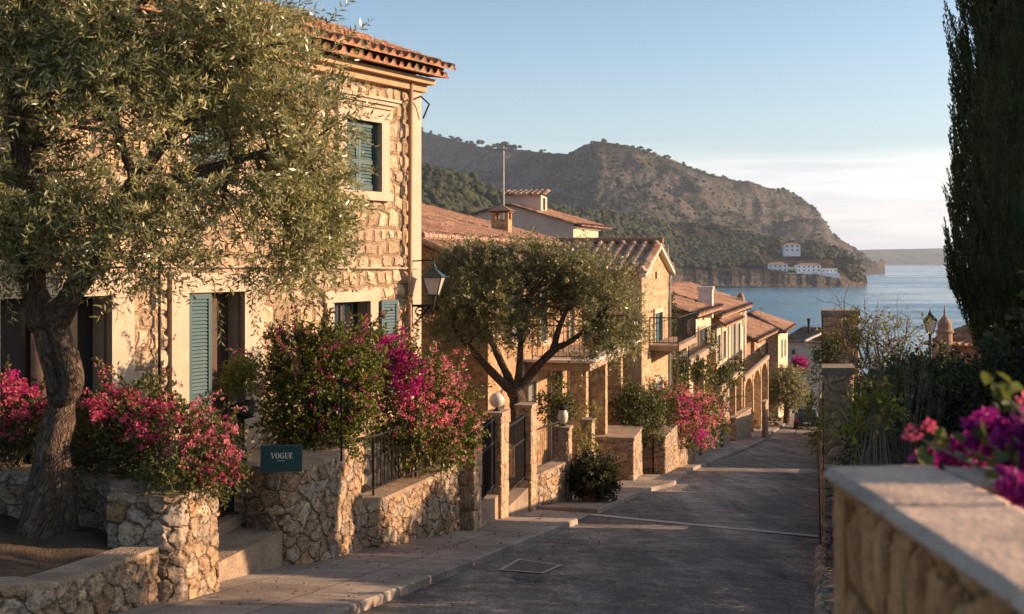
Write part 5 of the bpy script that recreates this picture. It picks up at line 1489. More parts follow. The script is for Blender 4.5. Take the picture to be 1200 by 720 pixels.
# wall with railing between posts 3 and 4
s0, w0 = sw(P3[1]); s1, w1 = sw(P4[1])
rw = [pt(s0 + .55, w0 + .06).to_2d(), pt(s1 - .01, w1 + .06).to_2d()]
zRW = zpx(553, 29.5)
rwo = empty('short_railed_wall', (rw[0].x, rw[0].y, -5.6), 'short dark stone wall between the tallest gate post and the jar lamp post', 'stone wall')
strip_wall('wall_face', rw, zRW, bot, M['stone_rubble'], rwo, res=.04); coping('wall_coping', rw, .3, zRW - .02, .06, M['coping'], rwo)
rr_ = offset_plan(rw, .15); a_, b_ = railing('r', [(k.x, k.y, zRW + .04) for k in rr_], .95, step=.13)
ro = empty('iron_railing', (rr_[0].x, rr_[0].y, zRW), 'black iron railing on the short wall between the gate posts', 'railing'); a_.build('rails_bars', M['iron'], ro); b_.build('top_rail', M['iron'], ro)
# blocks and walls beyond
def block(nm, label, px0, py0, px1, py1, ptop, la, mat='stone_block', cat='stone wall', res=.045):
    c = G(px0, py0); d = G(px1, py1); Y = c.y; zt = zpx(ptop, Y)
    o = empty(nm, tuple(c), label, cat); c0 = Vector(c[:2]); d0 = Vector(d[:2]); e = (d0 - c0).normalized(); n = Vector((-e.y, e.x))
    pl_ = [c0 + n * la, c0, d0, d0 + n * la]
    zb = lambda x, y: zroad(x, y) - .2
    strip_wall('wall_face', pl_, zt - .05, zb, M[mat], o, res=res, closed=True)
    q = [c0 + n * (la + .04) - e * .04, c0 - n * .04 - e * .04, d0 - n * .04 + e * .04, d0 + n * (la + .04) + e * .04]
    mb = MB(); mb.prism([tuple(k) for k in q], zt - .06, zt + .02); mb.build('wall_cap', M['coping'], o, bevel=.012)
    return c0, d0, zt
block('entrance_wall', 'low block-built stone wall standing end-on to the pavement past the potted shrub', 742, 563, 752, 556, 514, 1.15)
block('entrance_pier', 'square stone pier beside the slot after the low block-built wall', 764, 555, 776, 549, 510, .55, cat='stone pier')
block('flower_wall', 'sunlit stone wall with pink bougainvillea cascading over it', 779, 556, 812, 541, 512, .35, 'stone_rubble')
block('flower_wall_post', 'pale stone post at the far end of the pink bougainvillea wall', 814, 541, 818, 537, 498, .35, 'stone_post', 'gate post')
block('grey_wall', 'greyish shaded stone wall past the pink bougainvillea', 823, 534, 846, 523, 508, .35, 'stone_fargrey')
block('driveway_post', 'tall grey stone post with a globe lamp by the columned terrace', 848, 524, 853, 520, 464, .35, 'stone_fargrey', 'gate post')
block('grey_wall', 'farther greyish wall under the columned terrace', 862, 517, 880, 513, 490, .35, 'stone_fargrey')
block('arch_post', 'slender pale post framing the pavement at the arched terrace', 897, 513, 900, 512, 471, .18, 'stone_post', 'gate post')
q = P(850, 459, 63)
# garden ground behind the walls
Sg = np.linspace(17, 100, 80)
Vg = []
for s_ in Sg:
    base = float(zs(s_)) + np.interp(s_, [17, 24, 27, 40, 60, 100], [.75, .75, .45, .3, .3, .2])
    for w_ in (6.9 if s_ < 24 else 6.6, 7.5, 9, 11, 15):
        Vg.append(tuple(pt(s_, w_, base + .1 * (w_ - 6.9) * (.3 if w_ < 10 else .1))))
tag(npmesh('garden_ground', np.array(Vg), grid_faces(80, 5)[:, ::-1].copy(), M['earth'], smooth=True), kind='structure')
# ------------------------------------------------------------------ SEA, MOUNTAIN, HEADLAND
ZSEA = -26.0
m, nt, b = newmat('sea')
g = N(nt, 'ShaderNodeNewGeometry'); pos = g.outputs['Position']
b.inputs['Base Color'].default_value = (.035, .15, .22, 1); b.inputs['Roughness'].default_value = .12; b.inputs['Specular IOR Level'].default_value = .5; b.inputs['IOR'].default_value = 1.33
mp = N(nt, 'ShaderNodeMapping'); mp.inputs['Scale'].default_value = (.10, .22, .1); nt.links.new(pos, mp.inputs[0])
n1 = noise(nt, mp.outputs[0], 1.0, 6, .62)
mp2 = N(nt, 'ShaderNodeMapping'); mp2.inputs['Scale'].default_value = (.004, .016, .01); nt.links.new(pos, mp2.inputs[0])
n2 = noise(nt, mp2.outputs[0], 1.0, 4, .6)
nt.links.new(mrange(nt, n2.outputs['Fac'], .35, .65, .08, .28), b.inputs['Roughness'])
bump(nt, b, mth(nt, 'MULTIPLY', n1.outputs['Fac'], mrange(nt, n2.outputs['Fac'], .3, .7, .45, 1.2)), 1.0, 1.3)
Xg = np.linspace(-9500, 9500, 60); Yg = np.concatenate([np.linspace(180, 2000, 40), np.linspace(2200, 11000, 30)])
xx, yy = np.meshgrid(Xg, Yg, indexing='ij')
tag(npmesh('sea', np.stack([xx, yy, xx * 0 + ZSEA], -1).reshape(-1, 3), grid_faces(60, 70), m), kind='structure')

def rockmat(name, cols, green, rock, zc=None, cliff=None, ns=.02, sl=(.55, .85)):
    m, nt, b = newmat(name)
    g = N(nt, 'ShaderNodeNewGeometry'); pos = g.outputs['Position']
    n1 = noise(nt, pos, ns, 8, .65); n2 = noise(nt, pos, ns * 6, 7, .7); n3 = noise(nt, pos, ns * 20, 5, .7)
    c = ramp(nt, cols, [.42, .485, .53, .60]); nt.links.new(mth(nt, 'ADD', mth(nt, 'MULTIPLY', n1.outputs['Fac'], .42), mth(nt, 'ADD', mth(nt, 'MULTIPLY', n2.outputs['Fac'], .33), mth(nt, 'MULTIPLY', n3.outputs['Fac'], .25))), c.inputs[0])
    sp = N(nt, 'ShaderNodeSeparateXYZ'); nt.links.new(g.outputs['Normal'], sp.inputs[0])
    st_ = mrange(nt, mth(nt, 'ADD', sp.outputs['Z'], mth(nt, 'MULTIPLY_ADD', n2.outputs['Fac'], .5, -.25)), sl[0], sl[1], 1, 0)
    rk = mixc(nt, rock, tuple(x * .55 for x in rock), mrange(nt, n3.outputs['Fac'], .42, .62))
    o = mixc(nt, c.outputs[0], rk, st_)
    o = mixc(nt, o, green, mrange(nt, n3.outputs['Fac'], .52, .60, 0, .8))
    if zc is not None:
        s2 = N(nt, 'ShaderNodeSeparateXYZ'); nt.links.new(pos, s2.inputs[0])
        zz = mth(nt, 'ADD', s2.outputs['Z'], mth(nt, 'MULTIPLY_ADD', n2.outputs['Fac'], 8.0, -4.0))
        ck = mixc(nt, cliff, tuple(x * .32 for x in cliff), mrange(nt, mth(nt, 'ADD', mth(nt, 'MULTIPLY', n3.outputs['Fac'], .5), mth(nt, 'MULTIPLY', n2.outputs['Fac'], .5)), .43, .57))
        o = mixc(nt, o, ck, mrange(nt, zz, zc - 1.5, zc + 1.5, 1, 0))
    nt.links.new(o, b.inputs['Base Color']); b.inputs['Roughness'].default_value = .95; b.inputs['Specular IOR Level'].default_value = .05
    bump(nt, b, mth(nt, 'ADD', n3.outputs['Fac'], mth(nt, 'MULTIPLY', n2.outputs['Fac'], 2.0)), 1.0, 14.0)
    return m
def hfield(pxs, ysil, Y0, Y1, prof, nt_=120, amp=30, sc_=.006, seed=1, back=1.25, ridged=True, npx=260, prof2=None, blend=None, cliffn=0):
    jit = 0
    px = np.linspace(pxs[0], pxs[-1], npx)
    ys = np.interp(px, pxs, ysil); y0 = np.interp(px, *Y0); y1 = np.interp(px, *Y1)
    if cliffn: y0 = y0 + (fbm(np.stack([px * .09, px * 0, px * 0], -1), 4, 6) - .5) * 9
    t = np.concatenate([np.linspace(0, 1, nt_), np.linspace(1.02, back, 16)])
    Yv = y0[:, None] + (y1 - y0)[:, None] * t[None]
    zr = (305 - ys) / F * y1
    pr = np.interp(t, prof[0], prof[1])
    pr = np.repeat(pr[None], npx, 0)
    if prof2 is not None:
        k = np.interp(px, *blend)[:, None]; pr = pr * (1 - k) + np.interp(t, *prof2)[None] * k
    z = ZSEA - 2 + (zr - ZSEA + 2)[:, None] * pr
    X = (px - 600)[:, None] / F * Yv
    env = np.clip(t * 1.2, 0, 1) * np.where(t < 1, np.clip((1 - t) * 5, 0.06, 1), .06)
    q = np.stack([X * sc_, Yv * sc_, X * 0], -1).reshape(-1, 3)
    nz_ = fbm(q, 6, seed, ridged).reshape(X.shape) - .5
    nz2_ = fbm(q * 5, 4, seed + 9).reshape(X.shape) - .5
    z = z + nz2_ * cliffn * np.clip(t * 40, 0, 1)[None]
    z = z + (nz_ * amp * 2 + nz2_ * amp * .5) * env[...] if env.ndim == 2 else z + (nz_ * amp * 2 + nz2_ * amp * .5) * env[None]
    return px, t, X, Yv, z
# main mountain
MX = [200, 330, 420, 485, 520, 560, 600, 640, 665, 685, 705, 740, 780, 830, 880, 920, 940, 955, 968, 974, 985, 1000, 1015, 1028, 1037]
MY = [120, 128, 140, 152, 161, 172, 176, 180, 181, 171, 167, 173, 186, 205, 219, 228, 236, 247, 260, 274, 283, 291, 302, 313, 320]
M['mountain'] = rockmat('mountain', [(.026, .034, .020), (.060, .062, .040), (.135, .115, .085), (.23, .20, .155)], (.022, .030, .017), (.27, .23, .19), zc=-18, cliff=(.22, .185, .15), ns=.012)
px, t, X, Yv, Z = hfield(MX, MY, ([200, 480, 700, 900, 1000, 1037], [2300, 1900, 1350, 1560, 1950, 2560]), ([200, 480, 700, 760, 900, 1000, 1037], [3600, 3000, 2050, 2080, 2350, 2420, 2620]),
                         ([0, .05, .2, .5, .75, .9, 1.0, 1.25], [0, .10, .2, .42, .62, .84, 1.0, .7]), nt_=240, amp=64, sc_=.0046, seed=4, npx=640, prof2=([0, .05, .3, .62, .74, .90, 1.0, 1.25], [0, .10, .24, .40, .50, .93, 1.0, .8]), blend=([860, 905, 975, 990], [0, 1, 1, 0]))
tag(npmesh('mountain', np.stack([X, Yv, Z], -1).reshape(-1, 3), grid_faces(*X.shape), M['mountain'], smooth=True), kind='structure')
mtn = (px, t, X, Yv, Z)
# wooded headland in front
HX = [380, 450, 490, 540, 600, 660, 700, 760, 830, 900, 950, 985, 1000, 1010, 1016]
HY = [190, 194, 200, 212, 243, 252, 256, 262, 272, 282, 287, 299, 312, 325, 336]
M['headland'] = rockmat('headland', [(.05, .05, .026), (.075, .066, .038), (.12, .09, .055), (.15, .115, .07)], (.035, .042, .018), (.19, .145, .10), zc=-15, cliff=(.36, .30, .24), ns=.03)
px, t, X, Yv, Z = hfield(HX, HY, ([380, 600, 720, 800, 985, 1016], [560, 760, 1000, 1210, 1225, 1262]), ([380, 600, 720, 800, 985, 1016], [860, 1080, 1320, 1560, 1500, 1300]),
                         ([0, .015, .035, .10, .3, .7, 1.0, 1.25], [.05, .10, .30, .36, .50, .82, 1.0, .8]), nt_=200, amp=12, sc_=.020, seed=8, npx=460, cliffn=4)
tag(npmesh('headland', np.stack([X, Yv, Z], -1).reshape(-1, 3), grid_faces(*X.shape), M['headland'], smooth=True), kind='structure')
hd = (px, t, X, Yv, Z)
# far coast across the water
px, t, X, Yv, Z = hfield([980, 1010, 1060, 1110, 1160, 1300], [294, 293, 292, 291, 292, 294], ([980, 1300], [6400, 6400]), ([980, 1300], [7400, 7400]), ([0, .3, 1, 1.25], [0, .6, 1, .8]), nt_=30, amp=14, sc_=.0012, seed=3, npx=90)
tag(npmesh('far_coast', np.stack([X, Yv, Z], -1).reshape(-1, 3), grid_faces(*X.shape), M['mountain'], smooth=True), kind='structure')

# forest clumps
def ico(sub):
    bm = bmesh.new(); bmesh.ops.create_icosphere(bm, subdivisions=sub, radius=1.0)
    v = np.array([x.co[:] for x in bm.verts]); f = np.array([[q.index for q in p.verts] for p in bm.faces]); bm.free(); return v, f
IV, IF = ico(2)
def clumps(name, cen, rad, mat, parent=None, flat=.75, rough=.35, seed=0):
    cen = np.asarray(cen); rad = np.asarray(rad); n = len(cen)
    V = IV[None] * rad[:, None, None] * np.array([1, 1, flat])
    q = (V * 1.0 + cen[:, None] * 3.1)
    d = vnoise((q / (rad[:, None, None] * .55)).reshape(-1, 3), seed).reshape(n, -1)
    V = V * (1 + rough * 2 * (d - .5))[..., None] + cen[:, None]
    Fc = (IF[None] + (np.arange(n) * len(IV))[:, None, None]).reshape(-1, 3)
    return npmesh(name, V.reshape(-1, 3), Fc, mat, parent, smooth=False)
def scatter(hf, n, tr, pr, dens):
    px, t, X, Yv, Z = hf
    i = rng.uniform(np.searchsorted(px, pr[0]), np.searchsorted(px, pr[1]) - 1.01, n); j = rng.uniform(np.searchsorted(t, tr[0]), np.searchsorted(t, tr[1]) - 1.01, n)
    i0 = i.astype(int); j0 = j.astype(int); a = i - i0; b2 = j - j0
    f = lambda A: A[i0, j0] * (1 - a) * (1 - b2) + A[i0 + 1, j0] * a * (1 - b2) + A[i0, j0 + 1] * (1 - a) * b2 + A[i0 + 1, j0 + 1] * a * b2
    p = np.stack([f(X), f(Yv), f(Z)], -1)
    k = dens(p, np.interp(i, np.arange(len(px)), px), np.interp(j, np.arange(len(t)), t)) > rng.random(n)
    return p[k]
VILLA = [(905, 1246, 916, 1), (0, 0, 0, 0)]
def dh(p, px, t):
    d = np.where(px < 640, 1.0, np.interp(t, [0, .035, .05, .5, .9, 1], [0, 0, 1, 1, .95, .6]))
    d = d * np.clip((fbm(p * .02, 3, 5) - .36) * 9, 0, 1)
    yy = 305 - p[:, 2] / p[:, 1] * F
    d = np.where((px > 893) & (px < 992) & (yy > 304) & (yy < 330), 0.0, d)
    d = np.where((px > 912) & (px < 950) & (yy > 281) & (yy < 300), 0.02, d)
    d = np.where(px > 960, d * .35, d)
    return d
p = scatter(hd, 15000, (.036, 1.05), (440, 1008), dh)
r = rng.uniform(2.6, 5.2, len(p)) * np.interp(p[:, 1], [600, 1200], [1.15, .9])
p[:, 2] += r * .55
q = p.copy(); r2 = r * .62; q[:, 0] += rng.normal(0, 1, len(p)) * r * .7; q[:, 1] += rng.normal(0, 1, len(p)) * r * .5; q[:, 2] += r * .35
tag(clumps('pine_wood', np.concatenate([p, q]), np.concatenate([r, r2]), M['forest'], flat=.72), 'dark pine wood covering the slope below the bare mountain', 'wood', kind='stuff')
def dm(p, px, t):
    d = np.clip((fbm(p * .012, 3, 2) - .42) * 5, 0, 1)
    return d * np.interp(t, [0, .5, .8, 1], [1, .6, .3, .15]) * np.where(px > 700, .45, 1)
p = scatter(mtn, 20000, (.05, 1.0), (470, 1020), dm); pr_ = scatter(mtn, 900, (.975, 1.0), (470, 985), lambda p, px, t: np.clip((fbm(p * .03, 3, 7) - .45) * 8, 0.05, 1)); p = np.concatenate([p, pr_]); r = rng.uniform(1.4, 3.8, len(p)); p[:, 2] += r * .3
tag(clumps('mountain_scrub', p, r, M['forest'], flat=.7, seed=3), 'scattered dark scrub bushes over the bare mountain slopes', 'scrub', kind='stuff')
# umbrella pines along the skyline
ridge = [(493, 7), (503, 6), (514, 5), (528, 6), (537, 9), (548, 6), (558, 13), (570, 7), (577, 9), (586, 14), (596, 15), (604, 9), (634, 6), (694, 5), (706, 6), (750, 6), (760, 7), (782, 7), (800, 5), (846, 5), (868, 6), (921, 6), (948, 5), (977, 6)]
px, t, X, Yv, Z = mtn; jr = 239
for k, (rp, hpx) in enumerate(ridge):
    i = int(np.searchsorted(px, rp)); b0 = Vector((X[i, jr], Yv[i, jr], Z[i, jr] - 1.0)); H_ = hpx / F * b0.y * .9 + 1
    side = ['rounded', 'flat-topped', 'broad', 'small ragged', 'twin-lobed', 'leaning'][k % 6]
    where = 'left of mast' if rp < 585 else 'above mast' if rp < 600 else 'right of mast' if rp < 660 else 'at summit' if rp < 720 else 'right of summit' if rp < 880 else 'above cliff'
    pn_ = empty('umbrella_pine', tuple(b0), f'{side} umbrella pine, tree {k+1} from the left along the skyline {where}', 'tree', 'pines along the mountain skyline')
    mb = MB(); mb.tube([b0 - Vector((0, 0, 2)), b0 + Vector((.3, 0, H_ * .3)), b0 + Vector((0, 0, H_ * .6))], [1.1, .8, .5], 5); mb.build('trunk', M['bark'], pn_)
    cs = np.array([[b0.x + rng.normal(0, .26) * H_, b0.y + rng.normal(0, .2) * H_, b0.z + H_ * rng.uniform(.12, .55)] for _ in range(5)])
    clumps('crown', cs, np.full(5, H_ * .26), M['forest'], pn_, flat=.75)
# white villas on the headland
def villa(nm, label, px0, px1, pyt, pyb, Y, dep, nw, rows, hip=True, ann=None):
    v = empty(nm, P((px0 + px1) / 2, pyb, Y), label, 'house')
    a, b_ = xy(px0, Y), xy(px1, Y); p = Panel(a, b_); z0, z1 = zpx(pyb, Y), zpx(pyt, Y)
    # a box with its own window openings
    hs = []
    W_ = p.L / nw
    for r_ in range(rows):
        zb = z0 + (z1 - z0) * (r_ + .35) / rows; zt = z0 + (z1 - z0) * (r_ + .78) / rows
        for k in range(nw): hs.append((W_ * (k + .33), W_ * (k + .67), zb, zt))
    wall_panel('wall', p, z0 - 4, z1, hs, [M['villa_white'], M['villa_white']], v, res=6, depth=.5)
    q1 = Panel(b_, b_ - p.n * dep); wall_panel('wall', q1, z0 - 4, z1, [], [M['villa_white']] * 2, v, res=6)
    q2 = Panel(a - p.n * dep, a); wall_panel('wall', q2, z0 - 4, z1, [], [M['villa_white']] * 2, v, res=6)
    for h in hs:
        mb = MB(); p.box(mb, h[0], h[1], h[2], h[3], -.5, -.4); mb.build('window', M['dark'], v)
    mb = MB(); e = [p.at(-.4, z1, .5), p.at(p.L + .4, z1, .5), p.at(p.L + .4, z1, -dep - .5), p.at(-.4, z1, -dep - .5)]
    if hip:
        r0, r1 = p.at(dep * .4, z1 + 2.0, -dep / 2), p.at(p.L - dep * .4, z1 + 2.0, -dep / 2)
        mb.add(e + [r0, r1], [(0, 1, 5, 4), (1, 2, 5), (2, 3, 4, 5), (3, 0, 4), (3, 2, 1, 0)]); mb.build('roof', simple('villa_roof' + nm, (.30, .17, .11), .85, .2, 1, 0), v)
    else:
        mb.prism([tuple(k[:2]) for k in e], z1, z1 + .6); mb.build('roof', M['villa_white'], v)
villa('white_villa', 'white villa high among the pines, alone on the upper slope', 919, 938, 287, 296, 1310, 9, 3, 2)
villa('white_villa', 'left white villa with three rows of windows just above the sea cliff', 900, 923, 310, 319, 1244, 10, 4, 2)
villa('white_villa', 'long white villa with a brown roof in the middle above the cliff', 934, 962, 311, 319.5, 1243, 11, 5, 2)
villa('white_villa', 'low white annexe running right from the long villa above the cliff', 963, 981, 315.5, 320, 1242, 6, 4, 1, hip=False)
villa('white_villa', 'small flat white link building between the two bigger cliff villas', 924, 933, 314, 319.5, 1250, 6, 2, 1, hip=False)
mb = MB(); a, b_ = xy(890, 1236), xy(984, 1236); p = Panel(a, b_); p.box(mb, 0, p.L, zpx(326, 1236), zpx(320, 1236), -8, 0)
tw_ = tag(mb.build('terrace_wall', M['villa_white']), 'long white retaining wall under the cliff villas', 'wall')

# ------------------------------------------------------------------ RIGHT SIDE
# sloping ground on the right
Sg = np.concatenate([np.linspace(-6, 70, 110)]); Wg = np.array([-.12, -.5, -1.2, -2.2, -3.5, -5, -8, -14, -30, -60])
ss, ww = np.meshgrid(Sg, Wg, indexing='ij'); X = ss * SX - ww * SY; Y = ss * SY + ww * SX
Z = zs(ss) + np.interp(-ww, [0, .5, 1.2, 2.2, 5, 14, 60], [.22, .3, .45, .6, .8, .5, -3]) + .1 * (fbm(np.stack([X, Y, X * 0], -1).reshape(-1, 3) * .6, 3).reshape(X.shape) - .5)
tag(npmesh('garden_slope', np.stack([X, Y, Z], -1).reshape(-1, 3), grid_faces(len(Sg), len(Wg))[:, :].copy(), M['litter'], smooth=True), kind='structure')
# low rubble kerb wall along the right road edge
def rwall(nm, label, s0, s1, h, mat='stone_rubble', th=.34, res=.03, w0=0.0, cop=True):
    n = max(2, int((s1 - s0) / 1.5)); pl_ = [pt(s0 + (s1 - s0) * i / n, w0).to_2d() for i in range(n + 1)][::-1]
    o = empty(nm, tuple(pt((s0 + s1) / 2, w0)), label, 'stone wall')
    zt = (lambda x, y: zroad(x, y) + h) if not callable(h) else h
    end0 = pl_[-1] + (-n_) * th; end1 = pl_[0] + (-n_) * th
    strip_wall('wall_face', [end1] + pl_ + [end0], zt, lambda x, y: zroad(x, y) - .3, M[mat], o, res=res)
    coping('wall_coping', pl_, th, lambda x, y: zt(x, y) - .01, .06, M['coping'], o, over=.02)
    strip_wall('wall_back', offset_plan(pl_, th)[::-1], zt, lambda x, y: zroad(x, y) - .3, M[mat], o, res=max(res, .08))
    return o
ew = empty('edge_wall', tuple(pt(10, 0)), 'low rubble edge wall running along the right side of the road below the balustrade', 'stone wall')
Se = np.linspace(3, 20.5, 420); prof_e = np.array([(0.01, -.3), (0.0, .05), (-.01, .20), (-.05, .235), (-.15, .245), (-.25, .24), (-.33, .22), (-.36, .1)])
Ve = []; Ue = []
for s_ in Se:
    for k_, (w_, h_) in enumerate(prof_e): q_ = pt(s_, w_); Ve.append((q_.x, q_.y, q_.z + h_)); Ue.append((s_ * 1.0, [0, .3, .45, .5, .6, .7, .78, .9][k_]))
npmesh('wall_face', np.array(Ve), grid_faces(len(Se), 8)[:, ::-1].copy(), M['stone_block'], ew, uv=np.array(Ue))
rwall('shade_wall', 'waist-high rubble wall stretch before the coped pillar, added to shade the road', 17.2, 19.45, 1.5, w0=-.12, res=.06)  # added to close a gap that let a sun streak across the road
rwall('low_shade_wall', 'knee-high rubble wall in the light gap, added to shade the road there', 25.3, 27.2, .8, w0=-.12, res=.06)  # added barrier, low enough to leave the gate post in sun
# stone pillar with coping, and the higher walls added beyond it for their shade
def pillar(nm, label, px0, px1, Y, pytop, L, mat, batter=.0, cap=True):
    a, b_ = xy(px0, Y), xy(px1, Y); zt = zpx(pytop, Y); zb = zroad(a.x, Y) - .3
    o = empty(nm, (a.x, a.y, zb), label, 'stone pillar'); e = Vector((SX, SY))
    e = Vector((a.x / Y, 1)).normalized()
    pl_ = [a, b_, b_ + e * L, a + e * L]
    strip_wall('pillar_face', pl_, zt - .08, zb, M[mat], o, res=.035, closed=True)
    c = (a + b_) / 2 + e * L / 2
    q = [k + (k - c).normalized() * .05 for k in pl_]
    mb = MB(); mb.prism([tuple(k) for k in q], zt - .1, zt); mb.build('pillar_cap', M['coping'], o, bevel=.025)
    return o
pillar('stone_pillar', 'tall square stone pillar with a worn coping beside the road behind the balustrade corner', 965, 999, 19.0, 431, .7, 'stone_warm')
pillar('stone_pillar', 'rough brown stone pillar overgrown by a twiggy climber against the sea', 964, 1006, 24.5, 364, .9, 'stone_warm')
rwall('shade_wall', 'rubble wall added for shade on the right beyond the coped pillar', 20.15, 25.2, 1.9, w0=-.12, res=.06)  # added wall stretches, heights and gaps set by the shade they throw
rwall('shade_wall', 'next stretch of added shading wall down the right side', 27.3, 37.5, 2.1, w0=-.12, res=.08)
rwall('shade_wall', 'lower rubble wall stretch added to narrow the light gap between farther shading walls', 37.7, 40.4, 1.15, w0=-.12, res=.08)
rwall('shade_wall', 'distant stretch of added shading wall on the right', 40.6, 47.2, 1.6, w0=-.12, res=.08)
rwall('shade_wall', 'farthest added shading wall on the right beyond the strip of light', 49.5, 86, 2.6, w0=-.12, res=.12)
# balustrade planter in the foreground
xb0, xb1, yb1, ztop = .768, 1.035, 3.10, -.50
ba = empty('planter_wall', (xb0, 2.2, -1.6), 'foreground stone planter balustrade with a broad smooth cap', 'planter')
pl_ = [(xb0 + .03, 3.06), (xb0 + .03, .2)]
m = stone('stone_pilasters', 12, 5.0, [(.40, .19, .075), (.54, .29, .125), (.46, .23, .095), (.34, .165, .07)], (.20, .10, .04), disp=.035, rand=.55, e0=.02, e1=.16, warp=.2, mw=.08)
strip_wall('wall_face', [Vector(k) for k in pl_], ztop - .034, -2.4, m, ba, res=.014)
mb = MB(); mb.box((xb0 + .005, 2.98, -2.4), (xb0 + .11, 3.075, ztop - .036)); mb.build('corner_pier', simple('pierbrown', (.36, .19, .075), .85, .25, 6, .5, .006), ba, bevel=.012)
mb = MB(); mb.box((xb0 + .14, 3.0, -2.4), (3.2, 3.07, ztop - .04)); mb.build('end_wall', m, ba)
# cap slabs with rounded noses
def cap_slab(lo, hi, nm='cap'):
    n = [max(1, int((b2 - a) / .022)) for a, b2 in zip(lo, hi)]
    bm = bmesh.new(); bmesh.ops.create_cube(bm, size=1.0)
    for v in bm.verts: v.co = Vector([lo[k] + (v.co[k] + .5) * (hi[k] - lo[k]) for k in range(3)])
    bmesh.ops.bevel(bm, geom=bm.edges[:], offset=.012, segments=3, affect='EDGES')
    for ax in (0, 1):
        for i in range(1, n[ax]):
            co_ = [0, 0, 0]; co_[ax] = lo[ax] + (hi[ax] - lo[ax]) * i / n[ax]; no_ = [0, 0, 0]; no_[ax] = 1
            bmesh.ops.bisect_plane(bm, geom=bm.verts[:] + bm.edges[:] + bm.faces[:], plane_co=co_, plane_no=no_)
    P_ = np.array([v.co[:] for v in bm.verts]); d1 = fbm(P_ * 9, 3, 5) - .5; d2 = fbm(P_ * 38, 3, 6) - .5
    mid = np.array([(a + b2) / 2 for a, b2 in zip(lo, hi)])
    edge = np.clip(1 - (np.minimum(P_ - np.array(lo), np.array(hi) - P_)[:, :2].min(1)) / .03, 0, 1)
    for v, a, b2, e_g in zip(bm.verts, d1, d2, edge):
        v.co.z += .010 * a + .004 * b2 - .010 * e_g * max(0, b2 * 2)
        if e_g > .5: v.co.x += .010 * b2; v.co.y += .010 * b2
    me = bpy.data.meshes.new(nm); bm.to_mesh(me); bm.free(); me.materials.append(M['cap']); me.polygons.foreach_set('use_smooth', [True] * len(me.polygons))
    return link(nm, me, ba)
yy_ = 3.12
for (y0, y1) in ((2.62, 3.12), (1.95, 2.616), (1.2, 1.946), (.2, 1.196)): cap_slab((xb0 - .012, y0, ztop - .036), (xb1, y1, ztop))
cap_slab((xb1 + .003, 2.92, ztop - .036), (2.0, 3.115, ztop - .002)); cap_slab((2.004, 2.92, ztop - .036), (3.3, 3.115, ztop - .002))
mb = MB(); mb.box((xb1 - .02, .2, -2.4), (xb1 + .01, 2.95, ztop - .08)); mb.build('inner_wall', M['coping'], ba)
mb = MB(); mb.quad((xb1, .2, -.70), (3.2, .2, -.70), (3.2, 2.98, -.70), (xb1, 2.98, -.70)); tag(mb.build('planter_soil', M['soil']), kind='structure')

# street lamp on the right
q = P(1090, 388, 30.0)
sl = empty('street_lamp', (q.x, q.y, -6), 'dark green street lamp head rising above the hedge in front of the sea', 'street lamp')
mb = MB(); mb.tube([(q.x, q.y, -6.2), (q.x, q.y, -4.8), (q.x, q.y, q.z - .1)], [.07, .05, .035], 8); mb.lathe([(.05, 0), (.07, .03), (.05, .06)], (q.x, q.y, q.z - .35), 10); mb.build('post', M['lamp_green'], sl)
lantern_head(sl, q, q.z - .05, .84, wide=1.15)
# turreted roof on the right
tr = empty('turret_house', P(1120, 420, 52), 'house with orange tile roof and a small pointed turret behind the street lamp', 'house')
a, b_ = xy(1092, 52), xy(1165, 50); pz = Panel(a, b_)
zt = zpx(402, 52)
wall_panel('wall', pz, -9, zt, [], [M['stone_orange'], M['trim']], tr, res=3)
tile_roof('roof', pz.at(-.3, zt - .05, .4), pz.at(pz.L, zt - .05, .4), pz.at(pz.L, zt + .75, -3.2), pz.at(.2, zt + .75, -3.2), M['tile'], tr, tw=.3, tl=.5)
wall2 = Panel(pz.at(.6, 0, -3.2).to_2d(), pz.at(pz.L, 0, -3.2).to_2d()); wall_panel('upper_wall', wall2, zt + .3, zt + 1.25, [], [M['plaster_pink'], M['trim']], tr, res=3)
tile_roof('roof', wall2.at(.3, zt + 1.2, .2), wall2.at(wall2.L, zt + 1.2, .2), wall2.at(wall2.L, zt + 1.75, -2.5), wall2.at(.3, zt + 1.75, -2.5), M['tile_old'], tr, tw=.3, tl=.5)
q = P(1107, 382, 51.0); zb = q.z
mb = MB(); mb.lathe([(.30, -2.0), (.30, .05), (.36, .09), (.36, .15), (.27, .20), (.28, .45), (.24, .52), (.12, .68), (.05, .76), (.035, .9), (.02, 1.1), (.002, 1.2)], (q.x, q.y, zb - .35), 14); mb.build('turret', simple('turretc', (.30, .18, .11), .85, .25, 4, .4, .01), tr, smooth=False)

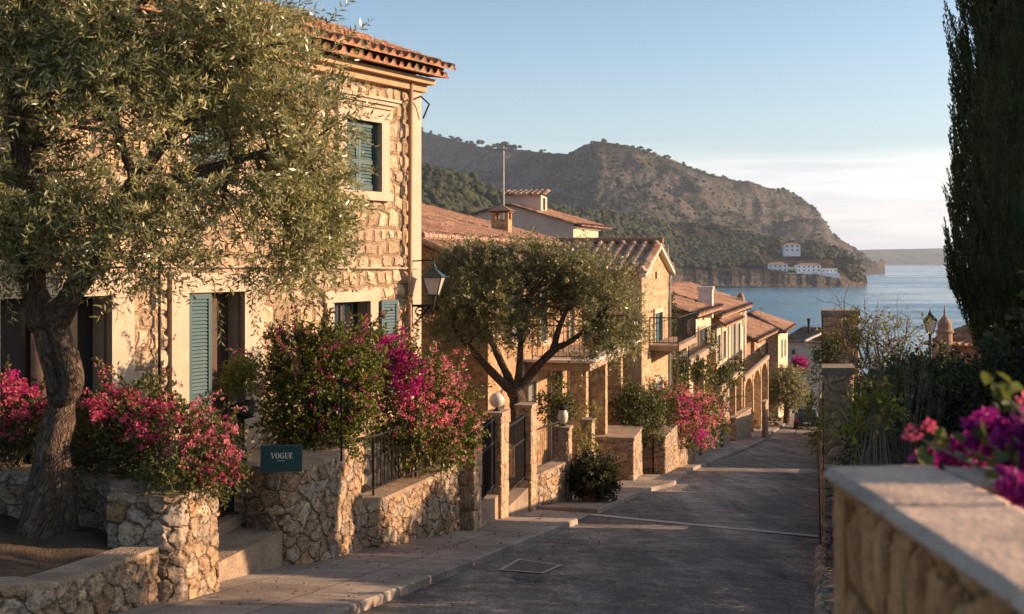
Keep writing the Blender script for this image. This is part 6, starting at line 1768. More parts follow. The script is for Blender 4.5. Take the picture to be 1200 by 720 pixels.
# parked car at the far end
def car(loc, yaw, label):
    c = empty('parked_car', tuple(loc), label, 'car', rz=yaw)
    Mx = Matrix.Translation(loc) @ Matrix.Rotation(yaw, 4, 'Z')
    def T3(x, y, z): return Mx @ Vector((x, y, z))
    prof = [(-2.05, .35), (-2.10, .62), (-2.02, .88), (-1.55, .98), (-.95, 1.02), (.2, 1.02), (1.2, .98), (1.95, .82), (2.08, .6), (2.05, .32)]
    top = [(-1.85, .95), (-1.45, 1.38), (-.6, 1.50), (.35, 1.44), (1.15, 1.0)]
    def loft(mb, pf_, w0, w1, zb=.28):
        n = len(pf_); L = []; 
        for sgn in (1, -1):
            for (y, z) in pf_: L.append(T3(sgn * (w0 + (w1 - w0) * (z - .3) / 1.2), y, z))
        mb.add(L, [(i, i + 1, n + i + 1, n + i) for i in range(n - 1)] + [tuple(range(n))[::-1], tuple(n + i for i in range(n))] + [(0, n, 2 * n - 1, n - 1)][:1])
    mb = MB(); loft(mb, prof, .86, .90); mb.build('body', M['carblack'], c, bevel=.05)
    mb = MB(); loft(mb, top, .92, .58); mb.build('cabin', M['carglass'], c, bevel=.03)
    mb = MB(); mb.hexa([T3(-.60, -1.40, 1.42), T3(.60, -1.40, 1.42), T3(.60, .40, 1.43), T3(-.60, .40, 1.43), T3(-.56, -1.3, 1.50), T3(.56, -1.3, 1.50), T3(.56, .3, 1.50), T3(-.56, .3, 1.50)]); mb.build('roof_panel', M['carblack'], c, bevel=.03)
    for sx in (-1, 1):
        for y in (-1.3, 1.3):
            mb = MB(); mb.tube([T3(sx * .72, y, .32), T3(sx * .91, y, .32)], .32, 18); w = mb.build('wheel', M['rubber'], c)
            mb = MB(); mb.tube([T3(sx * .90, y, .32), T3(sx * .925, y, .32)], .2, 14); mb.build('rim', M['chrome'], w)
        mb = MB(); mb.hexa([T3(sx * .72 - .14, -2.12, .70), T3(sx * .72 + .14, -2.12, .70), T3(sx * .72 + .14, -2.0, .70), T3(sx * .72 - .14, -2.0, .70), T3(sx * .72 - .14, -2.10, .88), T3(sx * .72 + .14, -2.10, .88), T3(sx * .72 + .14, -1.98, .88), T3(sx * .72 - .14, -1.98, .88)]); mb.build('tail_lamp', M['redlamp'], c)
        mb = MB(); mb.hexa([T3(sx * .98 - .09, .75, .98), T3(sx * .98 + .09, .75, .98), T3(sx * .98 + .09, .90, .98), T3(sx * .98 - .09, .90, .98), T3(sx * .98 - .09, .75, 1.12), T3(sx * .98 + .09, .75, 1.12), T3(sx * .98 + .09, .88, 1.12), T3(sx * .98 - .09, .88, 1.12)]); mb.build('mirror', M['carblack'], c)
    mb = MB(); mb.hexa([T3(-.26, -2.125, .56), T3(.26, -2.125, .56), T3(.26, -2.1, .56), T3(-.26, -2.1, .56), T3(-.26, -2.122, .67), T3(.26, -2.122, .67), T3(.26, -2.1, .67), T3(-.26, -2.1, .67)]); mb.build('number_plate', M['sign_white'], c)
q = G(948, 504, .02)
car(Vector((xy(946, 91).x, 91, zroad(xy(946, 91).x, 91) + .01)), -R(13.4), 'dark car parked at the far end of the street by the right hand wall')
# ------------------------------------------------------------------ PLANTS
def rvec(n): 
    v = rng.normal(size=(n, 3)); return v / np.linalg.norm(v, axis=1)[:, None]
def nrm(v): return v / np.maximum(np.linalg.norm(v, axis=1), 1e-9)[:, None]
def leaf_geo(pos, d, L, Wd, fold=.25, ref=None, wide=False):
    """narrow: rhombus of one face; wide: two folded quads"""
    n = len(pos); d = nrm(d); r = rvec(n) if ref is None else nrm(ref + .5 * rvec(n))
    s = nrm(np.cross(d, r)); u = np.cross(s, d)
    L = np.broadcast_to(L, (n,))[:, None]; Wd = np.broadcast_to(Wd, (n,))[:, None]
    if not wide:
        V = np.stack([pos, pos + d * L * .45 + s * Wd * .5 + u * Wd * fold, pos + d * L, pos + d * L * .45 - s * Wd * .5 + u * Wd * fold], 1)
        Fc = np.arange(n * 4).reshape(n, 4)
        return V.reshape(-1, 3), Fc
    V = np.stack([pos, pos + d * L * .25 + s * Wd * .42 + u * Wd * fold, pos + d * L * .62 + s * Wd * .44 + u * Wd * fold * .7, pos + d * L - u * L * .12,
                  pos + d * L * .62 - s * Wd * .44 + u * Wd * fold * .7, pos + d * L * .25 - s * Wd * .42 + u * Wd * fold], 1)
    b = np.arange(n)[:, None] * 6
    Fc = np.concatenate([b + np.array([0, 1, 2, 3]), b + np.array([0, 3, 4, 5])])
    return V.reshape(-1, 3), Fc
def merge(parts):
    Vs, Fs, k = [], [], 0
    for V, Fc in parts: Vs.append(V); Fs.append(Fc + k); k += len(V)
    return np.concatenate(Vs), np.concatenate(Fs)
def blob_pts(blobs, n, power=.45, nz=.35, gap=None, gs=1.6, seed=0):
    """points in noisy ellipsoids (c, r); power < 1/3 fills, smaller hugs the shell. returns points and outward dirs"""
    w = np.array([r[0] * r[1] * r[2] for c, r in blobs]) ** .8; w /= w.sum()
    k = rng.choice(len(blobs), n, p=w)
    C = np.array([c for c, r in blobs])[k]; Rr = np.array([r for c, r in blobs])[k]
    d = rvec(n); u = rng.random(n) ** power
    m_ = 1 + nz * 2 * (vnoise(d * 2.2 + C * 1.7, seed) - .5)
    p = C + d * Rr * (u * m_)[:, None]
    if gap is not None:
        g_ = fbm(p * gs, 2, seed + 3); keep = g_ > gap; p, d = p[keep], d[keep]
    return p, d
def twigs(cen, dirs, ln, nl, L, Wd, spread=.9, droop=0.0, wide=False, up=0.0):
    """sprays of paired leaves along short twigs"""
    n = len(cen); t = np.tile(np.linspace(0, 1, nl), n); i = np.repeat(np.arange(n), nl)
    D = nrm(dirs)[i]; ax = nrm(np.cross(D, rvec(n)[i])); bx = np.cross(D, ax)
    ph = np.tile(np.arange(nl) * 1.57 + 0.0, n) + rng.normal(0, .4, n * nl); ph += np.pi * np.tile(np.arange(nl) % 2, n)
    side = ax * np.cos(ph)[:, None] + bx * np.sin(ph)[:, None]
    lnv = np.broadcast_to(ln, (n,))[i]
    pos = cen[i] + D * (t * lnv)[:, None] + np.array([0, 0, -droop]) * (t ** 2 * lnv)[:, None]
    d = D * .75 + side * spread + np.array([0, 0, up]) + rvec(len(i)) * .25
    l = L * rng.uniform(.65, 1.25, len(i)); w_ = Wd * rng.uniform(.75, 1.25, len(i))
    return leaf_geo(pos, d, l, w_, wide=wide)
def thin_tubes(segs, r0, r1, sides=3):
    """segs: list of (a, b) arrays -> tapered prisms"""
    A = np.array([s[0] for s in segs]); B = np.array([s[1] for s in segs]); n = len(A)
    d = nrm(B - A); s = nrm(np.cross(d, rvec(n))); u = np.cross(d, s); V = []
    for P0, rr in ((A, r0), (B, r1)):
        for k in range(sides):
            a = 2 * math.pi * k / sides; V.append(P0 + (s * math.cos(a) + u * math.sin(a)) * (rr[:, None] if hasattr(rr, '__len__') else rr))
    V = np.stack(V, 1).reshape(-1, 3); b = np.arange(n)[:, None] * sides * 2
    Fc = np.concatenate([b + np.array([k, (k + 1) % sides, sides + (k + 1) % sides, sides + k]) for k in range(sides)])
    return V, Fc
def limb(mb, pts, r, sides=9):
    # smooth the path and wobble it
    pts = [Vector(p) for p in pts]; out = []; rad = []
    n = len(pts)
    for i in range(n - 1):
        for k in range(6):
            t = k / 6; p0 = pts[max(i - 1, 0)]; p1 = pts[i]; p2 = pts[i + 1]; p3 = pts[min(i + 2, n - 1)]
            q = .5 * ((2 * p1) + (p2 - p0) * t + (2 * p0 - 5 * p1 + 4 * p2 - p3) * t * t + (3 * p1 - p0 - 3 * p2 + p3) * t ** 3)
            out.append(q); rad.append(r[i] + (r[i + 1] - r[i]) * t)
    out.append(pts[-1]); rad.append(r[-1])
    rad = [x * (1 + .16 * (float(vnoise([[j * .7, out[0].x, out[0].y]])[0]) - .5) * 2) for j, x in enumerate(rad)]
    mb.tube(out, rad, sides); return out
def olive_tree(nm, label, limbs, blobs, ntw, nl, L, Wd, mat, gap=.40, gs=1.3, tl=.38, sec=60, seed=0, power=.42, sprays=None):
    base = limbs[0][0][0]
    o = empty(nm, tuple(base), label, 'tree')
    mb = MB(); ends = []
    for pts, r in limbs:
        path = limb(mb, pts, r, 12); ends += path[len(path) // 3:]
    # knots at the foot
    p, d = blob_pts(blobs, ntw, power, .3, gap, gs, seed)
    E = np.array([tuple(e) for e in ends])
    # secondary branches from limbs to some twig centres
    sel = p[rng.choice(len(p), sec, replace=False)]
    segs = []
    for q in sel:
        e = E[np.argmin(np.linalg.norm(E - q, axis=1) + rng.uniform(0, .5, len(E)))]
        m1 = e * .55 + q * .45 + rvec(1)[0] * .15 * np.linalg.norm(q - e); segs += [(e, m1), (m1, q)]
    rr0 = np.array([.028, .016] * (len(segs) // 2)) * (tl / .38); rr1 = np.array([.016, .006] * (len(segs) // 2)) * (tl / .38)
    V, Fc = thin_tubes(segs, rr0, rr1, 5); mb.add([tuple(k) for k in V.tolist()], Fc.tolist(), [(k[0] * .3, k[2] * .5) for k in V.tolist()]); mb.build('trunk', M['bark'], o, smooth=True)
    dd = nrm(d * .8 + rvec(len(d)) * .9 + np.array([0, 0, .35]))
    parts = [twigs(p, dd, tl * rng.uniform(.6, 1.3, len(p)), nl, L, Wd, droop=.25)]
    if sprays is not None: parts.append(twigs(np.array([s[0] for s in sprays]), np.array([s[1] for s in sprays]), np.array([s[2] for s in sprays]), 26, L, Wd, droop=.15))
    V, Fc = merge(parts); npmesh('crown', V, Fc, M[mat], o)
    st = p[rng.choice(len(p), min(len(p), 900), replace=False)]
    return o
# ---- first olive
T0 = Vector((-5.02, 13.62, -3.15))
def q3(px, py, Y): return P(px, py, Y)
limbs = [([T0, q3(58, 540, 13.65), q3(72, 470, 13.7), q3(58, 400, 13.7), q3(44, 360, 13.7)], [.27, .185, .155, .145, .135]),
         ([q3(20, 660, 13.5), q3(44, 600, 13.6), q3(66, 520, 13.66)], [.17, .14, .08]),
         ([q3(82, 655, 13.6), q3(78, 600, 13.62), q3(72, 520, 13.7)], [.13, .11, .08]),
         ([q3(66, 470, 13.62), q3(84, 450, 13.6), q3(72, 400, 13.62), q3(60, 360, 13.6)], [.10, .14, .13, .10]),
         ([q3(54, 385, 13.7), q3(40, 340, 13.75), q3(34, 290, 13.8), q3(26, 200, 13.9), q3(20, 90, 13.9), q3(60, -30, 13.8)], [.17, .15, .13, .11, .08, .05]),
         ([q3(62, 385, 13.65), q3(84, 345, 13.55), q3(106, 308, 13.5), q3(150, 225, 13.5), q3(215, 140, 13.6), q3(290, 60, 13.7)], [.14, .13, .12, .09, .06, .03]),
         ([q3(120, 280, 13.5), q3(190, 220, 13.6), q3(270, 190, 13.8), q3(350, 170, 13.9)], [.08, .065, .045, .02]),
         ([q3(34, 290, 13.8), q3(-20, 240, 13.7), q3(-80, 180, 13.7)], [.10, .07, .04]),
         ([q3(160, 215, 13.5), q3(130, 120, 13.4), q3(150, 20, 13.4)], [.06, .05, .025])]
bl = [((-4.3, 13.7, 1.35), (1.8, 1.3, 1.35)), ((-2.95, 13.9, 1.35), (1.05, 1.0, 1.45)), ((-6.1, 13.7, 1.5), (1.6, 1.4, 1.7)), ((-4.6, 13.7, 2.8), (1.8, 1.3, 1.2)), ((-2.75, 14.0, .35), (.8, .8, .62)),
      ((-4.0, 13.4, .25), (1.0, .8, .55)), ((-3.2, 13.7, 2.45), (1.0, .9, .75)), ((-5.8, 13.4, .35), (.9, .8, .6)), ((-2.3, 14.0, .85), (.48, .6, .8)), ((-2.2, 14.0, .2), (.4, .5, .45))]
spr = [(np.array(P(385, 62, 13.7)), np.array([.8, 0, .75]), .62), (np.array(P(372, 40, 13.7)), np.array([.75, 0, .95]), .55), (np.array(P(400, 70, 13.8)), np.array([.95, 0, .6]), .5), (np.array(P(345, 25, 13.7)), np.array([.6, 0, .9]), .6), (np.array(P(415, 240, 13.8)), np.array([1, 0, -.1]), .35), (np.array(P(355, 40, 13.7)), np.array([.8, 0, .5]), .45), (np.array(P(385, 60, 13.7)), np.array([.7, 0, .65]), .48), (np.array(P(330, 20, 13.7)), np.array([.9, 0, .7]), .6), (np.array(P(370, 95, 13.8)), np.array([.9, 0, .2]), .4), (np.array(P(400, 120, 13.8)), np.array([.9, 0, .5]), .35),
       (np.array(P(380, 300, 13.9)), np.array([.8, 0, -.3]), .5), (np.array(P(290, 350, 13.7)), np.array([.3, 0, -.9]), .6), (np.array(P(330, 340, 13.7)), np.array([.2, 0, -1]), .6), (np.array(P(255, 350, 13.6)), np.array([.1, 0, -1]), .4), (np.array(P(395, 200, 13.8)), np.array([1, 0, .1]), .4)]
olive_tree('olive_tree', 'large gnarled olive tree with silvery crown before the tall house', limbs, bl, 10500, 19, .092, .022, 'olive', gap=.385, gs=1.25, tl=.36, sec=170, seed=2, sprays=spr)
# ---- second olive
Y2 = 30.0
limbs = [([q3(608, 520, Y2), q3(608, 480, Y2), q3(603, 455, Y2)], [.24, .20, .18]),
         ([q3(604, 462, Y2), q3(580, 440, Y2), q3(555, 412, Y2), q3(535, 390, Y2 - .2), q3(520, 360, Y2 - .3)], [.13, .10, .075, .05, .025]),
         ([q3(604, 460, Y2), q3(585, 420, Y2 + .4), q3(572, 390, Y2 + .6), q3(560, 350, Y2 + .8)], [.11, .09, .065, .035]),
         ([q3(606, 458, Y2), q3(609, 425, Y2), q3(612, 390, Y2), q3(625, 340, Y2)], [.10, .08, .06, .03]),
         ([q3(608, 460, Y2), q3(625, 435, Y2), q3(650, 410, Y2 - .2), q3(672, 398, Y2 - .3), q3(700, 370, Y2 - .2)], [.13, .10, .08, .055, .025]),
         ([q3(648, 412, Y2 - .2), q3(655, 385, Y2), q3(670, 350, Y2)], [.09, .07, .03])]
def pb(px, py, Y, rx, rz, ry=None): 
    c = P(px, py, Y); k = Y / F; return (tuple(c), (rx * k, (ry if ry else rx * .8) * k, rz * k))
bl = [pb(560, 350, Y2, 58, 46), pb(620, 340, Y2, 66, 52), pb(690, 355, Y2 + .2, 56, 48), pb(520, 368, Y2 - .2, 30, 32), pb(726, 368, Y2 + .2, 28, 42), pb(600, 378, Y2 - .5, 34, 18), pb(708, 402, Y2, 36, 26), pb(742, 398, Y2 - .2, 14, 30), pb(505, 400, Y2 - .3, 14, 22), pb(535, 402, Y2, 12, 16), pb(690, 418, Y2, 14, 16), pb(550, 306, Y2, 26, 16), pb(580, 300, Y2, 16, 14), pb(655, 306, Y2, 40, 16), pb(530, 325, Y2, 24, 22)]
olive_tree('olive_tree', 'spreading olive tree with several bare limbs behind the gate posts', limbs, bl, 5200, 17, .11, .027, 'olive2', gap=.44, gs=1.0, tl=.46, sec=90, seed=5, power=.38)
# ---- far olive
Y3 = 96
limbs = [([q3(921, 506, Y3), q3(922, 480, Y3), q3(918, 460, Y3)], [.3, .22, .12]), ([q3(922, 482, Y3), q3(930, 465, Y3), q3(935, 450, Y3)], [.18, .12, .06])]
bl = [pb(917, 455, Y3, 20, 22), pb(932, 462, Y3, 14, 17), pb(905, 462, Y3, 10, 14), pb(924, 440, Y3, 14, 10)]
olive_tree('olive_tree', 'small far olive tree at the bend of the street near the parked car', limbs, bl, 900, 14, .16, .06, 'olive2', gap=.3, gs=.6, tl=.7, sec=30, seed=6)

# ---- flowering bushes
def bush(nm, label, base, blobs, nleaf, leafmat_, L=.05, Wd=.035, flowers=(), stems=14, cat='bush', power=.4, gap=None, nz=.35, droop=.2, nstem_r=.008, seed=0, nl=7, tl=.22, group=None, gs=2.2, shoots=0, shl=1.0):
    o = empty(nm, tuple(base), label, cat, group)
    p, d = blob_pts(blobs, nleaf // nl, power, nz, gap, gs, seed)
    dd = nrm(d + rvec(len(d)) * .8 + np.array([0, 0, .15]))
    V, Fc = twigs(p, dd, tl * rng.uniform(.6, 1.3, len(p)), nl, L, Wd, droop=droop, wide=True)
    npmesh('foliage', V, Fc, M[leafmat_], o)
    segs = []
    B = np.array(base)
    for q in p[rng.choice(len(p), min(stems, len(p)), replace=False)]:
        m1 = B * .5 + q * .5 + rvec(1)[0] * .12 * np.linalg.norm(q - B); segs += [(B + rvec(1)[0] * .05, m1), (m1, q)]
    if segs:
        V, Fc = thin_tubes(segs, np.array([nstem_r * 1.6, nstem_r] * (len(segs) // 2)), np.array([nstem_r, nstem_r * .4] * (len(segs) // 2)), 5); npmesh('stems', V, Fc, M['twig'], o)
    if shoots:
        q, d = blob_pts(blobs, shoots * 3, .3, nz, None, gs, seed + 11); kk = d[:, 2] > .15; q, d = q[kk][:shoots], d[kk][:shoots]; cen = []; dr = []; segs = []; tips = []
        for a, dd in zip(q, d):
            v = dd + np.array([0, 0, .7]) + rvec(1)[0] * .4; v /= np.linalg.norm(v); ln = rng.uniform(.35, .9) * shl
            for k in range(7):
                b2 = a + v * ln / 7; segs.append((a, b2)); cen.append(b2); dr.append(v + rvec(1)[0] * .5); v = v + np.array([0, 0, -.13]); v /= np.linalg.norm(v); a = b2
                if k > 2: tips.append(b2)
        V, Fc = merge([thin_tubes(segs, .005 * shl, .004 * shl, 4), twigs(np.array(cen), np.array(dr), .09 * shl, 4, L, Wd, wide=True)]); npmesh('foliage', V, Fc, M[leafmat_], o)
        if flowers:
            mat, pl = flowers[-1][2], flowers[-1][3]; tips = np.array(tips); tips = tips[rng.random(len(tips)) < .6]; i = np.repeat(np.arange(len(tips)), 7); off = rvec(len(i)) * pl
            V, Fc = leaf_geo(tips[i] + off, off, pl * rng.uniform(.7, 1.2, len(i)), pl * .8, fold=.3, wide=True); npmesh('blossom', V, Fc, M[mat], o)
    for (fb, n, mat, pl, cl, pw) in flowers:
        p, d = blob_pts(fb, n, pw, .4, None, 2, seed + 5)
        # clusters: cl bracts about each centre
        i = np.repeat(np.arange(len(p)), cl); off = rvec(len(i)) * (pl * 1.1 * rng.random(len(i)) ** .5)[:, None]
        V, Fc = leaf_geo(p[i] + off, nrm(off) + d[i] * .6 + rvec(len(i)) * .5, pl * rng.uniform(.7, 1.2, len(i)), pl * .8, fold=.3, wide=True)
        npmesh('blossom', V, Fc, M[mat], o)
    return o
Yb = 14.25
bush('flowering_bush', 'pink flowering bush spilling over the sunlit stone pier right of the trunk', P(170, 575, Yb + .1),
     [pb(130, 505, Yb + .15, 55, 42), pb(190, 515, Yb, 60, 46), pb(245, 525, Yb - .4, 36, 40), pb(225, 550, Yb - .85, 46, 20), pb(200, 556, Yb - 1.1, 30, 13), pb(262, 545, Yb - .5, 18, 34), pb(215, 560, Yb - .2, 40, 22), pb(120, 545, Yb, 50, 25), pb(170, 470, Yb + .2, 35, 20)],
     11000, 'shrub_leaf', .055, .030, flowers=[([pb(200, 500, Yb - .1, 70, 34), pb(256, 535, Yb - .6, 26, 40), pb(130, 480, Yb, 50, 26)], 230, 'pinkred', .036, 15, .22), ([pb(240, 530, Yb - .7, 42, 34)], 80, 'coral', .034, 14, .22)], stems=30, seed=1, shoots=22, shl=.7)
bush('flowering_bush', 'magenta pink flowering bush at the far left edge behind the olive trunk', P(10, 570, Yb + .5),
     [pb(-10, 495, Yb + .4, 60, 38), pb(40, 500, Yb + .5, 36, 30), pb(-60, 500, Yb + .4, 50, 40)],
     5500, 'shrub_leaf', .055, .030, flowers=[([pb(5, 475, Yb + .2, 48, 34)], 120, 'pinkred', .034, 15, .22), ([pb(10, 452, Yb + .2, 26, 14)], 20, 'magenta', .03, 16, .25)], stems=20, seed=2, shoots=25, shl=.7)
bush('bougainvillea', 'broad dark green bougainvillea with few blooms behind the teal sign', P(370, 560, 18.6),
     [pb(375, 465, 18.6, 58, 70), pb(345, 480, 18.3, 34, 62), pb(410, 430, 18.8, 36, 48), pb(392, 502, 18.3, 34, 36), pb(345, 420, 18.8, 30, 36)],
     17000, 'boug_leaf', .058, .040, flowers=[([pb(360, 415, 18.6, 45, 40), pb(395, 470, 18.1, 40, 40)], 34, 'magenta', .032, 6, .2)], stems=30, power=.34, seed=3, shoots=50, shl=.8)
bush('bougainvillea', 'tall magenta bougainvillea hanging over the iron railing', P(480, 570, 20.8),
     [pb(470, 470, 20.8, 44, 62), pb(515, 490, 21.4, 42, 46), pb(492, 522, 20.3, 44, 18), pb(452, 420, 20.8, 22, 34), pb(525, 520, 21.3, 32, 30)],
     11000, 'boug_leaf', .060, .042, flowers=[([pb(462, 418, 20.5, 22, 30), pb(476, 445, 20.4, 24, 36), pb(440, 465, 20.3, 12, 26)], 210, 'magenta', .036, 16, .3), ([pb(490, 470, 20.5, 32, 44), pb(470, 500, 20.2, 20, 26)], 60, 'pinkred', .036, 12, .25),
      ([pb(525, 470, 21.1, 36, 44), pb(545, 510, 21.6, 22, 40), pb(508, 500, 20.6, 34, 40), pb(520, 435, 21.4, 26, 24)], 270, 'coral', .036, 10, .3)], stems=24, seed=4, shoots=60, shl=.9)
bush('climbing_shoot', 'thin pink flowering shoot climbing beside the dark teal lower shutter', P(428, 470, 21.0), [pb(430, 425, 21.0, 8, 40)], 160, 'boug_leaf', .05, .035, flowers=[([pb(431, 405, 21.0, 7, 34), pb(436, 382, 21.0, 5, 14)], 26, 'pinkred', .034, 8, .3)], stems=6, seed=5, cat='climber')
# potted plant on a stand
q = P(284, 488, 16.9)
po = empty('plant_stand', (q.x, q.y, P(284, 552, 16.9).z - .05), 'dark pot with a yellowish shrub on a thin iron stand by the door', 'plant stand')
mb = MB(); mb.tube([(q.x, q.y, -2.74), (q.x, q.y, q.z)], .02, 8); mb.lathe([(.12, 0), (.13, .015), (.03, .03)], (q.x, q.y, -2.75), 12); mb.lathe([(.03, 0), (.16, .03), (.18, .035)], (q.x, q.y, q.z - .04), 14); mb.build('stand', M['iron'], po)
mb = MB(); mb.lathe([(.12, 0), (.155, .04), (.175, .17), (.185, .20), (.16, .20), (.15, .17)], (q.x, q.y, q.z), 18); mb.build('pot', M['pot_dark'], po, smooth=False)
p, d = blob_pts([pb(281, 448, 16.9, 15, 18), pb(290, 440, 16.9, 10, 14), pb(272, 440, 16.9, 9, 12)], 130, .4); V, Fc = twigs(p, nrm(d + np.array([0, 0, .8]) + rvec(len(p)) * .3), .14, 9, .07, .022, wide=True); npmesh('foliage', V, Fc, M['yellow_leaf'], po)
V, Fc = thin_tubes([(np.array((q.x, q.y, q.z + .15)), x) for x in p[:30]], .006, .003, 4); npmesh('stems', V, Fc, M['twig'], po)
# potted shrub at pavement
c = G(693, 587)
ps_ = empty('potted_shrub', tuple(c), 'dark leafy round shrub in a clay pot standing on the pavement', 'potted plant')
mb = MB(); mb.lathe([(.20, 0), (.26, .1), (.32, .38), (.35, .40), (.35, .45), (.30, .45), (.28, .40)], tuple(c), 20); mb.build('pot', M['terracotta'], ps_)
k = c.y / F
p, d = blob_pts([((c.x, c.y, c.z + .62), (.5, .5, .46)), ((c.x + .25, c.y - .1, c.z + .42), (.34, .34, .32)), ((c.x - .22, c.y, c.z + .45), (.34, .34, .3))], 900, .38); V, Fc = twigs(p, nrm(d + rvec(len(p)) * .6), .16, 8, .075, .05, wide=True); npmesh('foliage', V, Fc, M['dark_leaf'], ps_)
# climbers and hedges further on
bush('climber', 'light leafy climber over the slim sunlit post beside the potted shrub', P(680, 560, 32), [pb(680, 505, 32, 9, 26), pb(692, 485, 32.5, 10, 12), pb(702, 530, 33, 12, 24)], 1300, 'yellow_leaf', .075, .045, stems=14, seed=6, gap=.42, cat='climber')
bush('porch_plant', 'small leafy plants by the porch columns under the long slab', P(645, 490, 33.5), [pb(640, 478, 33.5, 12, 14), pb(662, 480, 33.5, 12, 14), pb(655, 455, 33.5, 8, 14)], 1500, 'shrub_leaf', .08, .05, stems=10, seed=7, cat='plant')
Yh = 42.5
bush('hedge', 'dark green hedge with light tips behind the low block-built wall', P(750, 520, Yh), [pb(748, 482, Yh, 32, 26), pb(735, 470, Yh, 18, 20), pb(772, 478, Yh + 1, 22, 22), pb(755, 505, Yh - 1, 22, 12)], 7000, 'shrub_leaf', .09, .055, stems=16, seed=8, cat='hedge')
Yp = 45.5
bush('bougainvillea', 'bright pink bougainvillea cascading over the sunlit wall halfway down the street', P(805, 525, Yp), [pb(800, 490, Yp, 38, 28), pb(825, 495, Yp + 2, 24, 30), pb(785, 480, Yp, 22, 22), pb(840, 485, Yp + 4, 16, 24)], 5000, 'boug_leaf', .10, .065,
     flowers=[([pb(795, 475, Yp - .6, 30, 14), pb(818, 505, Yp - .6, 12, 24)], 120, 'magenta', .065, 8, .35), ([pb(805, 480, Yp - .4, 44, 26), pb(828, 500, Yp, 20, 30), pb(790, 505, Yp - .6, 20, 20), pb(845, 490, Yp + 3, 14, 20)], 330, 'coral', .065, 7, .35)], stems=20, seed=9, shoots=40, shl=1.5)
bush('climber', 'green climber up the seaward corner of the gabled house', P(790, 470, 52), [pb(788, 400, 52.5, 8, 46), pb(795, 430, 53, 14, 20), pb(786, 360, 52.2, 4, 22)], 2400, 'shrub_leaf', .10, .065, stems=10, seed=10, cat='climber', gap=.4)
bush('terrace_plants', 'dense greenery hanging below the sloping-edged balcony terrace', P(815, 450, 56), [pb(815, 434, 56, 18, 13), pb(798, 442, 54.5, 10, 14), pb(833, 404, 62, 5, 16)], 1700, 'shrub_leaf', .12, .08, stems=12, seed=11, cat='plants')
bush('terrace_plants', 'yellowish pot plants along the first columned terrace edge', P(852, 450, 66), [pb(852, 440, 65, 10, 12), pb(866, 430, 71, 9, 10), pb(843, 455, 64, 9, 16), pb(835, 445, 63, 8, 12)], 2200, 'shrub_leaf', .12, .08, stems=8, seed=12, cat='plants')
bush('street_planting', 'green and golden shrubs along the foot of the arched terrace', P(890, 505, 84), [pb(884, 500, 82, 6, 10), pb(905, 495, 92, 8, 8), pb(872, 505, 74, 5, 10), pb(940, 470, 104, 9, 18), pb(943, 490, 100, 8, 10)], 2000, 'yellow_leaf', .13, .09, stems=8, seed=13, cat='shrubs')
bush('bougainvillea', 'small pale pink bougainvillea in front of the far pale house', P(936, 445, 118), [pb(936, 430, 118, 11, 9), pb(928, 438, 118, 8, 8)], 700, 'boug_leaf', .2, .13, flowers=[([pb(936, 425, 117.6, 10, 7), pb(928, 430, 117.6, 6, 5)], 130, 'magenta', .16, 7, .4)], stems=6, seed=14)
mb = MB(); c = P(925, 503, 97); 
bx = empty('brick_planter', (c.x, c.y, c.z), 'low brick planter box around the far olive', 'planter')
mb.box((c.x - 1.6, c.y - 1, c.z - 1.2), (c.x + 1.0, c.y + 1, c.z + .35)); mb.build('planter_body', M['stone_orange'], bx, bevel=.03)

# ---- right-hand vegetation
def gz_r(p): return zroad(p[0], p[1]) + .5
bush('evergreen_bush', 'dense dark evergreen bush filling the space under the cypress', (P(1090, 500, 13.0).x, 13.0, -3.4), [pb(1085, 485, 12.6, 62, 55), pb(1130, 505, 12.2, 60, 65), pb(1040, 530, 12.8, 45, 45), pb(1105, 462, 13.2, 50, 34), pb(1035, 560, 12.8, 30, 40), pb(1170, 475, 12.5, 50, 60), pb(1050, 560, 15.5, 40, 30)], 22000, 'dark_leaf', .055, .03, stems=40, seed=15, power=.30, nz=.4)
bush('evergreen_bush', 'dark evergreen bush behind the coped pillar and below the twiggy climber', (P(1020, 470, 21.5).x, 21.5, -4.6), [pb(1035, 485, 21.5, 45, 50), pb(1060, 465, 22, 50, 42), pb(1105, 458, 22, 45, 36), pb(1012, 520, 21, 22, 55)], 12000, 'dark_leaf', .075, .04, stems=40, seed=16, power=.33, nz=.4)
bush('hedge', 'tall unseen hedge added outside the right edge to shade the low planter wall', (6.5, 11, -2.6), [((6.0, 13.1, -1.7), (.85, .92, 1.95)), ((5.4, 13.0, -1.9), (.6, .8, 1.2)), ((6.0, 12.3, -1.2), (.8, 1.0, 1.6)), ((6.2, 9.5, -1.3), (1.3, 1.6, 1.6)), ((6.6, 11.9, -1.2), (1.5, 1.7, 1.7)), ((8.2, 10.5, -1.2), (1.4, 2.6, 1.6))], 40000, 'dark_leaf', .11, .07, stems=20, seed=25, cat='hedge', power=.3)  # unseen hedge added to keep the sun off the low planter wall
bush('hedge', 'low unseen hedge behind the edge wall, added to shade the road and pavement', (4.7, 15.2, -3.6), [((4.6, 13.9, -3.0), (.5, .8, .8)), ((4.9, 15.0, -3.0), (.5, .8, .8)), ((5.3, 16.4, -2.75), (.6, .9, 1.0)), ((5.6, 17.8, -2.9), (.6, 1.0, 1.1)), ((6.0, 19.4, -3.1), (.6, 1.1, 1.2)), ((6.4, 21.0, -3.3), (.6, 1.1, 1.25)), ((6.8, 22.8, -3.5), (.6, 1.2, 1.4)), ((7.1, 24.2, -3.6), (.6, .8, 1.4))], 60000, 'dark_leaf', .09, .06, stems=14, seed=26, cat='hedge', power=.33)  # unseen leafy barrier added to shade the road, kerb and pavement
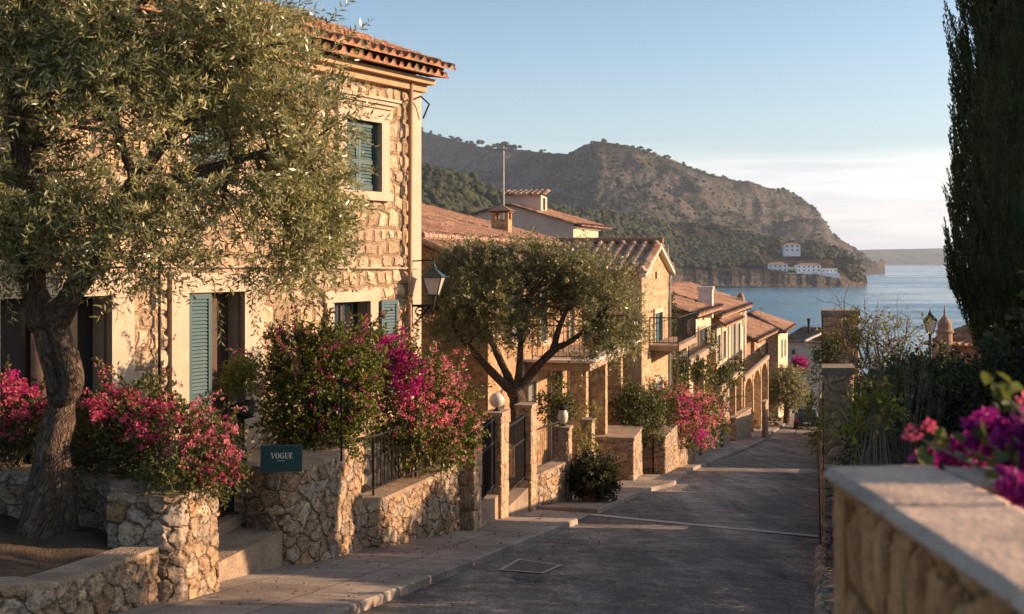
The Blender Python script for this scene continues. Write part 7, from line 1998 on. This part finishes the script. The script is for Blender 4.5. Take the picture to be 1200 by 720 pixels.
# rosemary-like upright grey green shrub
o = empty('upright_shrub', (P(1052, 560, 11.5).x, 11.5, -3.2), 'tall grey-green shrub of fine upright stems in front of the dark bush', 'shrub')
segs = []; cen = []; dr = []
for i in range(95):
    x0 = P(rng.normal(1056, 12), 560, 11.5); b0 = np.array((x0.x, 11.5 + rng.normal(0, .15), -2.7)); h_ = rng.uniform(.6, 1.95); ln = rng.normal(0, .12, 2)
    t1 = b0 + np.array((ln[0] * h_, ln[1] * h_, h_)); segs.append((b0, t1))
    for k in range(6):
        f = rng.uniform(.25, 1); cen.append(b0 + (t1 - b0) * f); dr.append((t1 - b0) / h_ + rng.normal(0, .2, 3))
V, Fc = thin_tubes(segs, .005, .002, 3); npmesh('stems', V, Fc, M['twig'], o)
V, Fc = twigs(np.array(cen), np.array(dr), .16, 14, .036, .008, up=.4); npmesh('foliage', V, Fc, M['rosemary'], o)
# yellow-green shrub before the pillar
bush('golden_shrub', 'yellow-green leafy shrub reaching in front of the coped pillar', (P(1025, 560, 10.6).x, 10.6, -2.9), [pb(1020, 488, 10.6, 15, 22), pb(1003, 500, 10.8, 10, 7), pb(1030, 474, 10.6, 10, 14), pb(1018, 514, 10.4, 16, 14)], 2600, 'yellow_leaf', .055, .024, stems=26, seed=17, power=.5, gap=.44, gs=3)
bush('edge_creeper', 'ragged dark creeper along the foot of the right road edge', (P(962, 520, 22).x, 22, -5), [pb(961, 470, 27, 3, 22), pb(960, 440, 30, 4, 20)], 500, 'shrub_leaf', .07, .035, stems=0, seed=18, cat='creeper', gap=.4)
bush('golden_shrub', 'small yellow-green sprig leaning over the road edge beside the coped pillar', (P(962, 530, 18.0).x, 18.0, -4.4), [pb(956, 492, 18.0, 9, 18), pb(962, 512, 18.0, 5, 14)], 330, 'yellow_leaf', .075, .03, stems=0, seed=27)
# twiggy climber on the brown pillar
o = empty('twiggy_climber', (P(1000, 440, 23.6).x, 23.6, -3.5), 'half bare twiggy climber with yellow leaves sprawling over the brown pillar', 'climber')
segs = []; cen = []; dr = []
def grow(p, d, ln, r, lev):
    n = 4
    for k in range(n):
        d2 = d + rng.normal(0, .28, 3) + np.array((0, 0, .06 if lev < 2 else -.05)); d2 /= np.linalg.norm(d2); q = p + d2 * ln / n; segs.append((p, q, r, r * .82)); r *= .82; p = q; d = d2
        if lev < 3 and rng.random() < .75: 
            s_ = d + rng.normal(0, .7, 3); s_ /= np.linalg.norm(s_); grow(p, s_, ln * .62, r * .75, lev + 1)
        if lev >= 1 and rng.random() < .035: cen.append(p); dr.append(d)
for i in range(26):
    b0 = np.array(P(rng.uniform(985, 1060), rng.uniform(405, 455), 23.4)); d = np.array((rng.normal(.1, .6), rng.normal(0, .3), rng.uniform(.6, 1.1))); grow(b0, d / np.linalg.norm(d), rng.uniform(.5, 1.05), .020, 0)
S_ = [(a, b2) for a, b2, r0, r1 in segs]; V, Fc = thin_tubes(S_, np.array([s[2] for s in segs]), np.array([s[3] for s in segs]), 4); npmesh('stems', V, Fc, M['twig'], o)
cen = np.array(cen); keep = cen[:, 2] < zpx(368, 23.4); cen = cen[keep]; dr = np.array(dr)[keep]
V, Fc = twigs(cen, dr, .16, 6, .075, .030, wide=True); npmesh('foliage', V, Fc, M['yellow_leaf'], o)
bush('climber', 'dark leafy tuft between the two stone pillars by the road', (P(985, 425, 23.5).x, 23.3, -3.6), [pb(975, 412, 23.3, 12, 12), pb(995, 405, 23.3, 12, 16), pb(1003, 385, 23.6, 6, 18), pb(968, 420, 23.2, 8, 8)], 1500, 'shrub_leaf', .06, .03, stems=10, seed=31, cat='climber', gap=.4)
# cypress
cx, cy, czb = 7.38, 17.6, -3.6
o = empty('cypress', (cx, cy, czb), 'tall dark cypress standing at the right edge of the picture', 'tree')
mb = MB(); mb.tube([(cx, cy, czb - .3), (cx, cy, 2), (cx, cy, 7)], [.22, .16, .05], 8); mb.build('trunk', M['bark'], o)
zz = np.array([-3.4, -2.6, -1.2, -.3, 1.2, 3.5, 6.0, 8.0, 9.3]); rz = np.array([.40, .60, .98, 1.28, 1.20, 1.08, .80, .45, .05])
n = 10000; z = rng.uniform(-3.3, 9.0, n); th = rng.uniform(0, 2 * math.pi, n); lum = 1 + .24 * (fbm(np.stack([np.cos(th) * 2.4, np.sin(th) * 2.4, z * .55], -1), 3, 4) - .5) * 2
rr = np.interp(z, zz, rz) * lum * rng.uniform(.82, 1.0, n)
p = np.stack([cx + rr * np.cos(th), cy + rr * np.sin(th), z], -1); d = np.stack([np.cos(th) * .2, np.sin(th) * .2, np.ones(n)], -1) + rvec(n) * .12
V1, F1 = twigs(p, d, rng.uniform(.25, .55, n), 30, .072, .020, spread=.42, up=.35)
core = IV * 1.0; 
th = np.linspace(0, 2 * math.pi, 25)[:-1]; zc = np.linspace(-3.3, 8.8, 26); cr_ = np.interp(zc, zz, rz) * .84
Vc = np.stack([cx + cr_[:, None] * np.cos(th)[None], cy + cr_[:, None] * np.sin(th)[None], np.repeat(zc[:, None], 24, 1)], -1).reshape(-1, 3)
i, j = np.meshgrid(np.arange(25), np.arange(24), indexing='ij'); Fcc = np.stack([i * 24 + j, i * 24 + (j + 1) % 24, (i + 1) * 24 + (j + 1) % 24, (i + 1) * 24 + j], -1).reshape(-1, 4)
V, Fc = merge([(V1, F1), (Vc, Fcc)]); npmesh('crown', V, Fc, M['cypress_leaf'], o)
# ---- foreground bougainvillea in the planter
o = empty('bougainvillea', (1.3, 2.4, -.70), 'out of focus purple bougainvillea growing in the foreground planter', 'bush')
def fb(px, py, Y, r): return pb(px, py, Y, r, r * .8, r)
fl = [fb(1130, 530, 3.35, 20), fb(1165, 516, 3.2, 23), fb(1190, 500, 3.1, 18), fb(1152, 492, 3.2, 14), fb(1105, 540, 3.4, 12), fb(1190, 535, 3.0, 24), fb(1185, 576, 2.86, 18), fb(1225, 520, 3.0, 36), fb(1210, 588, 2.75, 20), fb(1085, 540, 3.45, 7)]
p, d = blob_pts(fl, 200, .33, .3); i = np.repeat(np.arange(len(p)), 6); off = rvec(len(i)) * (.012 * rng.random(len(i)) ** .5)[:, None]
V, Fc = leaf_geo(p[i] + off, nrm(off) + d[i] * .8 + rvec(len(i)) * .4, .028 * rng.uniform(.8, 1.2, len(i)), .024, fold=.25, wide=True); npmesh('blossom', V, Fc, M['purple'], o)
pk = [(1068, 505), (1074, 510), (1088, 497), (1084, 500), (1092, 501), (1064, 510), (1196, 465), (1203, 470)]
p = np.array([P(a, b2, 3.3) for a, b2 in pk]); i = np.repeat(np.arange(len(p)), 10); off = rvec(len(i)) * .007
V, Fc = leaf_geo(p[i] + off, off, .012, .011, wide=True); npmesh('blossom', V, Fc, M['pinkred'], o)
lv = [fb(1088, 528, 3.4, 14), fb(1110, 515, 3.35, 12), fb(1165, 540, 3.15, 36), fb(1200, 555, 2.95, 36), fb(1178, 470, 3.1, 10), fb(1190, 480, 3.1, 14)]
p, d = blob_pts(lv, 70, .4); V1, F1 = leaf_geo(p, d + rvec(len(p)) * .6, .045 * rng.uniform(.7, 1.3, len(p)), .03, fold=.15, wide=True)
sp_ = np.array([P(*k) for k in ((1157, 437, 3.1), (1167, 436, 3.1), (1160, 447, 3.1), (1173, 447, 3.1), (1165, 456, 3.1), (1180, 456, 3.1), (1172, 466, 3.1), (1184, 470, 3.1), (1168, 472, 3.1), (1080, 522, 3.4), (1078, 530, 3.4), (1092, 516, 3.4), (1100, 500, 3.4))])
V2, F2 = leaf_geo(sp_, np.array([.3, -.2, -.6]) + rvec(len(sp_)) * .7, .050, .036, fold=.15, wide=True)
V, Fc = merge([(V1, F1), (V2, F2)]); npmesh('foliage', V, Fc, leafmat('fg_leaf', [(.06, .085, .015), (.12, .14, .025), (.20, .20, .05)], .35, .35, .5), o)
segs = [(np.array((1.4 + rng.normal(0, .12), 2.6 + rng.normal(0, .1), -.72)), np.array(P(a, b2, 3.15))) for a, b2 in ((1165, 450), (1175, 470), (1160, 520), (1190, 510), (1130, 525), (1080, 515), (1105, 545), (1200, 540))]
V, Fc = thin_tubes(segs, .006, .003, 6); npmesh('stems', V, Fc, M['twig'], o)

# fallen leaves and petals along the pavement edge and under the bushes
def litter(name, n, mat, s0, s1, w0, w1, label, L):
    pts = []; 
    while len(pts) < n:
        s_ = rng.uniform(s0, s1); w_ = rng.uniform(w0, w1); kk = float(kerb_w(s_)); h_ = .121 if w_ > kk + .05 else .012
        if abs(w_ - kk) < .12 or rng.random() > float(vnoise([[s_ * .9, w_ * 1.3, 0]])[0]) * 1.3: continue
        q = pt(s_, w_); pts.append((q.x, q.y, q.z + h_ + .006))
    p = np.array(pts); d = rvec(n) * np.array([1, 1, .12]); V, Fc = leaf_geo(p, d, L * rng.uniform(.6, 1.3, n), L * .5, fold=.15, ref=np.tile([0, 0, 1.0], (n, 1))); 
    tag(npmesh(name, V, Fc, M[mat]), label, 'litter', kind='stuff')
litter('fallen_petals', 260, 'pinkred', 16, 30, 3.6, 6.0, 'scattered pink petals on the pavement under the bougainvillea', .05)
litter('fallen_leaves', 420, 'litter', 12, 40, 3.4, 6.2, 'dry fallen leaves along the kerb and pavement', .06)

# ------------------------------------------------------------------ HAZE
mb = MB(); mb.box((-11000, -300, -29.5), (11000, 12500, 330))
m = bpy.data.materials.new('haze'); m.use_nodes = True; nt = m.node_tree; nt.nodes.clear()
out = N(nt, 'ShaderNodeOutputMaterial'); pv = N(nt, 'ShaderNodeVolumePrincipled')
pv.inputs['Color'].default_value = (.74, .86, 1.0, 1); pv.inputs['Density'].default_value = .75e-4; pv.inputs['Anisotropy'].default_value = .25
nt.links.new(pv.outputs[0], out.inputs['Volume'])
hz = mb.build('haze', m); tag(hz, kind='stuff')
